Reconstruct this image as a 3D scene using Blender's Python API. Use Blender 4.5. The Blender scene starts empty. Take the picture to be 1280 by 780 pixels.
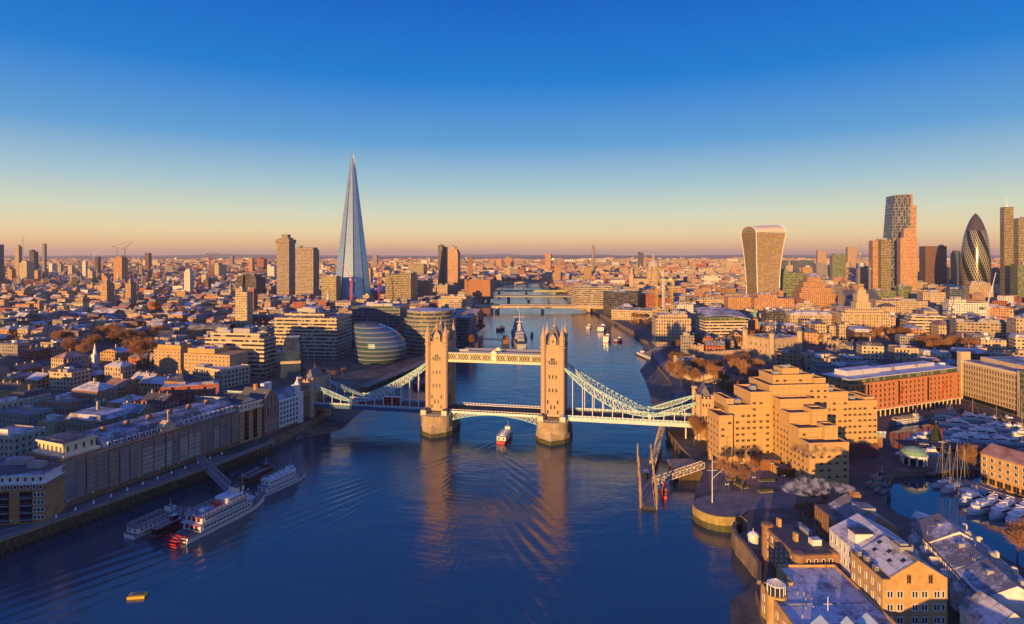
import bpy, math, random
from mathutils import Vector, Matrix
from mathutils.geometry import tessellate_polygon
R = math.radians
rnd = random.Random(7)
sc = bpy.context.scene
col = sc.collection

# ------------------------------------------------------------------ camera, sky, sun, exposure
F, CX, HY, CH, G = 745.0, 640.0, 318.5, 110.0, 6.0      # focal length in photo pixels, horizon row, camera height, quay level
cam_d = bpy.data.cameras.new('camera'); cam = bpy.data.objects.new('camera', cam_d); col.objects.link(cam)
cam.location = (0, 0, CH); cam.rotation_euler = (R(90), 0, 0)
cam_d.sensor_width = 36; cam_d.lens = 36 * F / 1280; cam_d.shift_y = -(390 - HY) / 1280
cam_d.clip_start = 1; cam_d.clip_end = 120000
sc.camera = cam

SUN_AZ, SUN_EL = 27.0, 5.4          # light travels AZ degrees to the right of the view axis, EL degrees downwards
world = bpy.data.worlds.new('World'); sc.world = world; world.use_nodes = True
wn, wl = world.node_tree.nodes, world.node_tree.links
wn.clear()
w_out = wn.new('ShaderNodeOutputWorld'); w_bg = wn.new('ShaderNodeBackground')
w_sky = wn.new('ShaderNodeTexSky'); w_sky.sky_type = 'NISHITA'; w_sky.sun_disc = False
w_sky.sun_elevation = R(SUN_EL); w_sky.sun_rotation = R(180 + SUN_AZ); w_sky.air_density = 1.3; w_sky.dust_density = 2.0; w_sky.ozone_density = 3.0
w_tc = wn.new('ShaderNodeTexCoord'); w_sep = wn.new('ShaderNodeSeparateXYZ'); w_ramp = wn.new('ShaderNodeValToRGB')
w_mul = wn.new('ShaderNodeVectorMath'); w_mul.operation = 'SCALE'; w_mul.inputs['Scale'].default_value = 0.08
w_mix = wn.new('ShaderNodeMix'); w_mix.data_type = 'RGBA'; w_mix.inputs['Factor'].default_value = 0.96
w_map = wn.new('ShaderNodeMapRange'); w_map.inputs['From Min'].default_value = 0.0; w_map.inputs['From Max'].default_value = 1.0
def lin(r, g, b):
    f = lambda c: (c / 255 / 12.92) if c / 255 <= 0.04045 else ((c / 255 + 0.055) / 1.055) ** 2.4
    return (f(r), f(g), f(b), 1)
EXPO = 0.58
def skc(r, g, b): return tuple(x/2**EXPO*1.06 for x in lin(r, g, b)[:3])+(1,)
SKY = [(0.0, skc(238, 176, 122)), (0.012, skc(242, 190, 130)), (0.034, skc(240, 216, 164)), (0.068, skc(212, 218, 192)), (0.112, skc(166, 198, 208)), (0.182, skc(92, 158, 212)),
       (0.28, skc(14, 122, 208)), (0.39, skc(0, 98, 196)), (0.55, skc(44, 100, 196)), (1.0, skc(92, 112, 202))]
el = w_ramp.color_ramp.elements
el[0].position, el[0].color = SKY[0]; el[1].position, el[1].color = SKY[-1]
for p, c in SKY[1:-1]:
    e = el.new(p); e.color = c
wl.new(w_tc.outputs['Generated'], w_sep.inputs[0]); wl.new(w_sep.outputs['Z'], w_map.inputs['Value']); wl.new(w_map.outputs[0], w_ramp.inputs[0])
wl.new(w_sky.outputs[0], w_mul.inputs[0]); wl.new(w_mul.outputs[0], w_mix.inputs[6]); wl.new(w_ramp.outputs[0], w_mix.inputs[7])
wl.new(w_mix.outputs[2], w_bg.inputs[0]); w_bg.inputs[1].default_value = 1.0; wl.new(w_bg.outputs[0], w_out.inputs[0])

sun_d = bpy.data.lights.new('sun', 'SUN'); sun = bpy.data.objects.new('sun', sun_d); col.objects.link(sun)
sun_d.energy = 5.0; sun_d.angle = R(0.5); sun_d.color = (1.0, 0.53, 0.145)
sun_dir = Vector((math.sin(R(SUN_AZ)) * math.cos(R(SUN_EL)), math.cos(R(SUN_AZ)) * math.cos(R(SUN_EL)), -math.sin(R(SUN_EL))))
sun.rotation_euler = sun_dir.to_track_quat('-Z', 'Y').to_euler(); sun.location = (0, -50, 400)
sc.view_settings.view_transform = 'Standard'; sc.view_settings.look = 'None'
sc.view_settings.exposure = EXPO; sc.view_settings.gamma = 1.0; sc.view_settings.use_curve_mapping = False
sc.cycles.max_bounces = 5; sc.cycles.diffuse_bounces = 2; sc.cycles.glossy_bounces = 3; sc.cycles.volume_bounces = 2
sc.cycles.transparent_max_bounces = 8; sc.cycles.caustics_reflective = False; sc.cycles.caustics_refractive = False

# ------------------------------------------------------------------ surveying helpers
def P(x, y, z=G):
    Y = F * (CH - z) / (y - HY); return ((x - CX) * Y / F, Y)
def DY(y, z=G): return F * (CH - z) / (y - HY)
def PXX(x, Y): return (x - CX) * Y / F
def ZZ(y, Y): return CH - (y - HY) * Y / F

# ------------------------------------------------------------------ mesh and object helpers
WM = {}                                # world matrix of every thing / part
def rotz(a): return Matrix.Rotation(a, 4, 'Z')
class MB:
    def __init__(s): s.v = []; s.f = []; s.m = []
    def add(s, vs, fs, m=0):
        o = len(s.v); s.v += [tuple(v) for v in vs]; s.f += [tuple(i + o for i in f) for f in fs]; s.m += [m] * len(fs); return s
    def box(s, x0, y0, z0, x1, y1, z1, m=0, mt=None):
        vs = [(x0,y0,z0),(x1,y0,z0),(x1,y1,z0),(x0,y1,z0),(x0,y0,z1),(x1,y0,z1),(x1,y1,z1),(x0,y1,z1)]
        s.add(vs, [(0,1,5,4),(1,2,6,5),(2,3,7,6),(3,0,4,7),(3,2,1,0)], m)
        s.f.append(tuple(len(s.v) - 8 + i for i in (4,5,6,7))); s.m.append(m if mt is None else mt); return s
    def rbox(s, cx, cy, w, d, z0, z1, yaw=0, m=0, mt=None):
        c, n = math.cos(yaw), math.sin(yaw)
        pts = [(cx + a*c - b*n, cy + a*n + b*c) for a, b in ((-w/2,-d/2),(w/2,-d/2),(w/2,d/2),(-w/2,d/2))]
        return s.prism(pts, z0, z1, m, mt)
    def prism(s, poly, z0, z1, m=0, mt=None, top=None):
        n = len(poly); tp = top or poly
        vs = [(x, y, z0) for x, y in poly] + [(x, y, z1) for x, y in tp]
        s.add(vs, [(i, (i+1) % n, n + (i+1) % n, n + i) for i in range(n)], m)
        o = len(s.v) - 2*n
        s.f.append(tuple(o + n + i for i in range(n))); s.m.append(m if mt is None else mt)
        s.f.append(tuple(o + n - 1 - i for i in range(n))); s.m.append(m); return s
    def tube(s, a, b, r0, r1=None, n=5, m=0):
        a, b = Vector(a), Vector(b); r1 = r0 if r1 is None else r1
        d = (b - a)
        if d.length < 1e-6: return s
        q = d.to_track_quat('Z', 'Y'); vs = []
        for p, r in ((a, r0), (b, r1)):
            for k in range(n):
                t = 2*math.pi*k/n; vs.append(p + q @ Vector((r*math.cos(t), r*math.sin(t), 0)))
        s.add(vs, [(k, (k+1) % n, n + (k+1) % n, n + k) for k in range(n)] + [tuple(range(n-1, -1, -1)), tuple(range(n, 2*n))], m); return s
    def bar(s, a, b, w, h, m=0):
        a, b = Vector(a), Vector(b); d = (b - a).normalized()
        up = Vector((0,0,1)) if abs(d.z) < 0.95 else Vector((0,1,0))
        x = d.cross(up).normalized() * w/2; y = x.cross(d).normalized() * h/2
        vs = [p + sx*x + sy*y for p in (a, b) for sx, sy in ((-1,-1),(1,-1),(1,1),(-1,1))]
        s.add(vs, [(0,1,5,4),(1,2,6,5),(2,3,7,6),(3,0,4,7),(3,2,1,0),(4,5,6,7)], m); return s
    def lathe(s, prof, n=16, m=0, cx=0, cy=0, ph=0, sx=1, sy=1, shear=None):
        vs = []
        for r, z in prof:
            ox = shear(z) if shear else 0
            for k in range(n):
                t = 2*math.pi*k/n + ph; vs.append((cx + ox + sx*r*math.cos(t), cy + sy*r*math.sin(t), z))
        fs = [(j*n+k, j*n+(k+1) % n, (j+1)*n+(k+1) % n, (j+1)*n+k) for j in range(len(prof)-1) for k in range(n)]
        fs += [tuple(range(n-1, -1, -1)), tuple((len(prof)-1)*n + k for k in range(n))]
        s.add(vs, fs, m); return s
    def gable(s, x0, y0, x1, y1, z0, z1, axis='x', m=0, mw=None, ov=0.0):
        mw = m if mw is None else mw
        if axis == 'x':
            ym = (y0+y1)/2
            vs = [(x0-ov,y0-ov,z0),(x1+ov,y0-ov,z0),(x1+ov,y1+ov,z0),(x0-ov,y1+ov,z0),(x0-ov,ym,z1),(x1+ov,ym,z1)]
            s.add(vs, [(0,1,5,4),(2,3,4,5)], m); o = len(s.v)-6
            for f in ((1,2,5),(3,0,4),(3,2,1,0)): s.f.append(tuple(o+i for i in f)); s.m.append(mw)
        else:
            xm = (x0+x1)/2
            vs = [(x0-ov,y0-ov,z0),(x1+ov,y0-ov,z0),(x1+ov,y1+ov,z0),(x0-ov,y1+ov,z0),(xm,y0-ov,z1),(xm,y1+ov,z1)]
            s.add(vs, [(1,2,5,4),(3,0,4,5)], m); o = len(s.v)-6
            for f in ((0,1,4),(2,3,5),(3,2,1,0)): s.f.append(tuple(o+i for i in f)); s.m.append(mw)
        return s
    def hip(s, x0, y0, x1, y1, z0, z1, m=0, k=None):
        w, d = x1-x0, y1-y0; i = k if k is not None else min(w, d)/2*0.98
        if w >= d: t = [(x0+i,(y0+y1)/2-.05),(x1-i,(y0+y1)/2-.05),(x1-i,(y0+y1)/2+.05),(x0+i,(y0+y1)/2+.05)]
        else: t = [((x0+x1)/2-.05,y0+i),((x0+x1)/2+.05,y0+i),((x0+x1)/2+.05,y1-i),((x0+x1)/2-.05,y1-i)]
        return s.prism([(x0,y0),(x1,y0),(x1,y1),(x0,y1)], z0, z1, m, m, top=t)
    def mesh(s, name, mats, smooth=False):
        me = bpy.data.meshes.new(name); me.from_pydata(s.v, [], s.f)
        for m in (mats if isinstance(mats, (list, tuple)) else [mats]): me.materials.append(m)
        me.polygons.foreach_set('material_index', s.m)
        if smooth: me.polygons.foreach_set('use_smooth', [True]*len(s.f))
        me.update(); return me
    def build(s, name, mats, parent=None, smooth=False, world=False):
        if world and parent is not None:
            inv = WM[parent.name].inverted(); s.v = [tuple(inv @ Vector(v)) for v in s.v]
        o = bpy.data.objects.new(name, s.mesh(name, mats, smooth)); col.objects.link(o)
        if parent is not None: o.parent = parent
        WM[o.name] = WM[parent.name] if parent is not None else Matrix()
        return o
USED_LABELS = {}
def tag(o, label, cat, group=None, kind=None):
    if label: o['label'] = label
    if cat: o['category'] = cat
    if group: o['group'] = group
    if kind: o['kind'] = kind
    return o
def thing(name, label, cat, loc=(0,0,0), rz=0.0, group=None):
    o = bpy.data.objects.new(name, None); col.objects.link(o); o.empty_display_size = 2
    o.location = loc; o.rotation_euler = (0, 0, rz)
    WM[o.name] = Matrix.Translation(Vector(loc)) @ rotz(rz)
    return tag(o, label, cat, group)
def struct(name, mb, mats, kind='structure', smooth=False):
    o = mb.build(name, mats, smooth=smooth); o['kind'] = kind; return o
KIDS = {}
def copy_tree(o, parent=None, kids=None):
    c = o.copy(); col.objects.link(c)
    if parent is not None: c.parent = parent
    if kids is None:
        kids = {}
        for q in col.objects:
            if q.parent is not None: kids.setdefault(q.parent.name, []).append(q)
    for ch in kids.get(o.name, ()): copy_tree(ch, c, kids)
    return c
def kids_of(o):
    kids = {}
    def walk(q):
        kids[q.name] = list(q.children)
        for ch in q.children: walk(ch)
    walk(o); return kids

# ------------------------------------------------------------------ materials
def nmat(name):
    m = bpy.data.materials.new(name); m.use_nodes = True
    return m, m.node_tree.nodes, m.node_tree.links, m.node_tree.nodes['Principled BSDF']
def math_(n, l, op, a, b=None, c=None):
    q = n.new('ShaderNodeMath'); q.operation = op
    for i, x in enumerate((a, b, c)):
        if x is None: continue
        if isinstance(x, (int, float)): q.inputs[i].default_value = x
        else: l.new(x, q.inputs[i])
    return q.outputs[0]
def mixc(n, l, f, a, b):
    q = n.new('ShaderNodeMix'); q.data_type = 'RGBA'
    for s, x in ((0, f), (6, a), (7, b)):
        if isinstance(x, (int, float)): q.inputs[s].default_value = x
        elif isinstance(x, tuple): q.inputs[s].default_value = (*x[:3], 1)
        else: l.new(x, q.inputs[s])
    return q.outputs[2]
def noise(n, l, vec, scale, detail=3, rough=0.55):
    t = n.new('ShaderNodeTexNoise'); t.inputs['Scale'].default_value = scale; t.inputs['Detail'].default_value = detail; t.inputs['Roughness'].default_value = rough
    if vec is not None: l.new(vec, t.inputs['Vector'])
    return t.outputs['Fac']
def plain(name, c, rough=0.7, var=0.25, scale=0.6, metal=0.0, c2=None, obj_var=0.0, bump=0.0):
    m, n, l, b = nmat(name)
    tc = n.new('ShaderNodeTexCoord'); nf = noise(n, l, tc.outputs['Object'], scale, 5)
    dark = tuple(x*(1-var) for x in c); lite = tuple(min(1, x*(1+var)) for x in c) if c2 is None else c2
    mr = n.new('ShaderNodeMapRange'); mr.inputs['From Min'].default_value = .3; mr.inputs['From Max'].default_value = .7; l.new(nf, mr.inputs['Value'])
    out = mixc(n, l, mr.outputs[0], dark, lite)
    if obj_var:
        oi = n.new('ShaderNodeObjectInfo'); hs = n.new('ShaderNodeHueSaturation'); l.new(out, hs.inputs['Color'])
        l.new(math_(n, l, 'MULTIPLY_ADD', oi.outputs['Random'], 2*obj_var, 1-obj_var), hs.inputs['Value']); out = hs.outputs[0]
    l.new(out, b.inputs['Base Color']); b.inputs['Roughness'].default_value = rough; b.inputs['Metallic'].default_value = metal
    if bump:
        bp = n.new('ShaderNodeBump'); bp.inputs['Strength'].default_value = bump; bp.inputs['Distance'].default_value = 0.2; l.new(nf, bp.inputs['Height']); l.new(bp.outputs[0], b.inputs['Normal'])
    return m
FROST = (0.43, 0.43, 0.47)
def facade(name, wall, glass=(0.02, 0.028, 0.04), wu=3.0, hv=3.3, fu=0.5, fv=0.5, roof=None, wrough=0.85, grough=0.12, blind=0.25, band=None, gmetal=0.0, z0=G, frost=0.38, roofdark=(0.12, 0.10, 0.095)):
    """walls with a grid of window openings; upward faces take a frosted roof."""
    m, n, l, b = nmat(name)
    ge = n.new('ShaderNodeNewGeometry'); sp = n.new('ShaderNodeSeparateXYZ'); sn = n.new('ShaderNodeSeparateXYZ')
    l.new(ge.outputs['Position'], sp.inputs[0]); l.new(ge.outputs['True Normal'], sn.inputs[0])
    X, Y, Z = sp.outputs; NX, NY, NZ = sn.outputs
    u = math_(n, l, 'SUBTRACT', math_(n, l, 'MULTIPLY', Y, NX), math_(n, l, 'MULTIPLY', X, NY))
    v = math_(n, l, 'SUBTRACT', Z, z0)
    us = math_(n, l, 'DIVIDE', u, wu); vs = math_(n, l, 'DIVIDE', v, hv)
    inu = math_(n, l, 'LESS_THAN', math_(n, l, 'ABSOLUTE', math_(n, l, 'SUBTRACT', math_(n, l, 'FRACT', us), 0.5)), fu/2)
    inv = math_(n, l, 'LESS_THAN', math_(n, l, 'ABSOLUTE', math_(n, l, 'SUBTRACT', math_(n, l, 'FRACT', vs), 0.5)), fv/2)
    win = math_(n, l, 'MULTIPLY', inu, inv)
    up = math_(n, l, 'GREATER_THAN', NZ, 0.35)
    win = math_(n, l, 'MULTIPLY', win, math_(n, l, 'SUBTRACT', 1.0, up))
    cmb = n.new('ShaderNodeCombineXYZ'); l.new(math_(n, l, 'FLOOR', us), cmb.inputs[0]); l.new(math_(n, l, 'FLOOR', vs), cmb.inputs[1])
    l.new(math_(n, l, 'ROUND', math_(n, l, 'MULTIPLY', NX, 3.0)), cmb.inputs[2])
    wnz = n.new('ShaderNodeTexWhiteNoise'); l.new(cmb.outputs[0], wnz.inputs['Vector'])
    oi = n.new('ShaderNodeObjectInfo')
    nz = noise(n, l, ge.outputs['Position'], 0.12, 6, 0.65)
    val = math_(n, l, 'ADD', math_(n, l, 'MULTIPLY_ADD', nz, 0.45, 0.70), math_(n, l, 'MULTIPLY', oi.outputs['Random'], 0.15))
    hs = n.new('ShaderNodeHueSaturation'); hs.inputs['Color'].default_value = (*wall, 1); l.new(val, hs.inputs['Value'])
    wcol = hs.outputs[0]
    g2 = mixc(n, l, math_(n, l, 'LESS_THAN', wnz.outputs['Value'], blind), glass, tuple(0.45*w + 0.12 for w in wall))
    c = mixc(n, l, win, wcol, g2)
    fz = noise(n, l, ge.outputs['Position'], 0.09, 5, 0.7)
    fm = n.new('ShaderNodeMapRange'); fm.inputs['From Min'].default_value = 0.62 - 0.3*frost; fm.inputs['From Max'].default_value = 0.78 - 0.3*frost; l.new(fz, fm.inputs['Value'])
    rc = mixc(n, l, fm.outputs[0], roof or roofdark, FROST)
    c = mixc(n, l, up, c, rc)
    l.new(c, b.inputs['Base Color'])
    l.new(math_(n, l, 'MULTIPLY_ADD', win, grough - wrough, wrough), b.inputs['Roughness'])
    if gmetal: l.new(math_(n, l, 'MULTIPLY', win, gmetal), b.inputs['Metallic'])
    bp = n.new('ShaderNodeBump'); bp.inputs['Strength'].default_value = 0.5; bp.inputs['Distance'].default_value = 0.25; bp.invert = True
    l.new(win, bp.inputs['Height']); l.new(bp.outputs[0], b.inputs['Normal'])
    return m
FA = {
 'stock': facade('stock_brick_front', (0.44, 0.28, 0.13)), 'red': facade('red_brick_front', (0.36, 0.12, 0.065), wu=2.8), 'orange': facade('orange_brick_front', (0.46, 0.255, 0.13), wu=3.4, fu=.4),
 'stone': facade('stone_front', (0.47, 0.37, 0.25), wu=2.9, hv=3.8, fu=.42, fv=.58), 'cream': facade('cream_front', (0.56, 0.45, 0.29), wu=3.2, hv=3.4, fu=.55), 'white': facade('white_front', (0.72, 0.68, 0.60), wu=3.3, fu=.5),
 'concrete': facade('concrete_front', (0.34, 0.28, 0.22), wu=3.6, hv=3.2, fu=.62, fv=.45), 'banded': facade('banded_front', (0.56, 0.47, 0.33), wu=1.6, hv=3.6, fu=.94, fv=.5, grough=.1),
 'dark': facade('dark_front', (0.10, 0.09, 0.09), wu=2.0, hv=3.5, fu=.7, fv=.6), 'brown': facade('brown_front', (0.20, 0.11, 0.07), wu=1.7, hv=3.6, fu=.55, fv=.6, blind=.1),
 'glass': facade('blue_glass_front', (0.16, 0.18, 0.20), glass=(0.035, 0.06, 0.085), wu=1.8, hv=3.7, fu=.88, fv=.8, blind=.12, wrough=.4), 'gold': facade('warm_glass_front', (0.36, 0.29, 0.17), glass=(0.10, 0.09, 0.05), wu=1.7, hv=3.6, fu=.85, fv=.72, blind=.2, wrough=.4),
 'green': facade('green_glass_front', (0.22, 0.25, 0.13), glass=(0.06, 0.09, 0.05), wu=1.8, hv=3.6, fu=.85, fv=.7, blind=.3, wrough=.4), 'pink': facade('pale_tower_front', (0.50, 0.29, 0.17), wu=2.2, hv=3.2, fu=.5, fv=.55, blind=.4),
 'tower': facade('tower_block_front', (0.47, 0.31, 0.17), wu=2.6, hv=2.9, fu=.6, fv=.5, blind=.35), 'slate': facade('grey_front', (0.27, 0.25, 0.25), wu=2.4, hv=3.3),
 'stone_fine': facade('pale_stone_small_windows', (0.50, 0.38, 0.24), wu=2.2, hv=2.9, fu=.3, fv=.42, blind=.1),
}
def roofmat(name, dark, frost, cover, seam=2.3):
    m, n, l, b = nmat(name); ge = n.new('ShaderNodeNewGeometry'); tc = n.new('ShaderNodeTexCoord'); sp = n.new('ShaderNodeSeparateXYZ'); l.new(tc.outputs['Object'], sp.inputs[0])
    n1 = noise(n, l, ge.outputs['Position'], .13, 5, .7); n2 = noise(n, l, ge.outputs['Position'], .9, 3, .6); oi = n.new('ShaderNodeObjectInfo')
    f = math_(n, l, 'ADD', math_(n, l, 'MULTIPLY_ADD', n1, .7, math_(n, l, 'MULTIPLY', n2, .3)), math_(n, l, 'MULTIPLY_ADD', oi.outputs['Random'], .16, -.08))
    mr = n.new('ShaderNodeMapRange'); mr.inputs['From Min'].default_value = .62-.24*cover; mr.inputs['From Max'].default_value = .74-.24*cover; l.new(f, mr.inputs['Value'])
    c = mixc(n, l, mr.outputs[0], dark, frost)
    sx = math_(n, l, 'LESS_THAN', math_(n, l, 'FRACT', math_(n, l, 'DIVIDE', sp.outputs[0], seam)), .07); sy = math_(n, l, 'LESS_THAN', math_(n, l, 'FRACT', math_(n, l, 'DIVIDE', sp.outputs[1], seam*1.9)), .05)
    sm = math_(n, l, 'MULTIPLY', math_(n, l, 'MAXIMUM', sx, sy), .45)
    l.new(mixc(n, l, sm, c, tuple(.5*x for x in dark)), b.inputs['Base Color']); b.inputs['Roughness'].default_value = .75
    bp = n.new('ShaderNodeBump'); bp.inputs['Strength'].default_value = .35; bp.inputs['Distance'].default_value = .15; l.new(n2, bp.inputs['Height']); l.new(bp.outputs[0], b.inputs['Normal']); return m
PALE = roofmat('frosted_roof', (.17,.165,.175), (.56,.56,.60), .75)
SLATE = roofmat('slate_roof', (.085,.09,.105), (.40,.41,.46), .35)
REDROOF = plain('tile_roof', (0.26, 0.10, 0.06), 0.8, scale=0.2, c2=(0.42, 0.27, 0.22), var=0.3, obj_var=.2)
FELT = roofmat('dark_felt_roof', (.06,.06,.07), (.34,.35,.40), .22, 3.1)
STONE = plain('warm_stone', (0.46, 0.35, 0.23), 0.85, scale=0.35, var=.22, bump=.2)
GRANITE = plain('pier_granite', (0.36, 0.28, 0.19), 0.85, scale=0.25, var=.3, bump=.3)
WEED = plain('weedy_wall', (0.07, 0.075, 0.03), 0.7, scale=0.5, var=.4)
DARKW = plain('dark_opening', (0.015, 0.017, 0.022), 0.25, var=.2)
GLASSM = plain('window_glass', (0.022, 0.03, 0.042), 0.08, var=.4, scale=.2)
WHITE = plain('white_paint', (0.74, 0.73, 0.70), 0.5, var=.08)
CREAMP = plain('cream_paint', (0.70, 0.60, 0.42), 0.55, var=.1)
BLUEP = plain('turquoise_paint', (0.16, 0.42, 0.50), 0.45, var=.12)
PALEB = plain('pale_blue_paint', (0.52, 0.64, 0.66), 0.45, var=.1)
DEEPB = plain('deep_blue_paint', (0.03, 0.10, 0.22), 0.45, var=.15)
REDP = plain('red_paint', (0.48, 0.03, 0.03), 0.45, var=.12)
BLACKP = plain('black_paint', (0.02, 0.02, 0.022), 0.45, var=.2)
STEEL = plain('grey_steel', (0.30, 0.31, 0.33), 0.5, var=.15)
TIMBER = plain('wet_timber', (0.09, 0.06, 0.04), 0.8, scale=.8, var=.4)
PALET = plain('pale_timber', (0.30, 0.22, 0.14), 0.8, scale=.8, var=.3)
ASPH = plain('asphalt', (0.05, 0.048, 0.05), 0.9, scale=.05, var=.25)
PAVE = plain('paving', (0.17, 0.15, 0.14), 0.85, scale=.2, var=.3)
GRASS = plain('winter_grass', (0.05, 0.06, 0.025), 0.9, scale=.08, var=.4, c2=(0.13, 0.13, 0.11))
MUD = plain('foreshore_mud', (0.10, 0.07, 0.05), 0.75, scale=.15, var=.4, c2=(0.2, 0.14, 0.1), bump=.5)
YELL = plain('yellow_paint', (0.62, 0.40, 0.03), 0.5, var=.12)
GREENP = plain('green_copper', (0.20, 0.36, 0.24), 0.7, var=.2)
BROWNP = plain('varnished_wood', (0.22, 0.09, 0.035), 0.5, var=.3, scale=1.5)
GREYD = plain('dark_grey_deck', (0.11, 0.11, 0.12), 0.7, var=.25)
BUFF = facade('buff_concrete_panels', (0.33, 0.22, 0.11), glass=(0.54, 0.35, 0.145), wu=3.1, hv=3.05, fu=.965, fv=.95, blind=0, grough=.85, frost=.4)
MAROON = plain('maroon_cladding', (0.16, 0.05, 0.05), 0.7, var=.2)
def brick(name, c): return plain(name, c, 0.88, scale=.45, var=.22, bump=.25)
B_YEL = brick('yellow_stock_brick', (0.48, 0.30, 0.12)); B_RED = brick('red_brick', (0.36, 0.10, 0.06)); B_ORA = brick('orange_brick', (0.52, 0.21, 0.085)); B_CLAY = brick('clay_brick', (0.34, 0.17, 0.09)); B_BRN = brick('brown_brick', (0.27, 0.15, 0.085)); B_WHT = brick('whitewashed_brick', (0.66, 0.64, 0.60))
B_TAN = brick('tan_render', (0.50, 0.40, 0.26))

# ------------------------------------------------------------------ windows as parts
WCACHE = {}
def win_mesh(w, h, fr, gl):
    k = (round(w, 2), round(h, 2), fr.name, gl.name)
    if k not in WCACHE:
        b = MB(); t = 0.13
        b.box(-w/2-t, -.26, -h/2-t, w/2+t, .05, -h/2, 0).box(-w/2-t, -.20, h/2, w/2+t, .05, h/2+t, 0)
        b.box(-w/2-t, -.15, -h/2, -w/2, .05, h/2, 0).box(w/2, -.15, -h/2, w/2+t, .05, h/2, 0)
        b.box(-w/2, -.02, -h/2, w/2, .04, h/2, 1)
        if w > 0.9: b.box(-.04, -.05, -h/2, .04, -.02, h/2, 0)
        WCACHE[k] = b.mesh('window', [fr, gl])
    return WCACHE[k]
def wgrid(a, b, z0, z1, nc, nr, skip=None, mx=0.0):
    """window centres on a wall from a to b (outside on the right hand side)"""
    ax, ay = a; bx, by = b; yaw = math.atan2(by-ay, bx-ax); L = math.hypot(bx-ax, by-ay); nx, ny = (by-ay)/L, -(bx-ax)/L
    out = []
    for j in range(nr):
        for i in range(nc):
            if skip and skip(i, j): continue
            t = mx + (1-2*mx)*(i+.5)/nc
            out.append((ax+(bx-ax)*t+nx*.02, ay+(by-ay)*t+ny*.02, z0+(z1-z0)*(j+.5)/nr, yaw))
    return out
def windows(root, spots, w, h, fr=WHITE, gl=GLASSM, name='window', most=100):
    M = WM[root.name]; cam_p = Vector((0, 0, CH))
    def vis(s):
        p = M @ Vector(s[:3]); n = M.to_3x3() @ Vector((math.sin(s[3]), -math.cos(s[3]), 0))
        return (p - cam_p).dot(n) < 0
    def dist(s): return ((M @ Vector(s[:3])) - cam_p).length
    spots = [s for s in spots if vis(s)]
    spots.sort(key=dist); me = win_mesh(w, h, fr, gl)
    for x, y, z, yaw in spots[:most]:
        o = bpy.data.objects.new(name, me); col.objects.link(o); o.parent = root; o.location = (x, y, z); o.rotation_euler = (0, 0, yaw)
    rest = spots[most:]
    if rest:
        b = MB(); vs = [tuple(v.co) for v in me.vertices]; fs = [(tuple(p.vertices), p.material_index) for p in me.polygons]
        for x, y, z, yaw in rest:
            c, s = math.cos(yaw), math.sin(yaw); o = len(b.v)
            b.v += [(x+vx*c-vy*s, y+vx*s+vy*c, z+vz) for vx, vy, vz in vs]
            b.f += [tuple(i+o for i in f) for f, _ in fs]; b.m += [m for _, m in fs]
        q = b.build(name, [fr, gl], root); q['kind'] = 'stuff'

# ------------------------------------------------------------------ buildings fitted to where they stand
OCC = []                               # footprints taken: cx, cy, half w, half d, yaw
LAND = []                              # landmarks for describing neighbours
def occ(cx, cy, w, d, yaw=0.0, pad=3.0): OCC.append((cx, cy, w/2+pad, d/2+pad, yaw))
def free(x, y, r):
    for cx, cy, hw, hd, a in OCC:
        dx, dy = x-cx, y-cy
        if abs(dx) > hw+hd+r or abs(dy) > hw+hd+r: continue
        c, s = math.cos(-a), math.sin(-a); lx, ly = dx*c-dy*s, dx*s+dy*c
        if abs(lx) < hw+r and abs(ly) < hd+r: return False
    return True
def fit(xl, xr, yb, ratio, yaw, Y0=None):
    Y0 = Y0 or DY(yb); c, s = math.cos(yaw), math.sin(yaw)
    lo, hi = 0.5, 600
    for _ in range(50):
        w = (lo+hi)/2; d = w*ratio
        cs = [(a*c-b*s, a*s+b*c) for a, b in ((-w/2,-d/2),(w/2,-d/2),(w/2,d/2),(-w/2,d/2))]
        Yc = Y0 - min(q[1] for q in cs)
        Xc = max((xl-CX)/F*(Yc+q[1])-q[0] for q in cs)
        xr2 = max((Xc+q[0])/(Yc+q[1])*F+CX for q in cs)
        if xr2 > xr: hi = w
        else: lo = w
    return Xc, Yc, w, w*ratio, Y0
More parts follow.
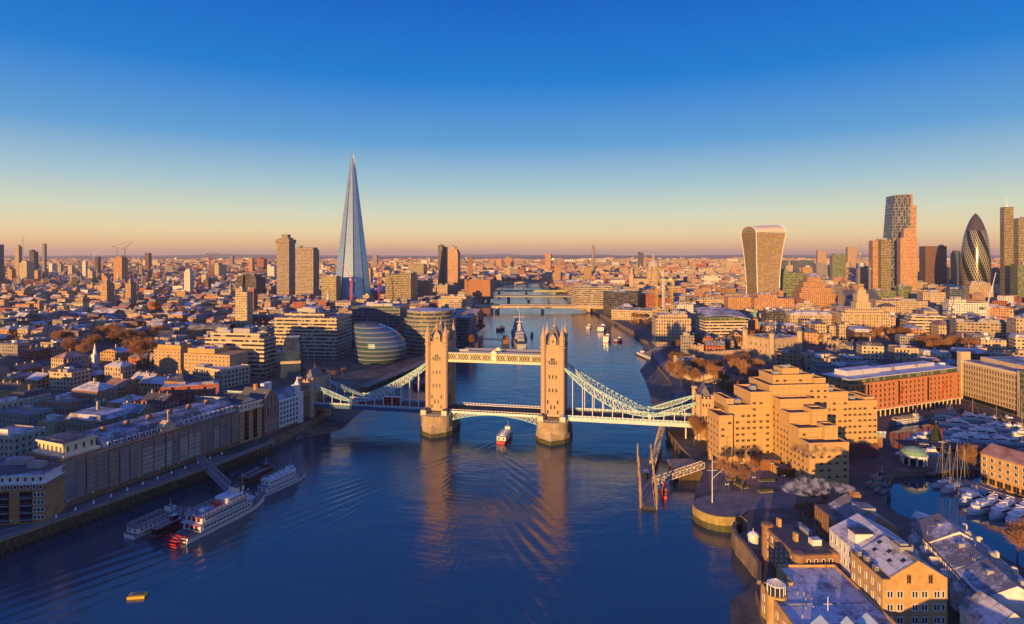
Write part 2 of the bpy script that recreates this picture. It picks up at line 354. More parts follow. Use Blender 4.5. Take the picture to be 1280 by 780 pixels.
def block(name, cat, label, xl, xr, yt, yb, ratio=0.8, yaw=0.0, fa='stock', roof='flat', rm=None, tiers=(), win=None, land=None, group=None, chimneys=0, plant=2, rh=4.0, frame=WHITE, wallm=None, seed=0, Y0=None, zb=G, parapet=True):
    yaw = R(yaw); Xc, Yc, w, d, Y0 = fit(xl, xr, yb, ratio, yaw, Y0)
    H = ZZ(yt, Y0) - zb
    t = thing(name, label, cat, (Xc, Yc, zb), yaw, group); occ(Xc, Yc, w, d, yaw)
    if land: LAND.append((land, Xc, Yc))
    rr = random.Random(seed + int(xl*7+yb)); far = Yc > 1300
    mat = wallm or FA[fa]; a, b = w/2, d/2
    mb = MB().box(-a, -b, -.4, a, b, H); top = H; tx0, tx1, ty0, ty1 = -a, a, -b, b
    for fx0, fx1, fy0, fy1, dz in tiers:
        mb.box(-a+w*fx0, -b+d*fy0, top-.01 if dz > 0 else 0, -a+w*fx1, -b+d*fy1, top+dz)
        top += dz; tx0, tx1, ty0, ty1 = -a+w*fx0, -a+w*fx1, -b+d*fy0, -b+d*fy1
    mb.build('wall', [mat], t)
    rm = rm or PALE
    r = MB()
    if roof == 'flat':
        r.box(tx0+.5, ty0+.5, top, tx1-.5, ty1-.5, top+.25)
        if parapet:
            for q in ((tx0,ty0,tx1,ty0+.4),(tx0,ty1-.4,tx1,ty1),(tx0,ty0+.4,tx0+.4,ty1-.4),(tx1-.4,ty0+.4,tx1,ty1-.4)): r.box(q[0], q[1], top+.002, q[2], q[3], top+.9, 1)
    elif roof == 'gablex': r.gable(tx0, ty0, tx1, ty1, top, top+rh, 'x', 0, 1)
    elif roof == 'gabley': r.gable(tx0, ty0, tx1, ty1, top, top+rh, 'y', 0, 1)
    elif roof == 'hip': r.hip(tx0-.3, ty0-.3, tx1+.3, ty1+.3, top, top+rh)
    elif roof == 'mansard':
        k = min(w, d)*.16
        r.prism([(tx0,ty0),(tx1,ty0),(tx1,ty1),(tx0,ty1)], top, top+rh, 0, 0, top=[(tx0+k,ty0+k),(tx1-k,ty0+k),(tx1-k,ty1-k),(tx0+k,ty1-k)])
    ro = r.build('roof', [rm, mat], t)
    if roof == 'flat' and plant:
        for k in range(plant):
            pw, pd = w*rr.uniform(.12, .28), d*rr.uniform(.15, .3)
            if pw > (tx1-tx0)*.8 or pd > (ty1-ty0)*.8: pw, pd = (tx1-tx0)*.4, (ty1-ty0)*.4
            px, py = rr.uniform(tx0+pw/2+.6, tx1-pw/2-.6), rr.uniform(ty0+pd/2+.6, ty1-pd/2-.6)
            ph = min(4.5, max(2.0, H*.12))*rr.uniform(.7, 1.2)
            MB().box(px-pw/2, py-pd/2, top+.2, px+pw/2, py+pd/2, top+ph, 0, 1).build('plant_room', [FA['slate'] if far else STEEL, PALE], ro)
    for k in range(chimneys):
        cx = tx0+(tx1-tx0)*(k+.5)/chimneys; cy = ty0+(ty1-ty0)*(.5 if roof != 'flat' else .85)
        MB().box(cx-.5, cy-.9, top+(rh*.6 if roof != 'flat' else 0), cx+.5, cy+.9, top+(rh if roof != 'flat' else 0)+1.8).build('chimney', [B_BRN], ro)
    if win:
        nf, ns, nr, ww, wh = win[:5]; z0 = win[5] if len(win) > 5 else 1.0
        s = wgrid((-a,-b), (a,-b), z0, H-.6, nf, nr)
        if ns: s += wgrid((a,-b), (a,b), z0, H-.6, ns, nr) + wgrid((-a,b), (-a,-b), z0, H-.6, ns, nr)
        windows(t, s, ww, wh, frame)
    return t, w, d, H

# ------------------------------------------------------------------ river, land, hills
LBANK = [(-260,-400),(-225,60),(-205,180),(-191,219),(-153,292),(-139,330),(-131,360),(-126,378),(-124,410),(-121,462),(-101,540),(-76,638),(-62,740),(-52,860),(-49,951),(-58,1120),(-72,1302),(-64,1631),(-52,2012),(-20,2260),(60,2400),(200,2500)]
rh = [(86+10.5*math.cos(R(a)), 247+10.5*math.sin(R(a))) for a in range(-60, -211, -25)]
RBANK = [(160,-400),(82,60),(74,130),(71,142),(71,166),(76,186),(82.5,198),(83,212),(84,221),(89,226),(92,233)] + rh + [(83,268),(91,284),(91,291),(79.5,292),(79.5,303),(92,306),(92,357),(104,362),(112,410),(120,450),(130,477),(135,540),(140,603),(150,640),(164,720),(166,803),(162,928),(155,1099),(146,1300),(134,1534),(122,1867),(108,2120),(140,2240),(220,2320),(330,2380)]
BASIN1 = [P(*q, 3) for q in ((1107,640),(1110,612),(1117,597),(1160,594))] + [P(1226,586,3), P(1290,622,3), P(1352,655,3), P(1352,760,3), P(1245,702,3), P(1180,672,3), P(1130,655,3)]
BASIN2 = [P(*q, 3) for q in ((1116,566),(1108,546),(1112,534),(1204,516),(1296,540),(1296,572),(1225,577),(1190,580),(1160,578))]
FARX = 42000
BASIN1, BASIN2 = [q for q in BASIN1], [q for q in BASIN2]
def inside(poly, x, y):
    c = False; j = len(poly)-1
    for i in range(len(poly)):
        (xi, yi), (xj, yj) = poly[i], poly[j]
        if (yi > y) != (yj > y) and x < (xj-xi)*(y-yi)/(yj-yi)+xi: c = not c
        j = i
    return c
RIVER = LBANK + RBANK[::-1]
def near_water(x, y, r):
    for a in range(0, 360, 45):
        q = (x+r*math.cos(R(a)), y+r*math.sin(R(a)))
        if inside(RIVER, *q) or inside(BASIN1, *q) or inside(BASIN2, *q): return True
    return inside(RIVER, x, y)
def flat_sheet(mb, outer, holes, z, m=0):
    polys = [[Vector((x, y, 0)) for x, y in p] for p in [outer]+holes]
    tri = tessellate_polygon(polys); pts = [q for p in polys for q in p]
    for t in tri:
        a, b, c = (pts[i] for i in t)
        f = (0,1,2) if (b-a).cross(c-a).z > 0 else (0,2,1)
        mb.add([(q.x, q.y, z) for q in (a, b, c)], [f], m)
def skirt(mb, line, z0, z1, m, closed=False, flip=False):
    n = len(line)
    for i in range(n if closed else n-1):
        (x0, y0), (x1, y1) = line[i], line[(i+1) % n]
        mb.add([(x0,y0,z0),(x1,y1,z0),(x1,y1,z1),(x0,y0,z1)], [(0,1,2,3)], m)

m, n, l, b = nmat('city_ground')
ge = n.new('ShaderNodeNewGeometry')
n1 = noise(n, l, ge.outputs['Position'], .012, 6, .7); n2 = noise(n, l, ge.outputs['Position'], .11, 5, .7)
mr = n.new('ShaderNodeMapRange'); mr.inputs['From Min'].default_value = .45; mr.inputs['From Max'].default_value = .62; l.new(n1, mr.inputs['Value'])
c = mixc(n, l, mr.outputs[0], (.055, .05, .05), (.11, .085, .06))
mr2 = n.new('ShaderNodeMapRange'); mr2.inputs['From Min'].default_value = .5; mr2.inputs['From Max'].default_value = .75; l.new(n2, mr2.inputs['Value'])
l.new(mixc(n, l, math_(n, l, 'MULTIPLY', mr2.outputs[0], .6), c, (.25, .24, .25)), b.inputs['Base Color']); b.inputs['Roughness'].default_value = .9
GROUND = m
QWALL = plain('quay_wall', (0.20, 0.15, 0.10), 0.85, scale=.3, var=.4, bump=.3)
g = MB()
flat_sheet(g, [(-FARX,-400)] + [(x, y) for x, y in LBANK] + [(200, 40000), (-FARX, 40000)], [], G)
flat_sheet(g, [(FARX,-400), (FARX,40000), (200,40000), (330,2380)] + RBANK[::-1][1:], [BASIN1, BASIN2], G)
struct('ground', g, [GROUND])
g = MB(); flat_sheet(g, [(200,40000),(200,2500),(330,2380)], [], G-.004); struct('ground_beyond_river', g, [GROUND])
g = MB(); skirt(g, LBANK, -4, G, 0); skirt(g, RBANK, -4, G, 0); skirt(g, BASIN1, 0, G, 0, True); skirt(g, BASIN2, 0, G, 0, True)
struct('embankment', g, [QWALL])

# water: gentle swell and a boat's wake as real relief, fine ripples in the bump
m, n, l, b = nmat('river_water')
ge = n.new('ShaderNodeNewGeometry'); mp = n.new('ShaderNodeMapping'); mp.inputs['Scale'].default_value = (1, 1.8, 1); l.new(ge.outputs['Position'], mp.inputs[0])
nA = noise(n, l, mp.outputs[0], .42, 4, .6); nB = noise(n, l, mp.outputs[0], .06, 3, .5); nC = noise(n, l, mp.outputs[0], .012, 4, .6)
mrC = n.new('ShaderNodeMapRange'); mrC.inputs['From Min'].default_value = .38; mrC.inputs['From Max'].default_value = .62; mrC.inputs['To Min'].default_value = .35; mrC.inputs['To Max'].default_value = 1.0; l.new(nC, mrC.inputs['Value'])
hh = math_(n, l, 'ADD', math_(n, l, 'MULTIPLY', math_(n, l, 'MULTIPLY', nA, .22), mrC.outputs[0]), math_(n, l, 'MULTIPLY', nB, .5))
bp = n.new('ShaderNodeBump'); bp.inputs['Strength'].default_value = .8; bp.inputs['Distance'].default_value = .8; l.new(hh, bp.inputs['Height']); l.new(bp.outputs[0], b.inputs['Normal'])
b.inputs['Base Color'].default_value = (.011, .047, .076, 1); b.inputs['Roughness'].default_value = .13; b.inputs['IOR'].default_value = 1.85
WATER = m
BOAT = (-4.0, 357.0); BH = math.atan2(0.25, 1.0)          # the tour boat under way and its heading
def wake(x, y):
    dx, dy = x-BOAT[0], y-BOAT[1]; s, c = math.sin(BH), math.cos(BH)
    back = -(dx*s+dy*c); side = dx*c-dy*s
    if back < 2: return 0.0
    a = abs(side); ang = math.atan2(a, back); z = 0.0
    fall = min(1, 60/(back+30))
    cen, wid, co, si = (.46, .11, .914, .407) if side < 0 else (.33, .10, .76, .65)
    edge = math.exp(-((ang-cen)/wid)**2)
    wob = .9*math.sin(back*.045) + .7*math.sin(a*.13+back*.02) + .4*math.sin(a*.31-back*.09)
    ph = (a*co-back*si)*2*math.pi/(3.9+back*.010) + wob
    patch_ = .6+.4*math.sin(back*.11+a*.07+1)*math.sin(a*.09-back*.04)
    z += .26*edge*fall**.5*math.sin(ph)*patch_
    z += .10*math.exp(-((ang-cen+.13)/.09)**2)*fall**.5*math.sin((a*.97-back*.2)*2*math.pi/3.1+wob)*patch_
    z += .05*math.exp(-(ang/.12)**2)*math.sin(back*2*math.pi/4.0+wob)*fall
    z += .04*math.exp(-((ang-.15)/.1)**2)*math.sin((a*.98-back*.12)*2*math.pi/2.7)*fall**.5
    return z
g = MB(); x0, x1, y0, y1, st = -205, 100, 140, 372, 0.8
nx, ny = int((x1-x0)/st), int((y1-y0)/st)
for j in range(ny+1):
    for i in range(nx+1):
        x, y = x0+(x1-x0)*i/nx, y0+(y1-y0)*j/ny
        e = min(1, (x-x0)/12, (x1-x)/12, (y-y0)/12, (y1-y)/12)
        g.v.append((x, y, (wake(x, y)*e) if e > 0 else 0.0))
for j in range(ny):
    for i in range(nx):
        o = j*(nx+1)+i; g.f.append((o, o+1, o+nx+2, o+nx+1)); g.m.append(0)
o4 = [(-400,-380),(400,-380),(400,2600),(-400,2600)]
flat_sheet(g, o4, [[(x0,y0),(x1,y0),(x1,y1),(x0,y1)]], 0.0)
struct('river', g, [WATER], smooth=True)
WATER2 = WATER.copy(); WATER2.name = 'dock_water'
for q in WATER2.node_tree.nodes:
    if q.type == 'BUMP': q.inputs['Strength'].default_value = .10
    if q.type == 'BSDF_PRINCIPLED': q.inputs['Roughness'].default_value = .04
g = MB(); flat_sheet(g, BASIN1, [], 3.0); flat_sheet(g, BASIN2, [], 3.0); struct('dock_basin_water', g, [WATER2])

def shore(name, line_hi, line_lo, zh, zl=-.6):
    g = MB(); n = len(line_hi); K = 7
    vs = []
    for j in range(K+1):
        t = j/K
        for i in range(n):
            (ax, ay), (bx, by) = line_hi[i], line_lo[i]
            vs.append((ax+(bx-ax)*t + rnd.uniform(-.5,.5)*(0<j<K), ay+(by-ay)*t + rnd.uniform(-.5,.5)*(0<j<K), zh+(zl-zh)*t**.8 + rnd.uniform(-.1,.1)*(0<j<K)))
    g.add(vs, [(j*n+i, j*n+i+1, (j+1)*n+i+1, (j+1)*n+i) for j in range(K) for i in range(n-1)])
    struct(name, g, [MUD], smooth=True)
shore('foreshore', [(-131,362),(-126,380),(-124,410),(-121,462),(-101,540),(-76,638),(-62,740)], [(-127,352),(-100,372),(-98,405),(-96,455),(-85,532),(-66,632),(-58,735)], 1.6)
shore('foreshore_beach', [(140,603),(137,570),(135,540),(130,477),(120,450),(112,410),(104,362),(97,358)], [(136,608),(118,566),(112,520),(104,470),(99,440),(97,405),(95,372),(95,362)], 3.2)
shore('foreshore_mudbank', [(72,128),(71,145),(71,166),(76,186),(82,198)], [(52,120),(55,145),(58,168),(66,190),(80,203)], 2.2)
shore('foreshore_shingle', [(164,720),(150,640),(140,603)], [(152,712),(140,645),(137,608)], 2.5)

# far hills beyond the city
g = MB()
for hy, hz, sd in ((17000, 75, 1), (24000, 125, 2), (33000, 170, 3)):
    rr = random.Random(sd); N = 160; ph = [rr.uniform(0, 6) for _ in range(5)]
    base, top = [], []
    for i in range(N+1):
        x = -FARX*.95+1.9*FARX*i/N
        hgt = hz*(.55+.2*math.sin(x/2600+ph[0])+.13*math.sin(x/1100+ph[1])+.08*math.sin(x/420+ph[2]))
        base.append((x, hy-1800)); top.append((x, hy, G+hgt))
    vs = [(x, y, G-2) for x, y in base]+top+[(x, hy+2500, G-2) for x, y in base]
    g.add(vs, [(r_*(N+1)+i, r_*(N+1)+i+1, (r_+1)*(N+1)+i+1, (r_+1)*(N+1)+i) for r_ in (0,1) for i in range(N)])
HILL = plain('wooded_hills', (.05, .045, .03), .9, scale=.002, var=.4, c2=(.13, .1, .08)); struct('hills', g, [HILL], smooth=True)

# roads and paths laid on the ground
def ribbon(name, pts, w, m, z=G+.02, kerb=True):
    g = MB(); n = len(pts); L, Rr = [], []
    for i, (x, y) in enumerate(pts):
        a = pts[max(0, i-1)]; c = pts[min(n-1, i+1)]; d = math.hypot(c[0]-a[0], c[1]-a[1]); nx, ny = -(c[1]-a[1])/d, (c[0]-a[0])/d
        L.append((x+nx*w/2, y+ny*w/2)); Rr.append((x-nx*w/2, y-ny*w/2))
    for i in range(n-1):
        g.add([(*Rr[i], z),(*Rr[i+1], z),(*L[i+1], z),(*L[i], z)], [(0,1,2,3)], 0)
        if kerb:
            for S, sg in ((L, 1), (Rr, -1)):
                g.bar((S[i][0], S[i][1], z+.06), (S[i+1][0], S[i+1][1], z+.06), .3, .12, 1)
    return struct(name, g, [m, PAVE])

# ------------------------------------------------------------------ the bridge
BU = Vector((.981, -.193)); BMID = (-9.5, 369.0); BRZ = math.atan2(-.193, .981)
DZ = 14.0
br = thing('bascule_bridge', 'twin towered stone and pale blue bridge crossing the river, with high walkways and swooping chains', 'bridge', (*BMID, 0), BRZ)
LAND.append(('the twin towered bridge', *BMID))
for cx_, cy_ in ((-36,0),(36,0),(-123,0),(123,0),(180,0)):
    occ(BMID[0]+cx_*.981, BMID[1]-cx_*.193, 22, 26, BRZ)
occ(BMID[0]+165*.981, BMID[1]-165*.193, 90, 22, BRZ); occ(BMID[0]-165*.981, BMID[1]+165*.193, 90, 22, BRZ)
BSTONE = facade('coursed_bridge_stone', (.36,.25,.165), glass=(.51,.36,.23), wu=2.7, hv=1.35, fu=.94, fv=.87, blind=0, grough=.85, frost=.2)
ROOFS = plain('tower_slate', (.16, .15, .14), .6, var=.3)
def bridge_tower(cx):
    z0 = DZ
    b = MB(); hw, hd = 5.6, 8.6
    # shaft with the roadway arch through it
    for y0, y1 in ((-hd,-4.2),(4.2,hd)): b.box(cx-hw, y0, z0-3, cx+hw, y1, z0+12)
    b.box(cx-hw, -4.2, z0+9, cx+hw, 4.2, z0+12); b.box(cx-hw, -hd, z0+12.002, cx+hw, hd, 56.5)
    for z in (z0+12.5, z0+20.5, z0+29, 50.5, 55.6): b.box(cx-hw-.35, -hd-.35, z, cx+hw+.35, hd+.35, z+.7)
    tw = b.build('tower', [BSTONE], br)
    for sx in (-1, 1):
        for sy in (-1, 1):
            q = MB(); x, y = cx+sx*hw, sy*hd
            q.lathe([(1.75,z0-3),(1.75,z0+1),(1.55,z0+1.5),(1.55,54),(2.0,54.6),(2.0,55.8),(1.6,56),(1.6,59.5),(1.95,59.8),(1.9,60.5)], 8, 0, x, y, R(22.5)).lathe([(1.75,60.5),(.18,66.6),(.3,66.8),(.3,67.1),(.1,67.2)], 8, 0, x, y, R(22.5))
            q.box(x-.07, y-.07, 67, x+.07, y+.07, 68.6).box(x-.4, y-.07, 67.7, x+.4, y+.07, 67.9)
            q.build('turret', [BSTONE], tw)
    q = MB().prism([(cx-4.6,-7.4),(cx+4.6,-7.4),(cx+4.6,7.4),(cx-4.6,7.4)], 56.5, 66.5, 0, 0, top=[(cx-.9,-2.2),(cx+.9,-2.2),(cx+.9,2.2),(cx-.9,2.2)])
    q.prism([(cx-.9,-2.2),(cx+.9,-2.2),(cx+.9,2.2),(cx-.9,2.2)], 66.5, 68.2, 1, 1, top=[(cx-.3,-.3),(cx+.3,-.3),(cx+.3,.3),(cx-.3,.3)]).box(cx-.1,-.1,68,cx+.1,.1,71.5,1)
    rf = q.build('roof', [ROOFS, STONE], tw)
    for sy in (-1, 1):   # gabled dormers
        q = MB(); yy = sy*(hd-.4); q.box(cx-2.0, min(yy, yy-sy*3), 56.5, cx+2.0, max(yy, yy-sy*3), 60)
        y0, y1 = sorted((yy, yy-sy*3)); q.gable(cx-2.1, y0, cx+2.1, y1, 60, 63.2, 'y', 0)
        q.build('dormer', [STONE], rf)
    for sx in (-1, 1):
        q = MB(); x0, x1 = sorted((cx+sx*(hw-.4), cx+sx*(hw-2.6))); q.box(x0, -2, 56.5, x1, 2, 59.5).gable(x0, -2.1, x1, 2.1, 59.5, 62.5, 'x', 0); q.build('dormer', [STONE], rf)
    sp = []
    for z, k, in ((z0+5.5, 2), (z0+15.5, 3), (z0+23.5, 3), (z0+32, 3)):
        for i in range(k): sp.append((cx+(i-(k-1)/2)*2.1, -hd-.02, z, 0.0)); sp.append((cx-hw-.02, (i-(k-1)/2)*2.6, z+ (6 if z < z0+10 else 0), -math.pi/2)); sp.append((cx+hw+.02, (i-(k-1)/2)*2.6, z + (6 if z < z0+10 else 0), math.pi/2))
    for z in (z0+2.6, z0+8.6):
        for i in (-1, 1): sp.append((cx+i*3.0, -hd-.02, z, 0.0))
    me = win_mesh(.85, 2.2, STONE, DARKW)
    for x, y, z, a in sp:
        o = bpy.data.objects.new('window', me); col.objects.link(o); o.parent = tw; o.location = (x, y, z); o.rotation_euler = (0, 0, a)
    me2 = win_mesh(2.6, 4.2, CREAMP, DARKW)
    o = bpy.data.objects.new('oriel_window', me2); col.objects.link(o); o.parent = tw; o.location = (cx, -hd-.02, 46.6)
    o = bpy.data.objects.new('dormer_window', win_mesh(1.4, 2.0, CREAMP, DARKW)); col.objects.link(o); o.parent = tw; o.location = (cx, -hd+.36, 58.4)
    # pier: long granite boat shape with pointed cutwaters
    def boat(hw, L, p): return [(cx-hw,-L),(cx-hw*.75,-L-p*.45),(cx,-L-p),(cx+hw*.75,-L-p*.45),(cx+hw,-L),(cx+hw,L),(cx+hw*.75,L+p*.45),(cx,L+p),(cx-hw*.75,L+p*.45),(cx-hw,L)]
    def rnd_(hw, L):
        return [(cx+hw*math.cos(R(a)), -L+hw*.75*math.sin(R(a))) for a in range(180, 361, 15)] + [(cx+hw*math.cos(R(a)), L+hw*.75*math.sin(R(a))) for a in range(0, 181, 15)]
    q = MB().prism(boat(10.2, 9, 10.5), -4, 2.4, 1, 0).prism(boat(9.9, 9, 10), 2.4, 5.4, 0, 0)
    q.prism(rnd_(9.3, 10), 5.4, 11.6, 0, 0).prism(rnd_(9.8, 10.2), 11.6, 12.5, 0, 0)
    # sloping cap of the cutwater leaning on the round pier
    for s in (-1, 1): q.add([(cx-9.2,s*9.5,5.4),(cx,s*19,5.4),(cx+9.2,s*9.5,5.4),(cx-8.6,s*10,6.2),(cx,s*15.2,8.9),(cx+8.6,s*10,6.2)], [(0,1,4,3),(1,2,5,4),(3,4,5)], 0)
    pr = q.build('pier', [GRANITE, WEED], br)
    q = MB()
    for x, y in ((-6.6,-13.5),(6.4,-13)): q.box(cx+x-1.6, y-1.2, 12.5, cx+x+1.6, y+1.2, 15.4, 0).hip(cx+x-1.8, y-1.4, cx+x+1.8, y+1.4, 15.4, 16.6, 1)
    q.build('control_cabin', [CREAMP, SLATE], pr)
    q = MB(); pts = rnd_(9.4, 10)
    for i in range(len(pts)):
        a, c = pts[i], pts[(i+1) % len(pts)]; q.bar((*a,13.5), (*c,13.5), .12, .12); q.bar((*a,12.5), (*a,13.55), .12, .12)
    q.build('railing', [PALEB], pr)
for cx in (-36, 36): bridge_tower(cx)
# abutment towers
for sx in (-1, 1):
    b = MB(); x = sx*123
    for y0, y1 in ((-11,-5),(5,11)): b.box(x-4.2, y0, -3, x+4.2, y1, 24)
    b.box(x-4.2, -5, 20, x+4.2, 5, 24).box(x-4.2, -11, 24.002, x+4.2, 11, 29)
    for y0 in range(-11, 11, 2):
        for xx in (-4.4, 4.0): b.box(x+xx, y0+.1, 29, x+xx+.4, y0+1.2, 30.2)
    for x0 in (-3, -1, 1, 3):
        for yy in (-11.2, 10.8): b.box(x+x0-.5, yy, 29, x+x0+.5, yy+.4, 30.2)
    ab = b.build('abutment_tower', [BSTONE], br)
    for cx_, cy_ in ((-4.2,-11),(4.2,-11),(-4.2,11),(4.2,11)):
        MB().lathe([(1.5,-3),(1.5,30),(1.8,30.2),(1.8,31.6)], 8, 0, x+cx_, cy_, R(22)).build('turret', [STONE], ab)
    MB().hip(x-3.4, -8, x+3.4, 8, 29.2, 35.5, 0).tube((x,0,35),(x,0,39.5),.25,.08).build('roof', [ROOFS], ab)
    windows(ab, [(x-1.6+1.6*i, -11.02, z, 0) for i in (0,1,2) for z in (18.5, 25.5)] , .7, 1.8, STONE, DARKW)
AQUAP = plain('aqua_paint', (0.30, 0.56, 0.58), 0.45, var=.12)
# decks
def span(x0, x1, mat_e, arch=0):
    b = MB(); b.box(x0, -9, DZ-1.0, x1, 9, DZ-.1, 0).box(x0, -9.3, DZ-1.9, x1, -8.7, DZ+.25, 1).box(x0, 8.7, DZ-1.9, x1, 9.3, DZ+.25, 1)
    b.box(x0, -8.7, DZ-.1, x1, -6.2, DZ+.08, 2).box(x0, 6.2, DZ-.1, x1, 8.7, DZ+.08, 2)
    N = int((x1-x0)/.8)
    for i in range(0, N, 2): b.box(x0+.8*i+.1, -6.2+6.12, DZ-.098, x0+.8*i+1.0, -6.2+6.27, DZ-.09, 3)
    dk = b.build('deck', [ASPH, mat_e, PAVE, WHITE], br)
    q = MB(); n_ = int((x1-x0)/2.4)
    for y in (-9, 9):
        q.box(x0, y-.12, DZ+1.15, x1, y+.12, DZ+1.4, 0).box(x0, y-.06, DZ+.3, x1, y+.06, DZ+1.15, 1)
        for i in range(n_+1): q.box(x0+(x1-x0)*i/n_-.18, y-.2, DZ+.25, x0+(x1-x0)*i/n_+.18, y+.2, DZ+1.6, 0)
    q.build('parapet', [WHITE, BLUEP], dk)
span(-118.8, -43, DEEPB); span(43, 118.8, PALEB); span(127.2, 215, STEEL); span(-205, -127.2, STEEL)  # south span edge takes a darker blue to stand for its shade
b = MB()
for x0, x1 in ((-28,-.1),(.1,28)): b.box(x0, -8.5, DZ-.7, x1, 8.5, DZ-.05, 0).box(x0, -8.7, DZ-.9, x1, -8.3, DZ+.3, 1).box(x0, 8.3, DZ-.9, x1, 8.7, DZ+.3, 1)
for s in (-1, 1): b.box(min(s*28,s*45), -8.8, DZ-1.3, max(s*28,s*45), 8.8, DZ-.08, 0)
bd = b.build('bascule_deck', [ASPH, WHITE, PAVE], br)
q = MB()
for y in (-8.5, 8.5):
    q.box(-45, y-.1, DZ+1.1, 45, y+.1, DZ+1.35, 0)
    for i in range(46): q.box(-45+2*i-.12, y-.12, DZ+.2, -45+2*i+.12, y+.12, DZ+1.4, 0)
q.build('parapet', [WHITE], bd)
zl = lambda x: DZ-1.2-4.8*(abs(x)/28)**2
for y in (-8.2, -2.8, 2.8, 8.2):
    q = MB(); N = 20
    for i in range(N):
        a, c = -28+56*i/N, -28+56*(i+1)/N
        q.bar((a,y,zl(a)),(c,y,zl(c)),.5,.45,1); q.bar((a,y,zl(a)),(a,y,DZ-.9),.25,.25,0)
        q.bar((a,y,DZ-.9),(c,y,zl(c)),.22,.22,0); q.bar((a,y,zl(a)),(c,y,DZ-.9),.22,.22,0)
    q.build('arch_truss', [PALEB, BLUEP], bd)
# walkways
for y in (-6.2, 6.2):
    q = MB()
    q.box(-30.4, y-1.9, 44.2, 30.4, y+1.9, 44.9, 0).box(-30.4, y-1.9, 49.3, 30.4, y+1.9, 49.9, 0)
    for f in (-1.75, 1.75):
        q.box(-30.4, y+f-.12, 44.9, 30.4, y+f+.12, 45.7, 0)
        for k in range(9):
            x = -30.4+60.8*k/8; q.box(x-.3, y+f-.2, 44.9, x+.3, y+f+.2, 49.3, 0)
        for i in range(40):
            a, c = -30.4+60.8*i/40, -30.4+60.8*(i+1)/40
            q.bar((a,y+f,45.7),(c,y+f,49.3),.16,.2,0); q.bar((a,y+f,49.3),(c,y+f,45.7),.16,.2,0)
    q.box(-30.3, y-1.2, 45.0, 30.3, y+1.2, 49.2, 1)
    wk = q.build('walkway', [CREAMP, DARKW], br)
    q = MB().gable(-22, y-1.6, 30.2, y+1.6, 49.9, 50.9, 'x', 0, 0); q.build('walkway_roof', [STEEL], wk)
    q = MB().box(-1.6, y-2.15, 44.4, 1.6, y-1.9, 50.6, 0).gable(-2.2, y-2.15, 2.2, y-1.9, 50.6, 52.2, 'y', 0).box(-.9, y-2.25, 46.4, .9, y-2.16, 48.6, 1); q.build('crest', [CREAMP, WHITE], wk)
# chains: a long crescent from the tower and a short one up to the abutment tower, with hangers
def crescent(q, p, r, sag, th, y, N):
    pts = []
    for i in range(N+1):
        t = i/N; x = p[0]+(r[0]-p[0])*t; zc = p[1]+(r[1]-p[1])*t - sag*4*t*(1-t); h = th*math.sin(math.pi*min(max(t,.02),.98))**.8
        pts.append((x, zc+h/2, zc-h/2))
    for i in range(N):
        a, c = pts[i], pts[i+1]
        q.bar((a[0],y,a[1]),(c[0],y,c[1]),.65,.6,1); q.bar((a[0],y,a[2]),(c[0],y,c[2]),.65,.6,1)
        if a[1]-a[2] > .3: q.bar((a[0],y,a[1]),(a[0],y,a[2]),.28,.3,0)
        q.bar((a[0],y,a[1]),(c[0],y,c[2]),.26,.26,0); q.bar((a[0],y,a[2]),(c[0],y,c[1]),.26,.26,0)
    return pts
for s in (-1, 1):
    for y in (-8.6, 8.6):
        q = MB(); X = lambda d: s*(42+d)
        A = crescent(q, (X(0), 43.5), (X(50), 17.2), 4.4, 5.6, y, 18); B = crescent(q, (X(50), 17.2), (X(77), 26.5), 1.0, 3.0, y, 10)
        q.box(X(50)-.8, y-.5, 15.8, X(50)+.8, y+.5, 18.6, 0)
        ch = q.build('chain', [PALEB, BLUEP if s < 0 else AQUAP], br)  # south chords in a darker blue, shade put into the paint
        q = MB(); q.tube((s*127.4, y, 26), (s*175, y, 12.5), .45, .45, 6, 1); q.build('anchor_chain', [WHITE, PALEB], br)
        for k in range(1, 13):
            d = 5.8*k; x = X(d)
            src = A if d < 50 else B
            zb_ = min(src, key=lambda p_: abs(p_[0]-x))[2]
            if zb_ > DZ+2: MB().tube((x, y, DZ+.2), (x, y, zb_), .24, .24, 6).build('hanger', [WHITE], br)
# posts carrying the approach
for x in (112, 117, 121.5): MB().tube((x, -10.2, -1), (x, -10.2, DZ-1.4), .45, .45, 8).build('approach_post', [CREAMP], br)
b = MB().box(127.5, -8, G-2, 214, 8, DZ-1.95).box(-204, -8, G-2, -127.5, 8, DZ-1.95); b.build('approach_viaduct', [B_BRN], br)

# ------------------------------------------------------------------ south bank: riverside warehouses
QA = R(67.4)
SHEET_N = facade('scaffold_sheeting', (0.34, 0.29, 0.31), glass=(0.26, 0.23, 0.27), wu=6.2, hv=2.05, fu=.93, fv=.86, blind=.5, grough=.8, wrough=.8)
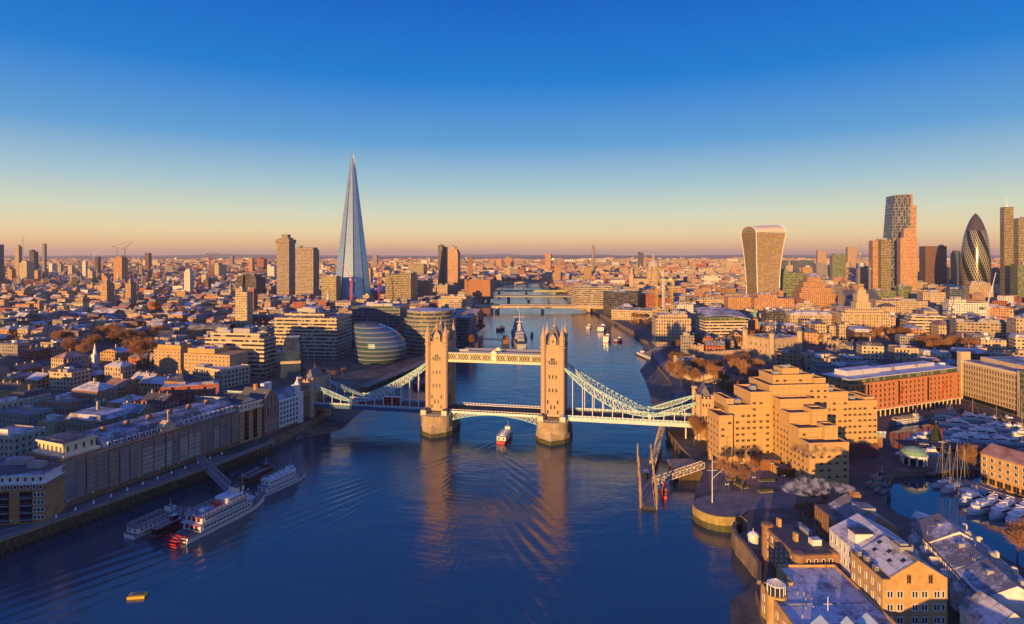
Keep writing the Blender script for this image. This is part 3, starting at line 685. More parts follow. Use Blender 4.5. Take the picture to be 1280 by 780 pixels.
# wrapped warehouse
wh = thing('warehouse', 'long riverside warehouse wrapped in grey scaffold sheeting, cream penthouse on its near end', 'warehouse', (-183.7, 243.6, G), QA)
LAND.append(('the sheeted riverside warehouse', -165, 285)); occ(-183.7+43*.385-12*.92, 243.6+43*.923+12*.385, 90, 30, QA)
MB().box(0, 0, 0, 88, 26, 19).box(0, 0, 19.002, 17, 24, 20.2).build('wall', [B_BRN], wh)
SHEETS = [SHEET_N] + [facade('scaffold_sheeting_%s' % nm, c, glass=g_, wu=6.2, hv=2.05, fu=.93, fv=.86, blind=.5, grough=.8, wrough=.8) for nm, c, g_ in (('warm', (.38,.28,.25), (.30,.22,.21)), ('grey', (.27,.25,.30), (.20,.18,.23)), ('pale', (.60,.52,.50), (.48,.42,.42)))]
q = MB()
x = -1.0
while x < 88:
    d = rnd.uniform(1.0, 1.5); w = rnd.uniform(2.6, 6); mi = rnd.randrange(4); zc = rnd.uniform(13.5, 15.5); q.box(x, -d, 2.6, min(x+w, 88.8), -d+.25, zc, mi); q.box(x, -d+.03, zc+.02, min(x+w, 88.8), -d+.25, 18.2 if x > 16 else 19.4, 1); x += w+.45
y = 0
while y < 24:
    w = rnd.uniform(4, 7); d = rnd.uniform(1.0, 1.4); q.box(-d, y, 2.6, -d+.25, min(y+w, 24.5), 19.2); y += w+.1
q.build('sheeting', SHEETS, wh)
q = MB()
for i in range(45): q.tube((2*i-.8, -1.75, 0), (2*i-.8, -1.75, 20.5), .05, .05, 3); q.tube((2*i-.8, -1.75, .1), (2*i-.8, -.7, .1), .05, .05, 3)
for k in range(10): q.bar((-1.5, -1.75, 1.8+2.05*k), (88.5, -1.75, 1.8+2.05*k), .09, .09); q.bar((-1.5, -1.7, 1.8+2.05*k), (-1.5, 24.5, 1.8+2.05*k), .09, .09)
for k in range(10): q.box(-1.9, -1.72, .9+2.05*k, 88.5, -1.2, .96+2.05*k)
q.build('scaffolding', [PALET], wh)
r = MB(); r.box(17, .3, 19, 88, 25.5, 19.3); r.prism([(17,.6),(88,.6),(88,25),(17,25)], 19.3, 23.6, 0, 0, top=[(17.2,4.2),(87.8,4.2),(87.8,21),(17.2,21)])
rf = r.build('roof', [SLATE], wh)
for i in range(24):
    x = 19+2.9*i
    if abs(x-47) < 4: continue
    MB().box(x, .9, 19.3, x+1.5, 4.0, 21.8, 0, 2).box(x+.25, .84, 19.9, x+1.25, .9, 21.4, 1).build('dormer', [WHITE, GLASSM, PALE], rf)
MB().box(43, -.6, 19, 51, 3.5, 21.5).gable(42.6, -.7, 51.4, 3.5, 21.5, 24.2, 'y', 0).box(46.8, -.2, 24, 47.2, .2, 29).build('pediment', [B_TAN], rf)
for i in range(6): MB().box(24+11*i, 12, 23.3, 25.6+11*i, 14, 25.8).build('chimney', [B_BRN], rf)
p = MB(); p.box(1.0, 1.0, 20.2, 16, 22, 21.2); p.box(2, 3, 21.2, 15, 20, 25.0); p.box(1.4, 2.4, 25.0, 15.6, 20.6, 25.8, 0, 1); p.box(4, 6, 25.8, 13, 17, 26.0, 1)
ph = p.build('penthouse', [CREAMP, FELT], wh)
windows(ph, wgrid((2,20), (2,3), 21.4, 24.8, 6, 1) + wgrid((2,3), (15,3), 21.4, 24.8, 4, 1), 1.1, 2.2, CREAMP, GLASSM)
# white floored block at the very edge of the quay
t = thing('apartment_block', 'brown brick quay block with recessed dark balconies and two white top floors', 'apartments', (-220, 227, G), R(6)); occ(-200, 245, 50, 36, R(6)); LAND.append(('the brown brick quay block', -205, 240))
MB().box(0, 0, -.3, 39, 24, 13.2).build('wall', [plain('ochre_brick', (.40,.22,.09), .85, scale=.4)], t)
q = MB()
for x0 in (4.2, 13.2, 21.6, 30.0):
    q.box(x0, -.05, .6, x0+4.6, .4, 12.4, 0)
    for k in range(4): q.box(x0, -.9, 1.5+2.8*k, x0+4.6, .1, 1.7+2.8*k, 1); q.box(x0, -.92, 2.5+2.8*k, x0+4.6, -.86, 2.56+2.8*k, 1)
q.build('balcony_bay', [DARKW, STEEL], t)
q = MB().box(-.2, -.2, 13.2, 38.8, 24, 15.4, 1).box(.2, .6, 15.4, 38.6, 23, 18.2, 0).box(-.4, -.5, 15.3, 39.2, 24.2, 15.7, 0).box(-.3, -.1, 18.2, 39.1, 24.1, 18.7, 0, 2)
q.build('upper_floor', [WHITE, B_BRN, PALE], t)
windows(t, wgrid((0,-.2), (38.8,-.2), 13.4, 15.2, 17, 1) + wgrid((.2,.6), (38.6,.6), 15.9, 18, 14, 1) + wgrid((34.8,0), (39,0), 1, 12.6, 3, 4) + wgrid((9,0), (13,0), 1, 12.6, 2, 4), .9, 1.4)
ro = MB().box(1.5, 2, 18.7, 37.5, 22, 18.9).build('roof', [FELT], t)
for x, y, w in ((5,6,7),(16,12,9),(28,7,5),(31,16,4)): MB().box(x, y, 18.9, x+w, y+4, 21, 0, 1).build('plant_room', [STEEL, PALE], ro)
# cream warehouse with heavy cornice
t = thing('warehouse', 'tall cream cornice warehouse with dark loading bays between sheeted and gabled neighbours', 'warehouse', (-149.5, 327, G), R(65)); occ(-155, 338, 22, 30, R(65)); LAND.append(('the cream cornice warehouse', -152, 336))
w0 = MB().box(0, 0, -.3, 15.2, 23, 17.6).box(-.8, -.9, 17.6, 16, 23.8, 18.4, 1).box(0, 0, 18.4, 15.2, 23, 20.6, 1).box(-.5, -.6, 20.6, 15.7, 23.5, 21.2, 1).build('wall', [B_YEL, CREAMP], t)
q = MB()
for x0 in (3.2, 9.0): q.box(x0, -.08, 1, x0+3, .2, 17, 0)
for y0 in (4, 13): q.box(-.08, y0, 1, .2, y0+4, 17, 0)
q.build('loading_bay', [DARKW], t)
windows(t, wgrid((0,0), (15.2,0), .8, 17.4, 5, 7, skip=lambda i, j: i in (1,3)) + wgrid((0,23), (0,0), .8, 17.4, 6, 7, skip=lambda i, j: i in (1,4)) + wgrid((0,23), (0,0), 18.5, 20.5, 9, 1) + wgrid((0,0), (15.2,0), 18.5, 20.5, 6, 1), .9, 1.3, CREAMP)
ro = MB().box(.6, .6, 21.2, 14.6, 22.4, 21.5).gable(3, 2, 13, 14, 21.5, 24.2, 'y', 0, 1).build('roof', [FELT, CREAMP], t)
# gabled brewhouse with white boarded middle and cupola
t = thing('brewhouse', 'old brick brewhouse with arched gable windows, white boarded bays and a white cupola', 'brewhouse', (-142.4, 342.5, G), R(68)); occ(-142, 362, 40, 26, R(68)); LAND.append(('the old riverside brewhouse', -140, 358))
MB().box(0, 0, -2, 32, 20, 15).box(0, .2, 15.002, 11, 20, 20).gable(0, .2, 11, 20, 20, 25.5, 'y', 1, 0).build('wall', [B_BRN, SLATE], t)
windows(t, [(2.8,-.02,13,0),(8.2,-.02,13,0),(5.5,.18,19.5,0)], 1.7, 6, WHITE, name='arched_window'); windows(t, wgrid((.5,0),(10.5,0), 1.5, 8.5, 4, 2) , 1.1, 1.9)
MB().box(11.5, -.5, 1.5, 27, .3, 17.5).build('boarded_bay', [WHITE], t)
windows(t, wgrid((11.5,-.5),(27,-.5), 2.5, 17, 6, 5), 1.5, 1.9, PALEB, name='bay_window')
MB().box(12, 1, 17, 32, 19, 17.3).gable(11.2, .6, 32, 19.6, 17.3, 22, 'x', 0, 0).build('roof', [SLATE], t)
q = MB().box(27, -.6, 0, 31.5, 5, 19).lathe([(1.9,19),(1.9,23),(2.2,23.2),(1.5,24.6),(.7,26),(.1,28.5)], 8, 0, 29.2, 2.2, R(22)); q.build('cupola_tower', [B_WHT], t)
MB().lathe([(1.5,14),(1.2,27),(1.4,27.2),(1.3,27.8)], 8, 0, 5.5, 12).build('chimney', [B_ORA], t)
for x, r_ in ((13.5,1.7),(17.5,1.9)): MB().lathe([(r_,15),(r_,26),(r_*.9,26.4)], 12, 0, x, 14).build('tank', [WHITE], t)
# the quay: timber jetty deck in front of the warehouses with its own piles, railing and lamps
jt = thing('jetty', 'dark timber quay jetty on piles running beneath the sheeted warehouse', 'jetty', (0,0,0))
JL = [(-206,180),(-189,222),(-151,296),(-136,334)]
b = MB(); OUT = [(x+4.5*.92, y-4.5*.385) for x, y in JL]
for i in range(3): b.add([(*JL[i],5.95),(*OUT[i],5.95),(*OUT[i+1],5.95),(*JL[i+1],5.95),(*JL[i],5.4),(*OUT[i],5.4),(*OUT[i+1],5.4),(*JL[i+1],5.4)], [(0,1,2,3),(1,5,6,2),(7,6,5,4),(0,4,5,1),(3,2,6,7)], 0); b.bar((*OUT[i],5.75),(*OUT[i+1],5.75),.5,.7,1)
b.build('deck', [PAVE, PALET], jt)
q = MB(); b = MB(); pn = 0
for i in range(3):
    (ax, ay), (cx_, cy_) = OUT[i], OUT[i+1]; L = math.hypot(cx_-ax, cy_-ay); n_ = int(L/2.6)
    for k in range(n_):
        f = k/n_; x, y = ax+(cx_-ax)*f, ay+(cy_-ay)*f
        MB().tube((x-.2,y,-2),(x-.2,y,5.4),.3,.3,6).build('pile', [TIMBER], jt); pn += 1
        for j in range(2): g_ = f+j/(2*n_); xx, yy = ax+(cx_-ax)*g_, ay+(cy_-ay)*g_; b.bar((xx-.3,yy,5.95),(xx-.3,yy,7.05),.12,.12)
    for z in (6.5, 7.05): b.bar((ax-.3,ay,z),(cx_-.3,cy_,z),.09,.09)
b.build('railing', [STEEL], jt)
for dx_ in (0,):
    q = MB()
    for i in range(3): q.bar((OUT[i][0],OUT[i][1],1.6),(OUT[i+1][0],OUT[i+1][1],1.6),.35,.4)
    q.build('waling', [TIMBER], jt)

m, n, l, b_ = nmat('banded_glass_skin')
tc = n.new('ShaderNodeTexCoord'); sp = n.new('ShaderNodeSeparateXYZ'); l.new(tc.outputs['Object'], sp.inputs[0])
bd_ = math_(n, l, 'LESS_THAN', math_(n, l, 'FRACT', math_(n, l, 'DIVIDE', sp.outputs[2], 4.2)), .22)
at = math_(n, l, 'ARCTAN2', sp.outputs[1], sp.outputs[0]); mu = math_(n, l, 'LESS_THAN', math_(n, l, 'FRACT', math_(n, l, 'MULTIPLY', at, 11.0)), .10)
l.new(mixc(n, l, math_(n, l, 'MAXIMUM', bd_, mu), (.06,.12,.17), (.16,.215,.26)), b_.inputs['Base Color']); b_.inputs['Roughness'].default_value = .14; b_.inputs['Metallic'].default_value = .35
EGG = m
DGLASS = plain('dark_blue_glass', (.03,.045,.07), .12, scale=.25, var=.6)
def hero(*a, **k): return block(*a, **k)
# ------------------------------------------------------------------ south bank blocks behind
hero('apartment_block', 'apartments', 'bright ochre brick apartment cube under a set-back white top floor, the narrower of two', 193, 244, 438, 470, .62, -14, 'stock', wallm=B_YEL, tiers=((.06,.94,.12,.9,3),), win=(7,6,7,1.3,1.6), land='the narrower ochre apartment cube')
hero('apartment_block', 'apartments', 'wide ochre brick apartment block with white top floor, its lower wing stepping down', 230, 310, 444, 480, .5, -14, 'stock', wallm=B_YEL, tiers=((.03,.62,.12,.9,3),), win=(12,6,7,1.3,1.6), land='the wide ochre apartments')
hero('apartment_block', 'apartments', 'long cream apartment block of stacked balconies with penthouse sheds on its roof', 256, 345, 424, 472, .32, -10, 'banded', tiers=((.06,.9,.15,.9,3.2),), plant=5, land='the cream balcony apartments')
hero('hall', 'hall', 'low cream flat-roofed hall before the ochre apartment blocks', 242, 313, 464, 486, .7, -28, 'cream', land='the low cream hall')
hero('apartment_block', 'apartments', 'long red-ended apartment block with a pale lid roof and white balcony strips', 200, 275, 485, 514, .3, 22, 'red', wallm=B_RED, win=(9,5,3,1.4,1.7), parapet=False, land='the red-ended apartments')
hero('office_block', 'offices', 'wide office block of cream and glass bands beside the glass egg', 343, 440, 397, 449, .6, -7, 'banded', tiers=((.1,.75,.2,.85,3),), plant=4, land='the cream banded offices')
t = thing('office_block', 'narrow stepped office with sloping blue glass front facing the bridge', 'offices', (*P(363, 473), G), R(14)); occ(*P(363, 470), 18, 30); LAND.append(('the sloping glass office', *P(363, 470)))
MB().prism([(-8,0),(8,0),(8,24),(-8,24)], 0, 22, 0, 0, top=[(-7.4,4),(7.4,4),(7.4,24),(-7.4,24)]).prism([(-7.4,4.5),(7.4,4.5),(7.4,24),(-7.4,24)], 22, 33, 0, 0, top=[(-5.5,10),(5.5,10),(5.5,24),(-5.5,24)]).build('wall', [DGLASS], t)
MB().box(-8.1, 1.6, 12, 8.1, 3, 14.2).build('floor_band', [B_TAN], t)
# curved banded offices by the water
t = thing('office_block', 'round-fronted office of stacked glass bands behind the stone tower of the bridge', 'offices', (*P(533, 446), G), 0); occ(*P(533, 444), 70, 60); LAND.append(('the round-fronted offices', *P(533, 444)))
b = MB()
for k in range(11):
    rr_ = 27 - (2.5 if k > 8 else 0); b.lathe([(rr_,4.1*k),(rr_,4.1*k+2.4)], 40, 0, 0, 30, 0, 1, .95).lathe([(rr_+.5,4.1*k+2.4),(rr_+.5,4.1*k+4.1)], 40, 1, 0, 30, 0, 1, .95)
b.build('wall', [FA['glass'], plain('bronze_band', (.27,.24,.18), .6)], t); MB().lathe([(24,45),(24,45.5),(3,47)], 40, 0, 0, 30).build('roof', [PALE], t)
hero('office_block', 'offices', 'dark glass office hall standing between egg hall and round-fronted offices', 440, 512, 384, 430, .7, -6, 'glass', plant=5)
hero('office_block', 'offices', 'grey glass riverside office next to the round-fronted one, nearest the trees', 556, 596, 398, 432, .9, -14, 'glass', plant=3)
hero('warehouse', 'warehouse', 'brown riverside warehouse rows with frosted roofs upstream of the glass offices', 566, 604, 392, 414, 1.0, -10, 'brown', roof='gablex', rh=5)
# glass egg: leaning stack of elliptical floors
t = thing('city_hall', 'leaning glass egg-shaped hall on the river bank beside the bridge', 'city hall', (*P(469.5, 456), G), 0); occ(*P(474, 452), 54, 54); LAND.append(('the leaning glass egg', *P(474, 452)))
prof = [(21,0),(22.6,3.5),(23.9,8),(24.5,13),(24.6,18),(23.9,23),(22.3,28),(19.9,33),(16.6,37.5),(13.2,41),(11.7,42.2)]
def sh(z):
    i = max([0]+[j for j in range(len(prof)-1) if prof[j][1] <= z]); f = (z-prof[i][1])/(prof[i+1][1]-prof[i][1]); return (prof[i][0]+(prof[i+1][0]-prof[i][0])*min(1,f)-25.3)*1.05
prof = [(r_*1.03, z*.86) for r_, z in prof]
b = MB().lathe([(r_, z) for r_, z in prof], 48, 0, 0, 22, 0, 1, .95, sh); b.build('glass_skin', [EGG], t, smooth=False)
q = MB()
for k in range(1, 9):
    z = 4.2*k; i = max(j for j in range(len(prof)-1) if prof[j][1] <= z); f = (z-prof[i][1])/(prof[i+1][1]-prof[i][1]); r_ = prof[i][0]+(prof[i+1][0]-prof[i][0])*f
    q.lathe([(r_+.35,z-.25),(r_+.5,z),(r_+.35,z+.25)], 48, 0, 0, 22, 0, 1, .95, sh)
q.build('floor_ring', [STEEL], t)
b = MB().lathe([(12,36.3),(11.5,36.9),(2,37.3)], 36, 0, sh(36.2), 22); b.build('roof', [FELT], t)
# barrel-roofed station hall
t, w_, d_, H_ = hero('station_hall', 'station', 'long arched glass train shed in front of a lone cream tower', 234, 296, 412, 424, .35, -4, 'stock', roof='none', plant=0)
b = MB(); N = 10
for i in range(N):
    a0, a1 = math.pi*i/N, math.pi*(i+1)/N
    b.add([(-w_/2,-d_/2*math.cos(a0),H_+6*math.sin(a0)),(w_/2,-d_/2*math.cos(a0),H_+6*math.sin(a0)),(w_/2,-d_/2*math.cos(a1),H_+6*math.sin(a1)),(-w_/2,-d_/2*math.cos(a1),H_+6*math.sin(a1))], [(0,1,2,3)])
b.build('arched_roof', [SLATE], t)
hero('tower_block', 'tower', 'lone slim cream tower with twin lit window strips, nearer than the hospital', 294, 316, 365, 412, .8, -8, 'cream', tiers=((.0,.55,.1,.9,4),), land='the lone slim cream tower')
hero('tower_block', 'tower', 'dark narrow tower just behind the lone slim cream one', 296, 308, 346, 372, .9, -8, 'dark')
hero('tower_block', 'tower', 'dull red slab tower peeping out behind the slim cream one', 308, 322, 362, 392, .9, -8, 'red')
hero('tower_block', 'tower', 'brick tower block of lit bands, the broader of two alike side by side', 125.5, 143, 354, 388, .9, -18, 'tower', tiers=((.3,.7,.2,.8,3.5),), land='the broader brick twin tower')
hero('tower_block', 'tower', 'brick tower block of lit bands, the slimmer of two alike side by side', 156.5, 171, 354, 388.5, .9, -18, 'tower', tiers=((.3,.7,.2,.8,3.5),), land='the slimmer brick twin tower')
# hospital tower
t, w_, d_, H_ = hero('hospital_tower', 'hospital', 'tall concrete hospital tower with overhanging lecture box crown', 346, 369, 304, 374, .8, -12, 'concrete', tiers=((-.06,1.06,-.1,1.06,9), (.1,.9,.1,.9,4), (.25,.75,.25,.75,7)), plant=0, land='the concrete hospital tower')
hero('hospital_tower', 'hospital', 'broad concrete hospital slab with gridded lit bands attached beside the crowned one', 369, 399, 312, 377, .55, -12, 'concrete', tiers=((.05,.95,.1,.9,4),), land='the broad hospital slab')
hero('office_block', 'offices', 'gold glass office standing in front of the glass spire, lower left', 402, 426, 346, 384, .8, -6, 'gold', land='the gold glass office')
hero('office_block', 'offices', 'dark-sided glass block hugging the foot of the glass spire', 425, 441, 345, 380, .9, -6, 'gold')
hero('office_block', 'offices', 'twin-toned glass office slab next to a pink crane, right of the spire', 482, 521, 343, 382, .5, -16, 'gold', tiers=((.55,1,0,1,2.5),), land='the twin-toned glass slab')
hero('office_block', 'offices', 'long low gold office with flat lid behind the twin-toned glass slab', 510, 534, 331, 350, .8, -8, 'gold')
hero('tower_block', 'tower', 'slim dark tower rising beside a pale one near the brick chimney', 547.5, 559.5, 308.5, 366, .8, -12, 'dark', tiers=((0,.6,0,1,4),))
hero('tower_block', 'tower', 'pale tower with ragged crane-topped crown beside the slim dark one', 559, 575.5, 315, 362, .8, -12, 'pink', tiers=((.1,.9,.1,.9,8),(.3,.7,.3,.7,8)))
hero('power_station', 'gallery', 'huge brick power station gallery with tall central chimney', 572, 617, 350, 374, .5, -10, 'red', wallm=B_CLAY, plant=3, land='the brick power station')
p = P(588, 371); t = thing('chimney_stack', 'tall square brick chimney of the power station gallery', 'chimney', (*p, G)); MB().box(-5, -5, 0, 5, 5, 92, 0).box(-4, -4, 92, 4, 4, 97, 0).build('stack', [B_BRN], t); occ(*p, 12, 12)
hero('office_block', 'offices', 'low cream riverside office of wide bands downstream of the brick power station', 548, 590, 374, 391, .6, -14, 'cream', tiers=((.05,.95,.2,.95,4),), land='the low cream riverside office')
hero('office_block', 'offices', 'red brick block with green glass base left of the riverside cream one', 523, 541, 353, 378, .8, -12, 'orange')
hero('office_block', 'offices', 'colonnaded stone block behind the low cream riverside office', 546, 576, 357, 372, .5, -12, 'stone')

# glass spire
t = thing('skyscraper', 'immense tapering glass spire with split shard tips, tallest thing in view', 'skyscraper', (*P(440.5, 379), G), R(10)); LAND.append(('the glass spire', *P(441.5, 379))); occ(*P(441.5, 377), 84, 84)
m, n, l, b_ = nmat('spire_glass')
tc = n.new('ShaderNodeTexCoord'); sp = n.new('ShaderNodeSeparateXYZ'); l.new(tc.outputs['Object'], sp.inputs[0])
fl = math_(n, l, 'LESS_THAN', math_(n, l, 'FRACT', math_(n, l, 'DIVIDE', sp.outputs[2], 3.8)), .16)
zz_ = math_(n, l, 'FLOOR', math_(n, l, 'DIVIDE', sp.outputs[2], 3.8)); wz = n.new('ShaderNodeTexWhiteNoise'); wz.noise_dimensions = '2D'
cb = n.new('ShaderNodeCombineXYZ'); l.new(zz_, cb.inputs[0]); l.new(math_(n, l, 'FLOOR', math_(n, l, 'DIVIDE', math_(n, l, 'ADD', sp.outputs[0], math_(n, l, 'MULTIPLY', sp.outputs[1], .7)), 9)), cb.inputs[1]); l.new(cb.outputs[0], wz.inputs['Vector'])
c = mixc(n, l, fl, (.30,.44,.58), (.16,.21,.25)); c = mixc(n, l, math_(n, l, 'MULTIPLY', math_(n, l, 'GREATER_THAN', wz.outputs['Value'], .72), .25), c, (.22,.26,.3))
l.new(c, b_.inputs['Base Color']); b_.inputs['Metallic'].default_value = .45; b_.inputs['Roughness'].default_value = .24; SPIRE = m
SPDARK = plain('spire_slot', (.10,.085,.06), .4)
HT = 331; c0 = [(1.22*x, 1.22*y) for x, y in ((-33,-20),(-17,-31),(6,-34),(24,-24),(35,-4),(28,26),(2,36),(-26,28))]
ctr = (0, 0)
core = MB().prism([(x*.9, y*.9) for x, y in c0], 0, 292, 0, 0, top=[(x*.085, y*.085) for x, y in c0]); core.build('core', [SPDARK], t)
for i in range(8):
    (x0, y0), (x1, y1) = c0[i], c0[(i+1) % 8]; hh = (302, 331, 312, 288, 300, 322, 306, 282)[i]; k = 1-hh/349
    ins = .055; a0 = (x0+(x1-x0)*ins, y0+(y1-y0)*ins); a1 = (x1-(x1-x0)*ins, y1-(y1-y0)*ins)
    b = MB(); ox = .97
    pts = [(a0[0],a0[1],0),(a1[0],a1[1],0),(a1[0]*k,a1[1]*k,hh-4*(i % 2)),(a0[0]*k,a0[1]*k,hh)]
    inn = [(q[0]*ox, q[1]*ox, q[2]) for q in pts]
    b.add(pts+inn, [(0,1,2,3),(7,6,5,4),(0,4,5,1),(1,5,6,2),(2,6,7,3),(3,7,4,0)]); b.build('glass_facet', [SPIRE], t)

# ------------------------------------------------------------------ far skyline of the south
SK = [ # xl xr yt yb facade label
 (-8, 5, 306, 362, 'glass', 'dark blue glass tower with curved crown at the far end of the skyline'),
 (18.5, 28, 307, 350, 'stone', 'pale slender tower with two crane jibs above it'),
 (36.5, 48, 313, 348, 'dark', 'dark topped tower between the pale crane tower and the needle tower'),
 (52.5, 58.5, 305, 345, 'slate', 'needle-thin grey tower tapering at the crown'),
 (24, 42, 327, 356, 'cream', 'cream slab block below the pale crane tower'),
 (9, 20, 335, 356, 'pink', 'pale stepped flats beside the cream slab block'),
 (43, 51, 338, 358, 'pink', 'short pink block right after the cream slab block'),
 (61, 69, 329, 346, 'white', 'pale boxy tower in the first place after the needle tower'),
 (72, 79.5, 328, 346, 'stone', 'stone coloured block with stepped top past the needle tower'),
 (85, 94, 332, 349, 'cream', 'cream block with dark flank in the middle of the pale cluster'),
 (103, 110, 326, 350, 'white', 'white tower with bright crown in the pale cluster'),
 (109.5, 120, 337, 354, 'cream', 'broad cream flats at the end of the pale cluster'),
 (118.5, 126, 321, 345, 'dark', 'thin dark tower pair seen just before the orange crane tower'),
 (142, 160, 321, 356, 'orange', 'half-built orange core tower crowned by cranes'),
 (127, 138, 343, 364, 'orange', 'orange brick stub block before the half-built orange tower'),
 (181, 189.5, 316.5, 340, 'brown', 'round-shouldered brown tower standing alone on the horizon'),
 (230, 242, 338, 372, 'white', 'sunlit white stepped tower above a bright terrace row'),
 (268, 283, 329.5, 350, 'cream', 'square cream tower with a shaded flank far behind the train shed'),
 (254, 264, 350, 365, 'brown', 'small brown point block below the square cream tower'),
 (310.5, 318, 322, 343, 'orange', 'narrow orange tower in front of the hospital on the horizon'),
 (334, 347, 331.5, 352, 'white', 'white cube block just before the hospital tower'),
 (287, 293, 320, 335, 'slate', 'grey tower alone on the horizon past the square cream one'),
 (297, 332, 345, 372, 'dark', 'dark wide glass office behind the lone cream tower'),
 (321, 334, 322, 340, 'red', 'wide dull red block on the horizon before the hospital'),
 (466, 473, 318.5, 334, 'slate', 'lone dark block on the horizon right of the glass spire'),
 (620, 628, 323, 338, 'pink', 'pair of pink point blocks on the horizon over the far bridges'),
 (632, 642, 321, 337, 'orange', 'stepped pink hotel block on the horizon over the far bridges'),
 (681.5, 689.5, 317, 340, 'orange', 'tall orange slab over the bend of the river'),
 (677, 704, 341, 354, 'stone', 'long stone palace block above the river bend'),
 (797, 804.5, 314.5, 338, 'dark', 'dark tower on the horizon behind the domed cathedral'),
 (882, 891, 335, 352, 'cream', 'cream block tower over a white columned hall'),
 (875, 902, 346, 358, 'white', 'white columned hall beneath the cream block tower'),
 (1020, 1033, 313, 338, 'tower', 'left of two jagged brown concrete towers past the flared tower'),
 (1057, 1071.5, 309, 340, 'tower', 'taller of two jagged brown concrete towers past the flared tower'),
 (1037, 1057.5, 318, 358, 'green', 'striped yellow and dark glass block between jagged towers'),
 (960, 1005, 339, 376, 'green', 'wide green glass office in front of the flared tower'),
 (1149, 1183.5, 308, 366, 'brown', 'squat dark brown tower between the wedge and the glass bullet'),
 (1188, 1202, 314.5, 366, 'glass', 'dark blue slab squeezed against the glass bullet'),
 (1233, 1262, 338, 372, 'glass', 'dark blue office in shade behind the glass bullet'),
 (1263, 1296, 331, 384, 'green', 'black and yellow grid office beneath the twin gold towers'),
 (1070, 1092, 335, 366, 'pink', 'pink stone block before the curved gold offices'),
 (1016, 1046, 330, 352, 'slate', 'pale grey office left of the striped glass block'),
 (974, 1018, 326, 346, 'glass', 'dark blue glass office low behind the flared tower'),
]
for i, (xl, xr, yt, yb, fa, lab) in enumerate(SK):
    tiers = ((.15,.85,.15,.85,5),) if i % 3 == 1 else ((0,.5,0,1,6),) if i % 3 == 2 else ()
    hero('tower_block' if (xr-xl) < 16 else 'office_block', 'tower' if (xr-xl) < 16 else 'offices', lab, xl, xr, yt + (1.5 if tiers else 0), yb, .8, -10 if xl < 640 else -14, fa, tiers=tiers, plant=1, seed=i, land=lab.split(' with ')[0].split(' in ')[0].split(' on ')[0].split(' just ')[0] if 0 else None)

# ------------------------------------------------------------------ city cluster of the north
def corner_edges(q, levels, r, m):
    for i in range(len(levels)-1):
        for k in range(4): q.tube(levels[i][k], levels[i+1][k], r, r, 4, m)
t = thing('skyscraper', 'top-heavy flared tower with curved white fins and rounded sky garden roof', 'skyscraper', (*P(954, 380), G), R(15)); LAND.append(('the flared tower', *P(958, 380))); occ(*P(958, 378), 70, 60)
LOUV = facade('gold_louvre_glass', (0.50, 0.38, 0.22), glass=(0.24, 0.17, 0.09), wu=4.5, hv=3.9, fu=.82, fv=.6, blind=.3, wrough=.5, grough=.3, frost=.1)
lv = []
for k in range(13):
    f = k/12; z = 150*f; hw = 25+11*f**1.7+2.5*(1-f)**3; hd = 18+7*f**1.7
    bow = -3*math.sin(math.pi*f)
    lv.append([(-hw,-hd-bow,z),(hw,-hd-bow,z),(hw,hd,z),(-hw,hd,z)])
b = MB()
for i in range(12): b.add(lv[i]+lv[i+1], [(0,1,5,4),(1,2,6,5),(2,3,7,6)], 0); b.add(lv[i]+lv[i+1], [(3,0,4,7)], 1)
b.build('glass_wall', [LOUV, facade('shade_louvre_glass', (.26,.20,.11), glass=(.10,.08,.04), wu=1.5, hv=3.9, fu=.75, fv=.7, blind=.3)], t)  # left face in a darker glass, its shade put into the colour
q = MB(); corner_edges(q, lv, 1.1, 0)
arch0, arch1 = [], []; L = lv[-1]; N = 12
for i in range(N+1):
    a = math.pi*i/N; y = L[0][1]+(L[3][1]-L[0][1])*(1-math.cos(a))/2; z = 150+14*math.sin(a)
    arch0.append((L[0][0], y, z-3.5*0)); arch1.append((L[1][0], y, z+3))
for i in range(N): q.tube(arch0[i], arch0[i+1], 1.1, 1.1, 4); q.tube(arch1[i], arch1[i+1], 1.1, 1.1, 4)
q.build('edge_fin', [WHITE], t)
b = MB()
for i in range(N): b.add([arch0[i], arch1[i], arch1[i+1], arch0[i+1]], [(0,1,2,3)], 0)
b.add(arch0+[(L[0][0], L[0][1], 150)], [tuple(range(N+2))], 1); b.add(arch1, [tuple(range(N, -1, -1))], 1)
b.build('sky_garden_roof', [CREAMP, FA['gold']], t)
# wedge tower
Yw = 1400.0; t = thing('skyscraper', 'dark blue wedge-shaped glass tower with slanted braced side and orange core', 'skyscraper', (PXX(1130, Yw), Yw, G), R(-8)); LAND.append(('the wedge tower', PXX(1130, Yw), Yw)); occ(PXX(1130, Yw), Yw+20, 76, 60)
zt = ZZ(243, Yw)-G
BRACE = facade('braced_blue_glass', (0.20, 0.20, 0.22), glass=(0.03, 0.045, 0.085), wu=5.5, hv=7.2, fu=.8, fv=.8, blind=.08, grough=.12, wrough=.4)
b = MB(); b.add([(-38,0,0),(14,0,0),(14,0,zt),(-21,0,zt-2),(-38,40,0),(14,40,0),(14,40,zt),(-21,40,zt-2)], [(0,1,2,3),(1,5,6,2),(5,4,7,6),(4,0,3,7),(3,2,6,7)]); b.build('glass_wall', [BRACE], t)
q = MB()
for j in range(8):
    z0, z1 = zt*j/8, zt*(j+1)/8
    for i in range(3):
        ed = lambda z: -38+17*z/zt
        f0 = lambda z, k: ed(z)+(14-ed(z))*k/3
        q.bar((f0(z0,i),-.6,z0),(f0(z1,i+1),-.6,z1),1.0,.8); q.bar((f0(z0,i+1),-.6,z0),(f0(z1,i),-.6,z1),1.0,.8)
    q.bar((-38+17*z1/zt,-.6,z1),(14,-.6,z1),.9,.8)
q.build('brace', [STEEL], t)
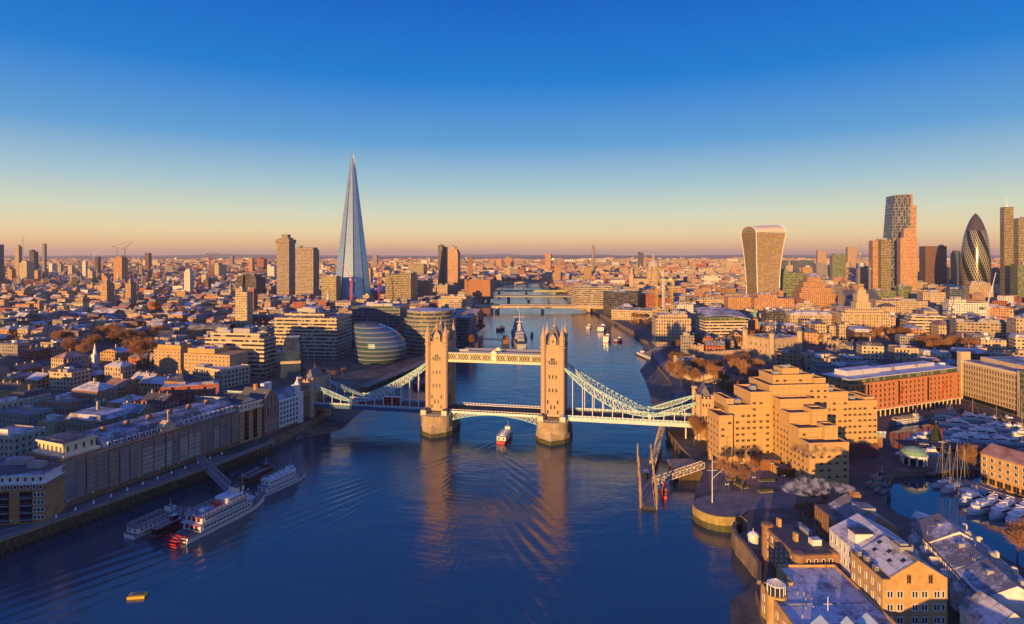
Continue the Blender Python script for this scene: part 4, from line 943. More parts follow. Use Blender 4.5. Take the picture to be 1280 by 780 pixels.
MB().box(14.1, 2, 0, 28, 34, zt-26).box(14.1, 4, zt-26, 21, 34, zt+1).build('core', [FA['pink']], t)
t2, w_, d_, H_ = hero('skyscraper', 'skyscraper', 'salmon stone tower with stepped shoulder rising before the wedge tower', 1121, 1147, 297, 374, .7, -16, 'pink', tiers=((.22,.95,.1,.9,20),), plant=1, Y0=1330)
hero('office_block', 'offices', 'gold curved-front office pair with crane, before the wedge tower', 1086, 1114, 301, 372, .7, -14, 'pink', Y0=1300)
hero('office_block', 'offices', 'dark drum-like glass office wing beside the gold curved offices', 1098, 1114, 300, 374, .9, -14, 'gold', Y0=1280)
# glass bullet
Yg = 1330.0; t = thing('skyscraper', 'bullet-shaped glass tower with dark spiral bands over a white diamond lattice', 'skyscraper', (PXX(1219.5, Yg), Yg, G)); LAND.append(('the glass bullet', PXX(1219.5, Yg), Yg)); occ(PXX(1219.5, Yg), Yg, 66, 66)
zt = ZZ(266.5, Yg)-G
m, n, l, b_ = nmat('spiral_lattice_glass')
tc = n.new('ShaderNodeTexCoord'); sp = n.new('ShaderNodeSeparateXYZ'); l.new(tc.outputs['Object'], sp.inputs[0])
at = math_(n, l, 'DIVIDE', math_(n, l, 'ARCTAN2', sp.outputs[1], sp.outputs[0]), 2*math.pi); z_ = math_(n, l, 'DIVIDE', sp.outputs[2], zt)
s1 = math_(n, l, 'FRACT', math_(n, l, 'ADD', math_(n, l, 'MULTIPLY', at, 6.0), math_(n, l, 'MULTIPLY', z_, 2.6)))
dark = math_(n, l, 'LESS_THAN', s1, .38)
la = math_(n, l, 'FRACT', math_(n, l, 'ADD', math_(n, l, 'MULTIPLY', at, 36.0), math_(n, l, 'MULTIPLY', z_, 16.0))); lb = math_(n, l, 'FRACT', math_(n, l, 'SUBTRACT', math_(n, l, 'MULTIPLY', at, 36.0), math_(n, l, 'MULTIPLY', z_, 16.0)))
lt = math_(n, l, 'MAXIMUM', math_(n, l, 'LESS_THAN', la, .22), math_(n, l, 'LESS_THAN', lb, .22))
cap = math_(n, l, 'GREATER_THAN', z_, .80)
cc = mixc(n, l, lt, (.025,.04,.055), (.46,.43,.34)); cc = mixc(n, l, dark, cc, mixc(n, l, math_(n, l, 'MULTIPLY', lt, .3), (.012,.016,.026), (.12,.12,.12))); cc = mixc(n, l, cap, cc, mixc(n, l, math_(n, l, 'MULTIPLY', lt, .6), (.05,.04,.045), (.24,.2,.18)))
l.new(cc, b_.inputs['Base Color']); b_.inputs['Roughness'].default_value = .2; b_.inputs['Metallic'].default_value = .15
prof = []
for k in range(33):
    f = k/32; r_ = 21.5+6*math.sin(math.pi/2*f/.42) if f < .42 else 27.5*max(0, 1-((f-.42)/.58)**2.1)**.72
    prof.append((max(.5, r_), zt*f))
MB().lathe(prof, 48, 0).build('glass_skin', [m], t, smooth=True)
# twin gold towers with a mast
t, w_, d_, H_ = hero('skyscraper', 'skyscraper', 'slim gold tower with white mast, taller of a stepped pair', 1250, 1267, 259, 378, .9, -12, 'gold', plant=0, Y0=1250)
MB().lathe([(2.5,H_),(1.6,H_+6),(.5,H_+8),(.2,H_+26)], 8).build('mast', [WHITE], t)
hero('skyscraper', 'skyscraper', 'broad gold shoulder tower, shorter of a stepped pair', 1266, 1290, 273, 378, .8, -12, 'gold', Y0=1270)
# mid blocks on the north bank
NB = [
 ('office_block','offices','long riverside office of pale bands before the river bend', 714, 765, 359, 387, .5, 12, 'banded', dict(plant=3, land='the pale banded riverside office')),
 ('office_block','offices','dark brown gridded office next to the pale banded riverside one', 754, 797, 366, 395, .6, 8, 'dark', dict(plant=2, land='the dark gridded office')),
 ('office_block','offices','maroon clad office at the end of the dark gridded one', 796, 819, 368, 391, .8, 5, 'red', dict(plant=1)),
 ('custom_house','public hall','long cream classical hall on the quay behind bare trees', 764, 830, 389, 402, .22, -22, 'stone', dict(roof='hip', rh=4, rm=SLATE, land='the long cream quay hall')),
 ('office_block','offices','gold stone office with rounded corner and arched roof beside the old fortress', 815, 864, 398, 433, .7, -4, 'stone', dict(tiers=((.08,.92,.1,.9,3.5),), land='the rounded gold stone office')),
 ('office_block','offices','wide office of glass bands under a sweeping curved canopy roof', 869, 935, 401, 428, .6, 4, 'banded', dict(roof='none', land='the canopy-roofed office')),
 ('office_block','offices','blank white walled block behind the canopy-roofed one', 842, 867, 381, 404, .7, -8, 'white', {}),
 ('office_block','offices','salmon brick pedimented block before the flared tower', 935, 993, 373, 398, .6, -6, 'orange', dict(tiers=((.1,.6,.1,.9,5),))),
 ('ziggurat_office','offices','pink stone ziggurat office with gabled crown', 990, 1044, 366, 390, .8, -10, 'orange', dict(tiers=((.06,.94,.06,.94,9),(.14,.76,.14,.8,10),(.28,.68,.3,.8,9)), roof='gablex', rh=6, rm=PALE, land='the pink ziggurat office')),
 ('office_block','offices','office under one large tilted slate roof plane above the white portico hall', 1047, 1100, 374, 394, .7, -10, 'cream', dict(roof='gablex', rh=14, rm=SLATE)),
 ('office_block','offices','dark fronted office between brick church and stone terrace', 951, 982, 390, 414, .7, 0, 'dark', {}),
 ('stone_terrace','offices','grand stone terrace with frosted mansard in line with the portico hall', 980, 1040, 394, 416, .4, -4, 'stone', dict(roof='mansard', rh=4, land='the grand stone terrace')),
 ('port_hall','public hall','monumental white stone hall with square central tower', 1037, 1113, 391, 419, .6, -6, 'stone', dict(tiers=((.1,.9,.1,.9,4),), land='the monumental stone hall')),
 ('office_block','offices','long curved stone office behind the monumental hall', 1086, 1160, 377, 398, .4, -12, 'stone', {}),
 ('hotel','hotel','bright white hotel slab of vertical bays standing near the glass bullet', 1178, 1233, 379, 408, .35, -10, 'white', dict(tiers=((.02,.5,.1,.9,4),), land='the bright white hotel')),
 ('office_block','offices','cream framed office grid with glass penthouse on the square', 1125, 1190, 402, 426, .6, -14, 'banded', dict(tiers=((.08,.9,.12,.9,5),), win=None, land='the cream framed office')),
 ('office_block','offices','long brown banded office with red roof clutter beside the white crane', 1187, 1264, 405, 438, .45, -20, 'concrete', dict(plant=5)),
 ('office_block','offices','tall stone corner office past the brown banded one', 1258, 1310, 400, 446, .7, -16, 'stone', {}),
 ('office_block','offices','classical stone office with arched attic at the foot of the glass bullet', 1203, 1242, 357, 386, .6, -12, 'stone', dict(tiers=((.1,.9,.1,.9,4),))),
 ('office_block','offices','blue shaded glass office left of the classical attic one', 1180, 1206, 362, 388, .7, -10, 'glass', {}),
 ('office_block','offices','green glass low office below the curved gold pair', 1086, 1120, 364, 386, .6, -12, 'green', {}),
 ('office_block','offices','yellow glass cube office below the salmon stone tower', 1118, 1140, 358, 382, .8, -12, 'green', {}),
 ('church_like_office','offices','stone domed corner block under the squat brown tower', 1146, 1182, 366, 390, .7, -12, 'stone', {}),
 ('office_block','offices','russet brick office by the white crane with arched ground floor', 1228, 1262, 386, 408, .6, -16, 'orange', {}),
 ('office_block','offices','salmon flat office wedge right of the church spire', 905, 942, 372, 396, .7, -6, 'orange', {}),
 ('office_block','offices','peach stone office behind the blank white walled block', 866, 905, 374, 392, .6, -6, 'stone', {}),
]
for nm, cat, lab, xl, xr, yt, yb, ra, yw, fa, kw in NB:
    kw = dict(kw); kw.pop('win', None); r_ = hero(nm.replace('church_like_office', 'office_block'), cat, lab, xl, xr, yt, yb, ra, yw, fa, **kw)
    if 'canopy' in lab and 'sweeping' in lab:
        t, w_, d_, H_ = r_; b = MB(); N = 10
        for i in range(N):
            x0, x1 = -w_/2-2+(w_+4)*i/N, -w_/2-2+(w_+4)*(i+1)/N; z = lambda x: H_+3+6*(1-((x+w_*.15)/(w_*.75))**2)
            b.add([(x0,-d_/2-3,z(x0)-2),(x1,-d_/2-3,z(x1)-2),(x1,d_/2,z(x1)+5),(x0,d_/2,z(x0)+5),(x0,-d_/2-3,z(x0)-2.8),(x1,-d_/2-3,z(x1)-2.8),(x1,d_/2,z(x1)+4.2),(x0,d_/2,z(x0)+4.2)], [(0,1,2,3),(7,6,5,4),(0,4,5,1),(3,2,6,7)])
        b.build('canopy_roof', [PALE], t); MB().box(-w_/2+2, -d_/2+2, H_, w_/2-2, d_/2-2, H_+3.5).build('glass_attic', [FA['green']], t)
    if 'square central tower' in lab:
        t, w_, d_, H_ = r_; z = H_+4
        MB().box(-9,-d_/2+6,z,9,-d_/2+22,z+9).box(-7,-d_/2+8,z+9,7,-d_/2+20,z+20).box(-5,-d_/2+10,z+20,5,-d_/2+18,z+25).box(-2.6,-d_/2+11.5,z+25,2.6,-d_/2+16,z+28).build('tower', [FA['stone_fine']], t)
        q = MB()
        for i in range(8): q.tube((-16+32*i/7, -d_/2-1.2, 0), (-16+32*i/7, -d_/2-1.2, H_-2), .9, .8, 8)
        q.box(-18, -d_/2-2.4, H_-2, 18, -d_/2, H_).build('portico', [STONE], t)
# brick church with green copper spire
p = P(948, 416); t = thing('church', 'brick church with square tower and slender green copper spire', 'church', (*p, G), R(-15)); occ(p[0]+12, p[1]+10, 50, 36); LAND.append(('the brick church', *p))
MB().box(0, 0, 0, 44, 16, 9).build('wall', [B_ORA], t); MB().gable(0, 0, 44, 16, 9, 14, 'x', 0, 0).build('roof', [GREENP], t)
MB().box(-7, 3, 0, 0, 11, 19).build('tower', [B_ORA], t); MB().lathe([(2.6,19),(2.2,24),(2.7,24.2),(1.2,28),(.12,40)], 8, 0, -3.5, 7).build('spire', [GREENP], t)
windows(t, wgrid((0,0),(44,0),2,8,6,1), 1.4, 4, STONE, DARKW)
# domed cathedral
Yc = 1750.0; t = thing('cathedral', 'great domed stone cathedral with twin west towers, seen over roofs', 'cathedral', (PXX(816, Yc), Yc, G), R(-18)); LAND.append(('the domed cathedral', PXX(816, Yc), Yc)); occ(PXX(816, Yc), Yc, 150, 70)
DOME = plain('lead_dome', (.46,.40,.33), .6, var=.15)
MB().box(-66, -14, 0, 62, 14, 34).box(-12, -36, 0, 16, 36, 34).build('wall', [FA['stone_fine']], t)
MB().gable(-66, -14, 62, 14, 34, 40, 'x', 0, 0).build('roof', [SLATE], t)
MB().lathe([(21,34),(21,58),(18,58.5),(18,68)], 32, 0, 2, 0).build('drum', [FA['stone_fine']], t)
MB().lathe([(17.5,68),(17,74),(15,80),(11.5,85.5),(7,89),(3.4,90.5)], 32, 0, 2, 0).build('dome', [DOME], t, smooth=True)
MB().lathe([(3.4,90),(3.2,98),(4,98.4),(2.4,101),(1.6,105),(.4,107),(.3,111)], 12, 0, 2, 0).build('lantern', [STONE], t)
for y in (-12, 12): MB().box(-66, y-6, 0, -54, y+6, 46).lathe([(5.2,46),(5,56),(3.4,60),(1.4,66),(.2,70)], 8, 0, -60, y).build('bell_tower', [STONE], t)
# slim telecom mast tower
Yt = 4200.0; t = thing('telecom_tower', 'slim cylindrical telecom tower with dish gallery on the horizon', 'tower', (PXX(741.5, Yt), Yt, G))
MB().lathe([(9,0),(9,100),(8,101),(8,120),(12,121),(12,150),(9,151),(9,166),(5,168),(2,170),(1,186)], 16).build('shaft', [FA['concrete']], t)

# ------------------------------------------------------------------ old fortress
t = thing('castle_keep', 'square stone castle keep with four capped corner turrets and a flagpole', 'castle', (*P(977, 452), G), R(27)); kx, ky = P(977, 452); LAND.append(('the stone keep', kx, ky)); occ(kx-4, ky+14, 52, 48, R(27))
KS = FA['stone_fine']
kw_ = MB().box(-14, 0, 0, 26, 32, 22); 
for x0 in range(-14, 26, 2): kw_.box(x0+.1, -.01, 22, x0+1.1, .5, 23.1); kw_.box(x0+.1, 31.5, 22, x0+1.1, 32, 23.1)
for y0 in range(1, 31, 2): kw_.box(-14, y0, 22, -13.5, y0+1, 23.1); kw_.box(25.5, y0, 22, 26, y0+1, 23.1)
kw_.build('wall', [STONE], t)
MB().box(-13.2, .8, 21.4, 25.2, 31.2, 22.02).gable(-11, 3, 24, 15.5, 22.02, 24, 'x').gable(-11, 16.5, 24, 30, 22.02, 24, 'x').build('roof', [SLATE], t)
for x, y in ((-14,0),(26,0),(26,32),(-14,32)):
    tu = MB().lathe([(2.6,0),(2.6,27),(3,27.3),(3,28.3)], 12, 0, x, y).build('turret', [STONE], t)
    MB().lathe([(2.4,28.3),(2.3,30),(1.5,31.6),(.3,32.4),(.15,35)], 12, 0, x, y).build('cap', [SLATE], tu)
for k in range(7): MB().box(-12+5.7*k, -.35, 0, -10.9+5.7*k, .02, 21.5).build('buttress', [STONE], t)
for k in range(5): MB().box(-14.35, 3+6*k, 0, -13.98, 4.2+6*k, 21.5).build('buttress', [STONE], t)
windows(t, [(-9+5.7*k,-.04,z,0) for k in range(6) for z in (9.5, 15.5)] + [(-14.04,6.5+6*k,z,-math.pi/2) for k in range(4) for z in (9.5,15.5)], 1.1, 2.6, STONE, DARKW)
MB().tube((6,12,22),(6,12,40),.18,.08,5).build('flagpole', [WHITE], t)
# curtain walls and gate towers
def castle_wall(lab, pts, h=8, th=2.2):
    t = thing('castle_wall', lab, 'castle wall', (*pts[0], G)); b = MB()
    for i in range(len(pts)-1):
        a, c = Vector((*pts[i], G)), Vector((*pts[i+1], G)); b.bar(a+Vector((0,0,h/2-.2)), c+Vector((0,0,h/2-.2)), th, h)
        n_ = int((c-a).length/2.4)
        for k in range(n_): p_ = a+(c-a)*((k+.5)/n_); b.rbox(p_.x, p_.y, 1.3, th*1.02, G+h-.21, G+h+.9, math.atan2(c.y-a.y, c.x-a.x))
    b.build('wall', [STONE], t, world=True)
    for i in range(len(pts)): occ(*pts[i], 6, 6)
def castle_tower(lab, x, y, w, h, yaw=0.0, crown=True, rnd_=False):
    t = thing('castle_tower', lab, 'castle tower', (x, y, G), yaw); occ(x, y, w, w); b = MB()
    if rnd_:
        b.lathe([(w/2,-.4),(w/2,h),(w/2+.3,h+.2),(w/2+.3,h+1)], 16)
        for k in range(8): a = 2*math.pi*k/8; b.rbox(w/2*math.cos(a), w/2*math.sin(a), .7, 1.5, h+1, h+2, a)
    else:
        b.box(-w/2,-w/2,-.4,w/2,w/2,h)
        for k in range(int(w/2)):
            for s in (-1, 1): b.box(-w/2+2*k+.2, s*w/2-.35, h, -w/2+2*k+1.3, s*w/2+.35, h+1.1); b.box(s*w/2-.35, -w/2+2*k+.2, h, s*w/2+.35, -w/2+2*k+1.3, h+1.1)
        for sx in (-1,1):
            for sy in (-1,1): b.box(sx*w/2-1.1, sy*w/2-1.1, 0, sx*w/2+1.1, sy*w/2+1.1, h+2.2)
    b.build('wall', [STONE], t); MB().box(-w*.32,-w*.32,h-.2,w*.32,w*.32,h+.3).build('roof', [SLATE], t)
    windows(t, [(-w/4, -w/2-.02, h*.5, 0), (w/4, -w/2-.02, h*.5, 0), (0, -w/2-.02, h*.75, 0)], .6, 1.8, STONE, DARKW)
castle_tower('battlemented square gatehouse standing among trees beside the foreshore', *P(860, 466), 17, 12, .1)
castle_tower('small square tower with pale lantern top near the fortress trees', *P(871, 446), 8, 11, .1)
castle_tower('round corner tower on the curtain wall before the stone keep', *P(932, 447), 9, 11, 0, rnd_=True)
castle_tower('round bastion tower behind the keep towards the stone terrace', *P(1034, 432), 9, 12, 0, rnd_=True)
castle_tower('square inner tower right beside the keep in shade', *P(1046, 440), 10, 11, .2)
castle_wall('long battlemented wall by the river gatehouse', [P(838, 470), P(880, 478), P(925, 482)], 7)
castle_wall('inner curtain wall linking towers left of the keep', [P(880, 452), P(932, 449), P(950, 446)], 9)
castle_wall('shaded curtain wall beyond the keep along the moat', [P(1034, 436), P(1085, 442), P(1130, 446)], 8)
for i, (x, yb_, w_, lab) in enumerate(((1066, 446, 34, 'grey stone barrack range in the shade past the keep'), (1040, 455, 24, 'low dark stone house below the keep, beside the barrack range'), (905, 440, 26, 'gabled chapel-like house beyond the fortress trees'), (1075, 425, 30, 'small lit house range beyond the moat lawn'))):
    hero('stone_house', 'house', lab, x-w_/2, x+w_/2, yb_-13, yb_, .5, 12, 'stone', roof='gablex', rm=SLATE, rh=4, chimneys=3)

# ------------------------------------------------------------------ north bank: riverside hotel, docks, foreground warehouses
def at(o, x, y, rz): return (o[0]+x*math.cos(rz)-y*math.sin(rz), o[1]+x*math.sin(rz)+y*math.cos(rz))
# stepped concrete hotel
HR = R(6); HO = (131, 298)
ht = thing('hotel', 'big stepped buff concrete hotel with three terraced wings on the north bank', 'hotel', (*HO, G), HR); LAND.append(('the stepped concrete hotel', 140, 300))
for x, y, w, d in ((-15,7,34,24),(10,-12,24,40),(14,12,36,26),(40,12,44,22)):
    p = at(HO, x, y, HR); occ(*p, w, d, HR)
HB = [ # x0 x1 y0 y1 z
 (-23.5,-12,0,17,29),(-12,-1.5,.3,18,36.5),(-30.5,-23.5,-4,9,24.5),(-23.5,-19.5,3,17,32),
 (-1.5,30,1.5,22,40),(3,24,6,20,45),(9,18,8,16,48.5),(24,30,4,20,43),
 (0,19,-29.5,-21.5,18),(0.02,18.6,-21.5,-13.5,22.5),(0.04,18.2,-13.5,-5.5,28),(0.06,17.8,-5.5,1.5,33.5),(10,17.6,-16,-9,30.5),(11,17.4,-24,-18,24),
 (30,42,3.5,20,34.5),(42,58.5,4,20,28.5),(53,58,6,19,30)]
HB = [(a, b_, c, d, z if z < 25 else 25+(z-25)*.83) for a, b_, c, d, z in HB]
b = MB()
for x0, x1, y0, y1, z in HB: b.box(x0, y0, -.3 if x0 > -30 else 4.2, x1, y1, z, 0, 1)
b.build('wall', [BUFF, FELT], ht)
for x0, x1, y0, y1, z in HB:
    q = MB(); t_ = .5
    for a0, a1, b0, b1 in ((x0-.1,x1+.1,y0-.12,y0+t_),(x0-.1,x1+.1,y1-t_,y1+.1),(x0-.12,x0+t_,y0+t_,y1-t_),(x1-t_,x1+.12,y0+t_,y1-t_)): q.box(a0, b0, z-.6, a1, b1, z+1.1)
    q.build('parapet', [BUFF], ht)
q = MB()
for x, y, w, z in ((x, y, w, 25+(z-25)*.83) for x, y, w, z in ((11,10,3,48.5),(14,12,2,48.5),(5,9,3,45),(20,12,2.5,45),(26,10,2,43),(34,8,3,34.5),(38,13,3,34.5),(47,9,3,28.5),(-18,6,4,29),(-8,8,3,36.5))):
    MB().box(x, y, z, x+w, y+w*.8, z+2.2, 0, 1).build('roof_plant', [STEEL, PALE], ht)
for x, y in ((-29.8,-3.2),(-29.8,8),(-24.6,-3.2),(-24.6,8)): MB().box(x-.6, y-.6, -.2, x+.6, y+.6, 4.3).build('stilt', [BUFF], ht)
FL = 3.05
def flo(z0, z1): return [z0+FL*(k+.5) for k in range(int((z1-z0)/FL))]
sp_ = []
def wl_(a, b, zs, nc, drop=.0):
    for z in zs:
        for s in wgrid(a, b, z-.1, z+.1, nc, 1):
            if rnd.random() >= drop: sp_.append(s)
wl_((-23.5,0),(-12,0), flo(4,27), 4, .12); wl_((-12,.3),(-1.5,.3), flo(4,33), 3, .2); wl_((-1.5,1.5),(0,1.5), [], 1)
wl_((-30.5,9),(-30.5,-4), flo(5,23.5), 4, .15); wl_((-30.5,-4),(-23.5,-4), flo(5,23.5), 2, .5)
wl_((0,-13.5),(0,-29.5), flo(2,17), 5, .1); wl_((0,-5.5),(0,-13.5), flo(2,21.5), 3, .1); wl_((0,1.5),(0,-5.5), flo(2,30.5), 2, .1)
wl_((0,-29.5),(19,-29.5), flo(2,17), 5, .15); wl_((19,-29.5),(19,3.5), flo(2,17), 9, .1)
wl_((19,3.5),(30,1.5), flo(32,36.5), 3); wl_((30,3.5),(42,3.5), flo(5,31.8), 4, .1); wl_((42,4),(58.5,4), flo(5,27), 6, .1); wl_((19,1.5),(30,1.5), flo(6,36.5), 3, .15)
wl_((3,6),(24,6), [39.6], 5, .2); wl_((0,-21.5),(19,-21.5), [20.5], 4, .2)
windows(ht, sp_, 1.6, .95, BUFF, GLASSM)
for z in flo(4, 26): MB().box(-23.5, -.14, z-1.35, -12, 0, z-1.15).build('string_course', [B_TAN], ht)
for z in flo(5, 27): MB().box(42, 3.86, z-1.35, 58.5, 4, z-1.15).build('string_course', [B_TAN], ht)
q = MB()
for z in (): q.box(-23.5, -.14, z-1.35, -12, 0, z-1.15)
for z in flo(2, 17): MB().box(-.14, -29.64, z-1.35, 0, -5.5, z-1.15).box(0, -29.64, z-1.35, 19, -29.5, z-1.15).build('string_course', [B_TAN], ht)
MB().box(19.1, 3.3, -.2, 58.7, 4.6, 6.5, 0).build('podium', [MAROON], ht)
q = MB().prism([(-12,-9),(-3,-11),(-.2,-7),(-.2,-.2),(-12,-.2)], 0, 5, 0, 1).prism([(-7,-18),(-.3,-18),(-.3,-11),(-5,-11)], 0, 3.4, 0, 1); q.build('entrance_pavilion', [BROWNP, FELT], ht)
q = MB()
for k in range(6): q.box(-8+k*.9, -16+k*.2, 0, -7.2+k*.9, -11, 4.2-k*.5)
q.build('entrance_stair', [BUFF], ht)

# orange brick dock block with arcade
IA, IB = (212, 373), (312, 415); IR = math.atan2(IB[1]-IA[1], IB[0]-IA[0]); IL = math.hypot(IB[0]-IA[0], IB[1]-IA[1])
t = thing('office_block', 'long orange brick dockside block over a pale arcade, glass attic under flat pale roof', 'offices', (*IA, G), IR); LAND.append(('the orange dockside block', 262, 394))
for f in (.15,.4,.65,.9): occ(IA[0]+(IB[0]-IA[0])*f-9*math.sin(IR), IA[1]+(IB[1]-IA[1])*f+9*math.cos(IR), 30, 26, IR)
MB().box(0, 0, 4.6, IL, 22, 22.5).box(0, 3, -.3, IL, 21.9, 4.6, 1).build('wall', [B_ORA, DARKW], t)
MB().box(-.3, -.4, 4.0, IL+.3, 3, 4.75).build('arcade_beam', [CREAMP], t)
for k in range(int(IL/4.5)+1): MB().tube((.6+4.5*k, .2, -.3), (.6+4.5*k, .2, 4.1), .38, .38, 8).build('arcade_column', [CREAMP], t)
windows(t, wgrid((0,0),(IL,0), 5.4, 21.6, 26, 5, skip=lambda i, j: i % 7 == 3) + wgrid((0,22),(0,0), 5.4, 21.6, 4, 5), 1.6, 1.9, B_ORA)
for k in range(7, 26, 7): MB().box((k-3.6)/26*IL+1, -.1, 6, (k-3.6)/26*IL+2.6, .3, 21.5).build('loading_slot', [DARKW], t)
MB().box(1.5, 2, 22.5, IL-1.5, 20, 25.2).build('glass_attic', [FA['green']], t)
MB().box(.2, .6, 25.2, IL-.2, 21.5, 25.7).box(8, 9, 25.7, IL*.36, 18, 29).box(IL*.36+.1, 11, 25.7, IL-10, 18.4, 28).build('roof', [PALE], t)
for x in (IL*.42, IL*.82):   # red roof cranes fixed to the wall
    MB().tube((x, -.2, 8), (x, -.5, 14), .2, .2, 5).tube((x, -.5, 14), (x+3.2, -1.6, 17.5), .18, .12, 5).tube((x, -.5, 9), (x+3.2, -1.6, 17.5), .1, .1, 4).build('wall_crane', [REDP], t)

# dock offices at the right edge
t = thing('office_block', 'gridded stone office with end pylons and barrel top facing the docks', 'offices', (325, 430, G), R(-88)); LAND.append(('the gridded dock office', 340, 405)); occ(345, 405, 48, 60)
MB().box(0, 0, -.3, 46, 40, 27).box(-3.5, -1.2, -.3, 0, 6, 34).box(46, -1.2, -.3, 49, 6, 29.5).box(4, 10, 27, 44, 38, 31).build('wall', [B_TAN], t)
MB().box(-.2, -.5, 26.8, 46.2, .6, 28).box(.5, 1, 28, 45.5, 39, 28.3, 1).box(4, 10, 31, 44, 38, 31.3, 1).build('roof', [CREAMP, PALE], t)
windows(t, wgrid((1,0),(45,0), 3, 26, 20, 6), 1.25, 2.5, B_TAN)
MB().box(1, -.25, .2, 45, .1, 3, 0).build('shop_front', [DARKW], t)
MB().box(49.5, -2, -.3, 58, 30, 30).build('glass_wing', [FA['green']], t)
# yellow brick dock warehouse with red roof
VA, VB = P(1226, 603), P(1300, 628); VR = math.atan2(VB[1]-VA[1], VB[0]-VA[0]); VL = math.hypot(VB[0]-VA[0], VB[1]-VA[1])
t = thing('warehouse', 'yellow brick dock warehouse with red tiled roof behind the moored yachts', 'warehouse', (*VA, G), VR); LAND.append(('the red-roofed dock warehouse', *VA))
for f in (.2,.6,1): occ(VA[0]+(VB[0]-VA[0])*f-7*math.sin(VR), VA[1]+(VB[1]-VA[1])*f+7*math.cos(VR), 24, 22, VR)
MB().box(0, 0, -.3, VL+12, 15, 13.5).build('wall', [B_YEL], t); MB().gable(-.4, -.6, VL+12.4, 15.6, 13.5, 17, 'x', 0, 1).build('roof', [REDROOF, B_YEL], t)
windows(t, wgrid((0,0),(VL+12,0), 4, 13, 11, 3) + wgrid((0,15),(0,0), 4, 13, 4, 3), 1.3, 1.6); windows(t, wgrid((0,0),(VL+12,0), .2, 3.6, 11, 1), 2.4, 2.6, B_YEL, DARKW, name='arch_opening')
dj = thing('jetty', 'white railed dock jetty below the red-roofed warehouse', 'jetty', (*VA, 3), VR)
MB().box(-6, -6.5, 2.2, VL+12, -1, 2.6).build('deck', [PALET], dj); q = MB().box(-6, -6.6, 3.4, VL+12, -6.45, 3.55).box(-6,-6.6,2.0,VL+12,-6.45,2.7)
for k in range(14): MB().box(-5+3.6*k, -6.6, -3, -4.6+3.6*k, -6.2, 3.5).build('post', [WHITE], dj)
q.build('railing', [WHITE], dj)

# --- foreground warehouse range, three houses joined end to end but each its own building
t = thing('warehouse', 'large gabled yellow brick warehouse in the foreground with paired windows and frosted roof', 'warehouse', (99.5, 160, G)); LAND.append(('the foreground gabled warehouse', 108, 170)); occ(109, 168, 21, 18)
MB().box(0, 0, -.3, 17.4, 15, 16.8).add([(2.2,0,16.8),(17.4,0,16.8),(17.4,0,17.2),(9.8,0,21.8),(2.2,0,17.4),(2.2,.5,16.8),(17.4,.5,16.8),(17.4,.5,17.2),(9.8,.5,21.8),(2.2,.5,17.4)], [(0,1,2,3,4),(9,8,7,6,5),(4,3,8,9),(3,2,7,8),(2,1,6,7),(0,4,9,5)]).build('wall', [B_YEL], t)
MB().add([(2.4,.45,17.3),(9.8,.45,21.6),(9.8,15,21.6),(2.4,15,17.3)], [(0,1,2,3)]).add([(9.8,.45,21.6),(17.6,.45,17.0),(17.6,15,17.0),(9.8,15,21.6)], [(0,1,2,3)]).add([(2.4,.5,16.82),(2.4,15,16.82),(2.4,15,17.3),(2.4,.5,17.3)], [(0,1,2,3)]).build('roof', [PALE], t)
MB().box(.3, .3, 16.8, 2.3, 14.7, 16.95).build('roof_terrace', [FELT], t)
q = MB()
for k in range(9): q.bar((.15, 1+1.6*k, 16.8), (.15, 1+1.6*k, 17.9), .07, .07)
q.bar((.15,.5,17.9),(.15,14.5,17.9),.08,.08); q.build('railing', [BLACKP], t)
prs = []
for z in (2.4, 5.9, 9.4, 12.9):
    for x in (1.9, 4.6, 8.6, 11.2, 14.5, 16.2): prs += [(x-.42, -.02, z, 0), (x+.42, -.02, z, 0)] if x not in (16.2,) else [(x, -.02, z, 0)]
prs += wgrid((0,15),(0,0), 1, 16, 5, 4)
windows(t, prs, .62, 1.6, WHITE, GLASSM); windows(t, [(7,-.02,17,0),(12.8,-.02,17,0)], 1.1, 2.2, B_YEL, DARKW, name='arched_window')
MB().box(8.6, 6, 20.6, 12.2, 10, 22.6, 0, 1).box(9.2, 6.8, 22.6, 11.4, 9.2, 23.1, 0).build('roof_light', [STEEL, FELT], t)
MB().box(13, 9, 18.5, 14.4, 10.4, 21.6).build('chimney', [B_BRN], t)
for y, f in ((2.5,.3),(5,.6),(8,.35),(11.5,.62),(13,.3)):
    for s_ in (-1, 1):
        x = 9.8+s_*7.4*f; z = 21.65-4.4*f; MB().add([(x-.5,y,z+.32*s_+.06),(x+.5,y,z-.32*s_+.06),(x+.5,y+1.3,z-.32*s_+.06),(x-.5,y+1.3,z+.32*s_+.06),(x-.5,y,z+.32*s_-.3),(x+.5,y,z-.32*s_-.3),(x+.5,y+1.3,z-.32*s_-.3),(x-.5,y+1.3,z+.32*s_-.3)], [(0,1,2,3),(0,4,5,1),(1,5,6,2),(2,6,7,3),(3,7,4,0)]).build('skylight', [GLASSM], t)
MB().bar((9.8,.4,21.75),(9.8,15,21.75),.35,.2).build('ridge_tile', [B_BRN], t); MB().bar((17.55,.3,17.0),(17.55,15,17.0),.25,.22).build('gutter', [BLACKP], t)
for x, y in ((1,4),(1.4,9),(.9,12)): MB().box(x-.5,y,16.95,x+.5,y+1.4,18.2).build('roof_plant', [STEEL], t)
t = thing('warehouse', 'white walled warehouse section joined behind the foreground gabled one', 'warehouse', (101.5, 175.2, G)); occ(111, 183, 21, 18)
MB().box(0, 0, -.3, 18, 15.4, 16.6).build('wall', [B_WHT], t); MB().gable(-.3, .1, 18.3, 15.3, 16.6, 21.4, 'y', 0, 1).build('roof', [PALE, B_WHT], t)
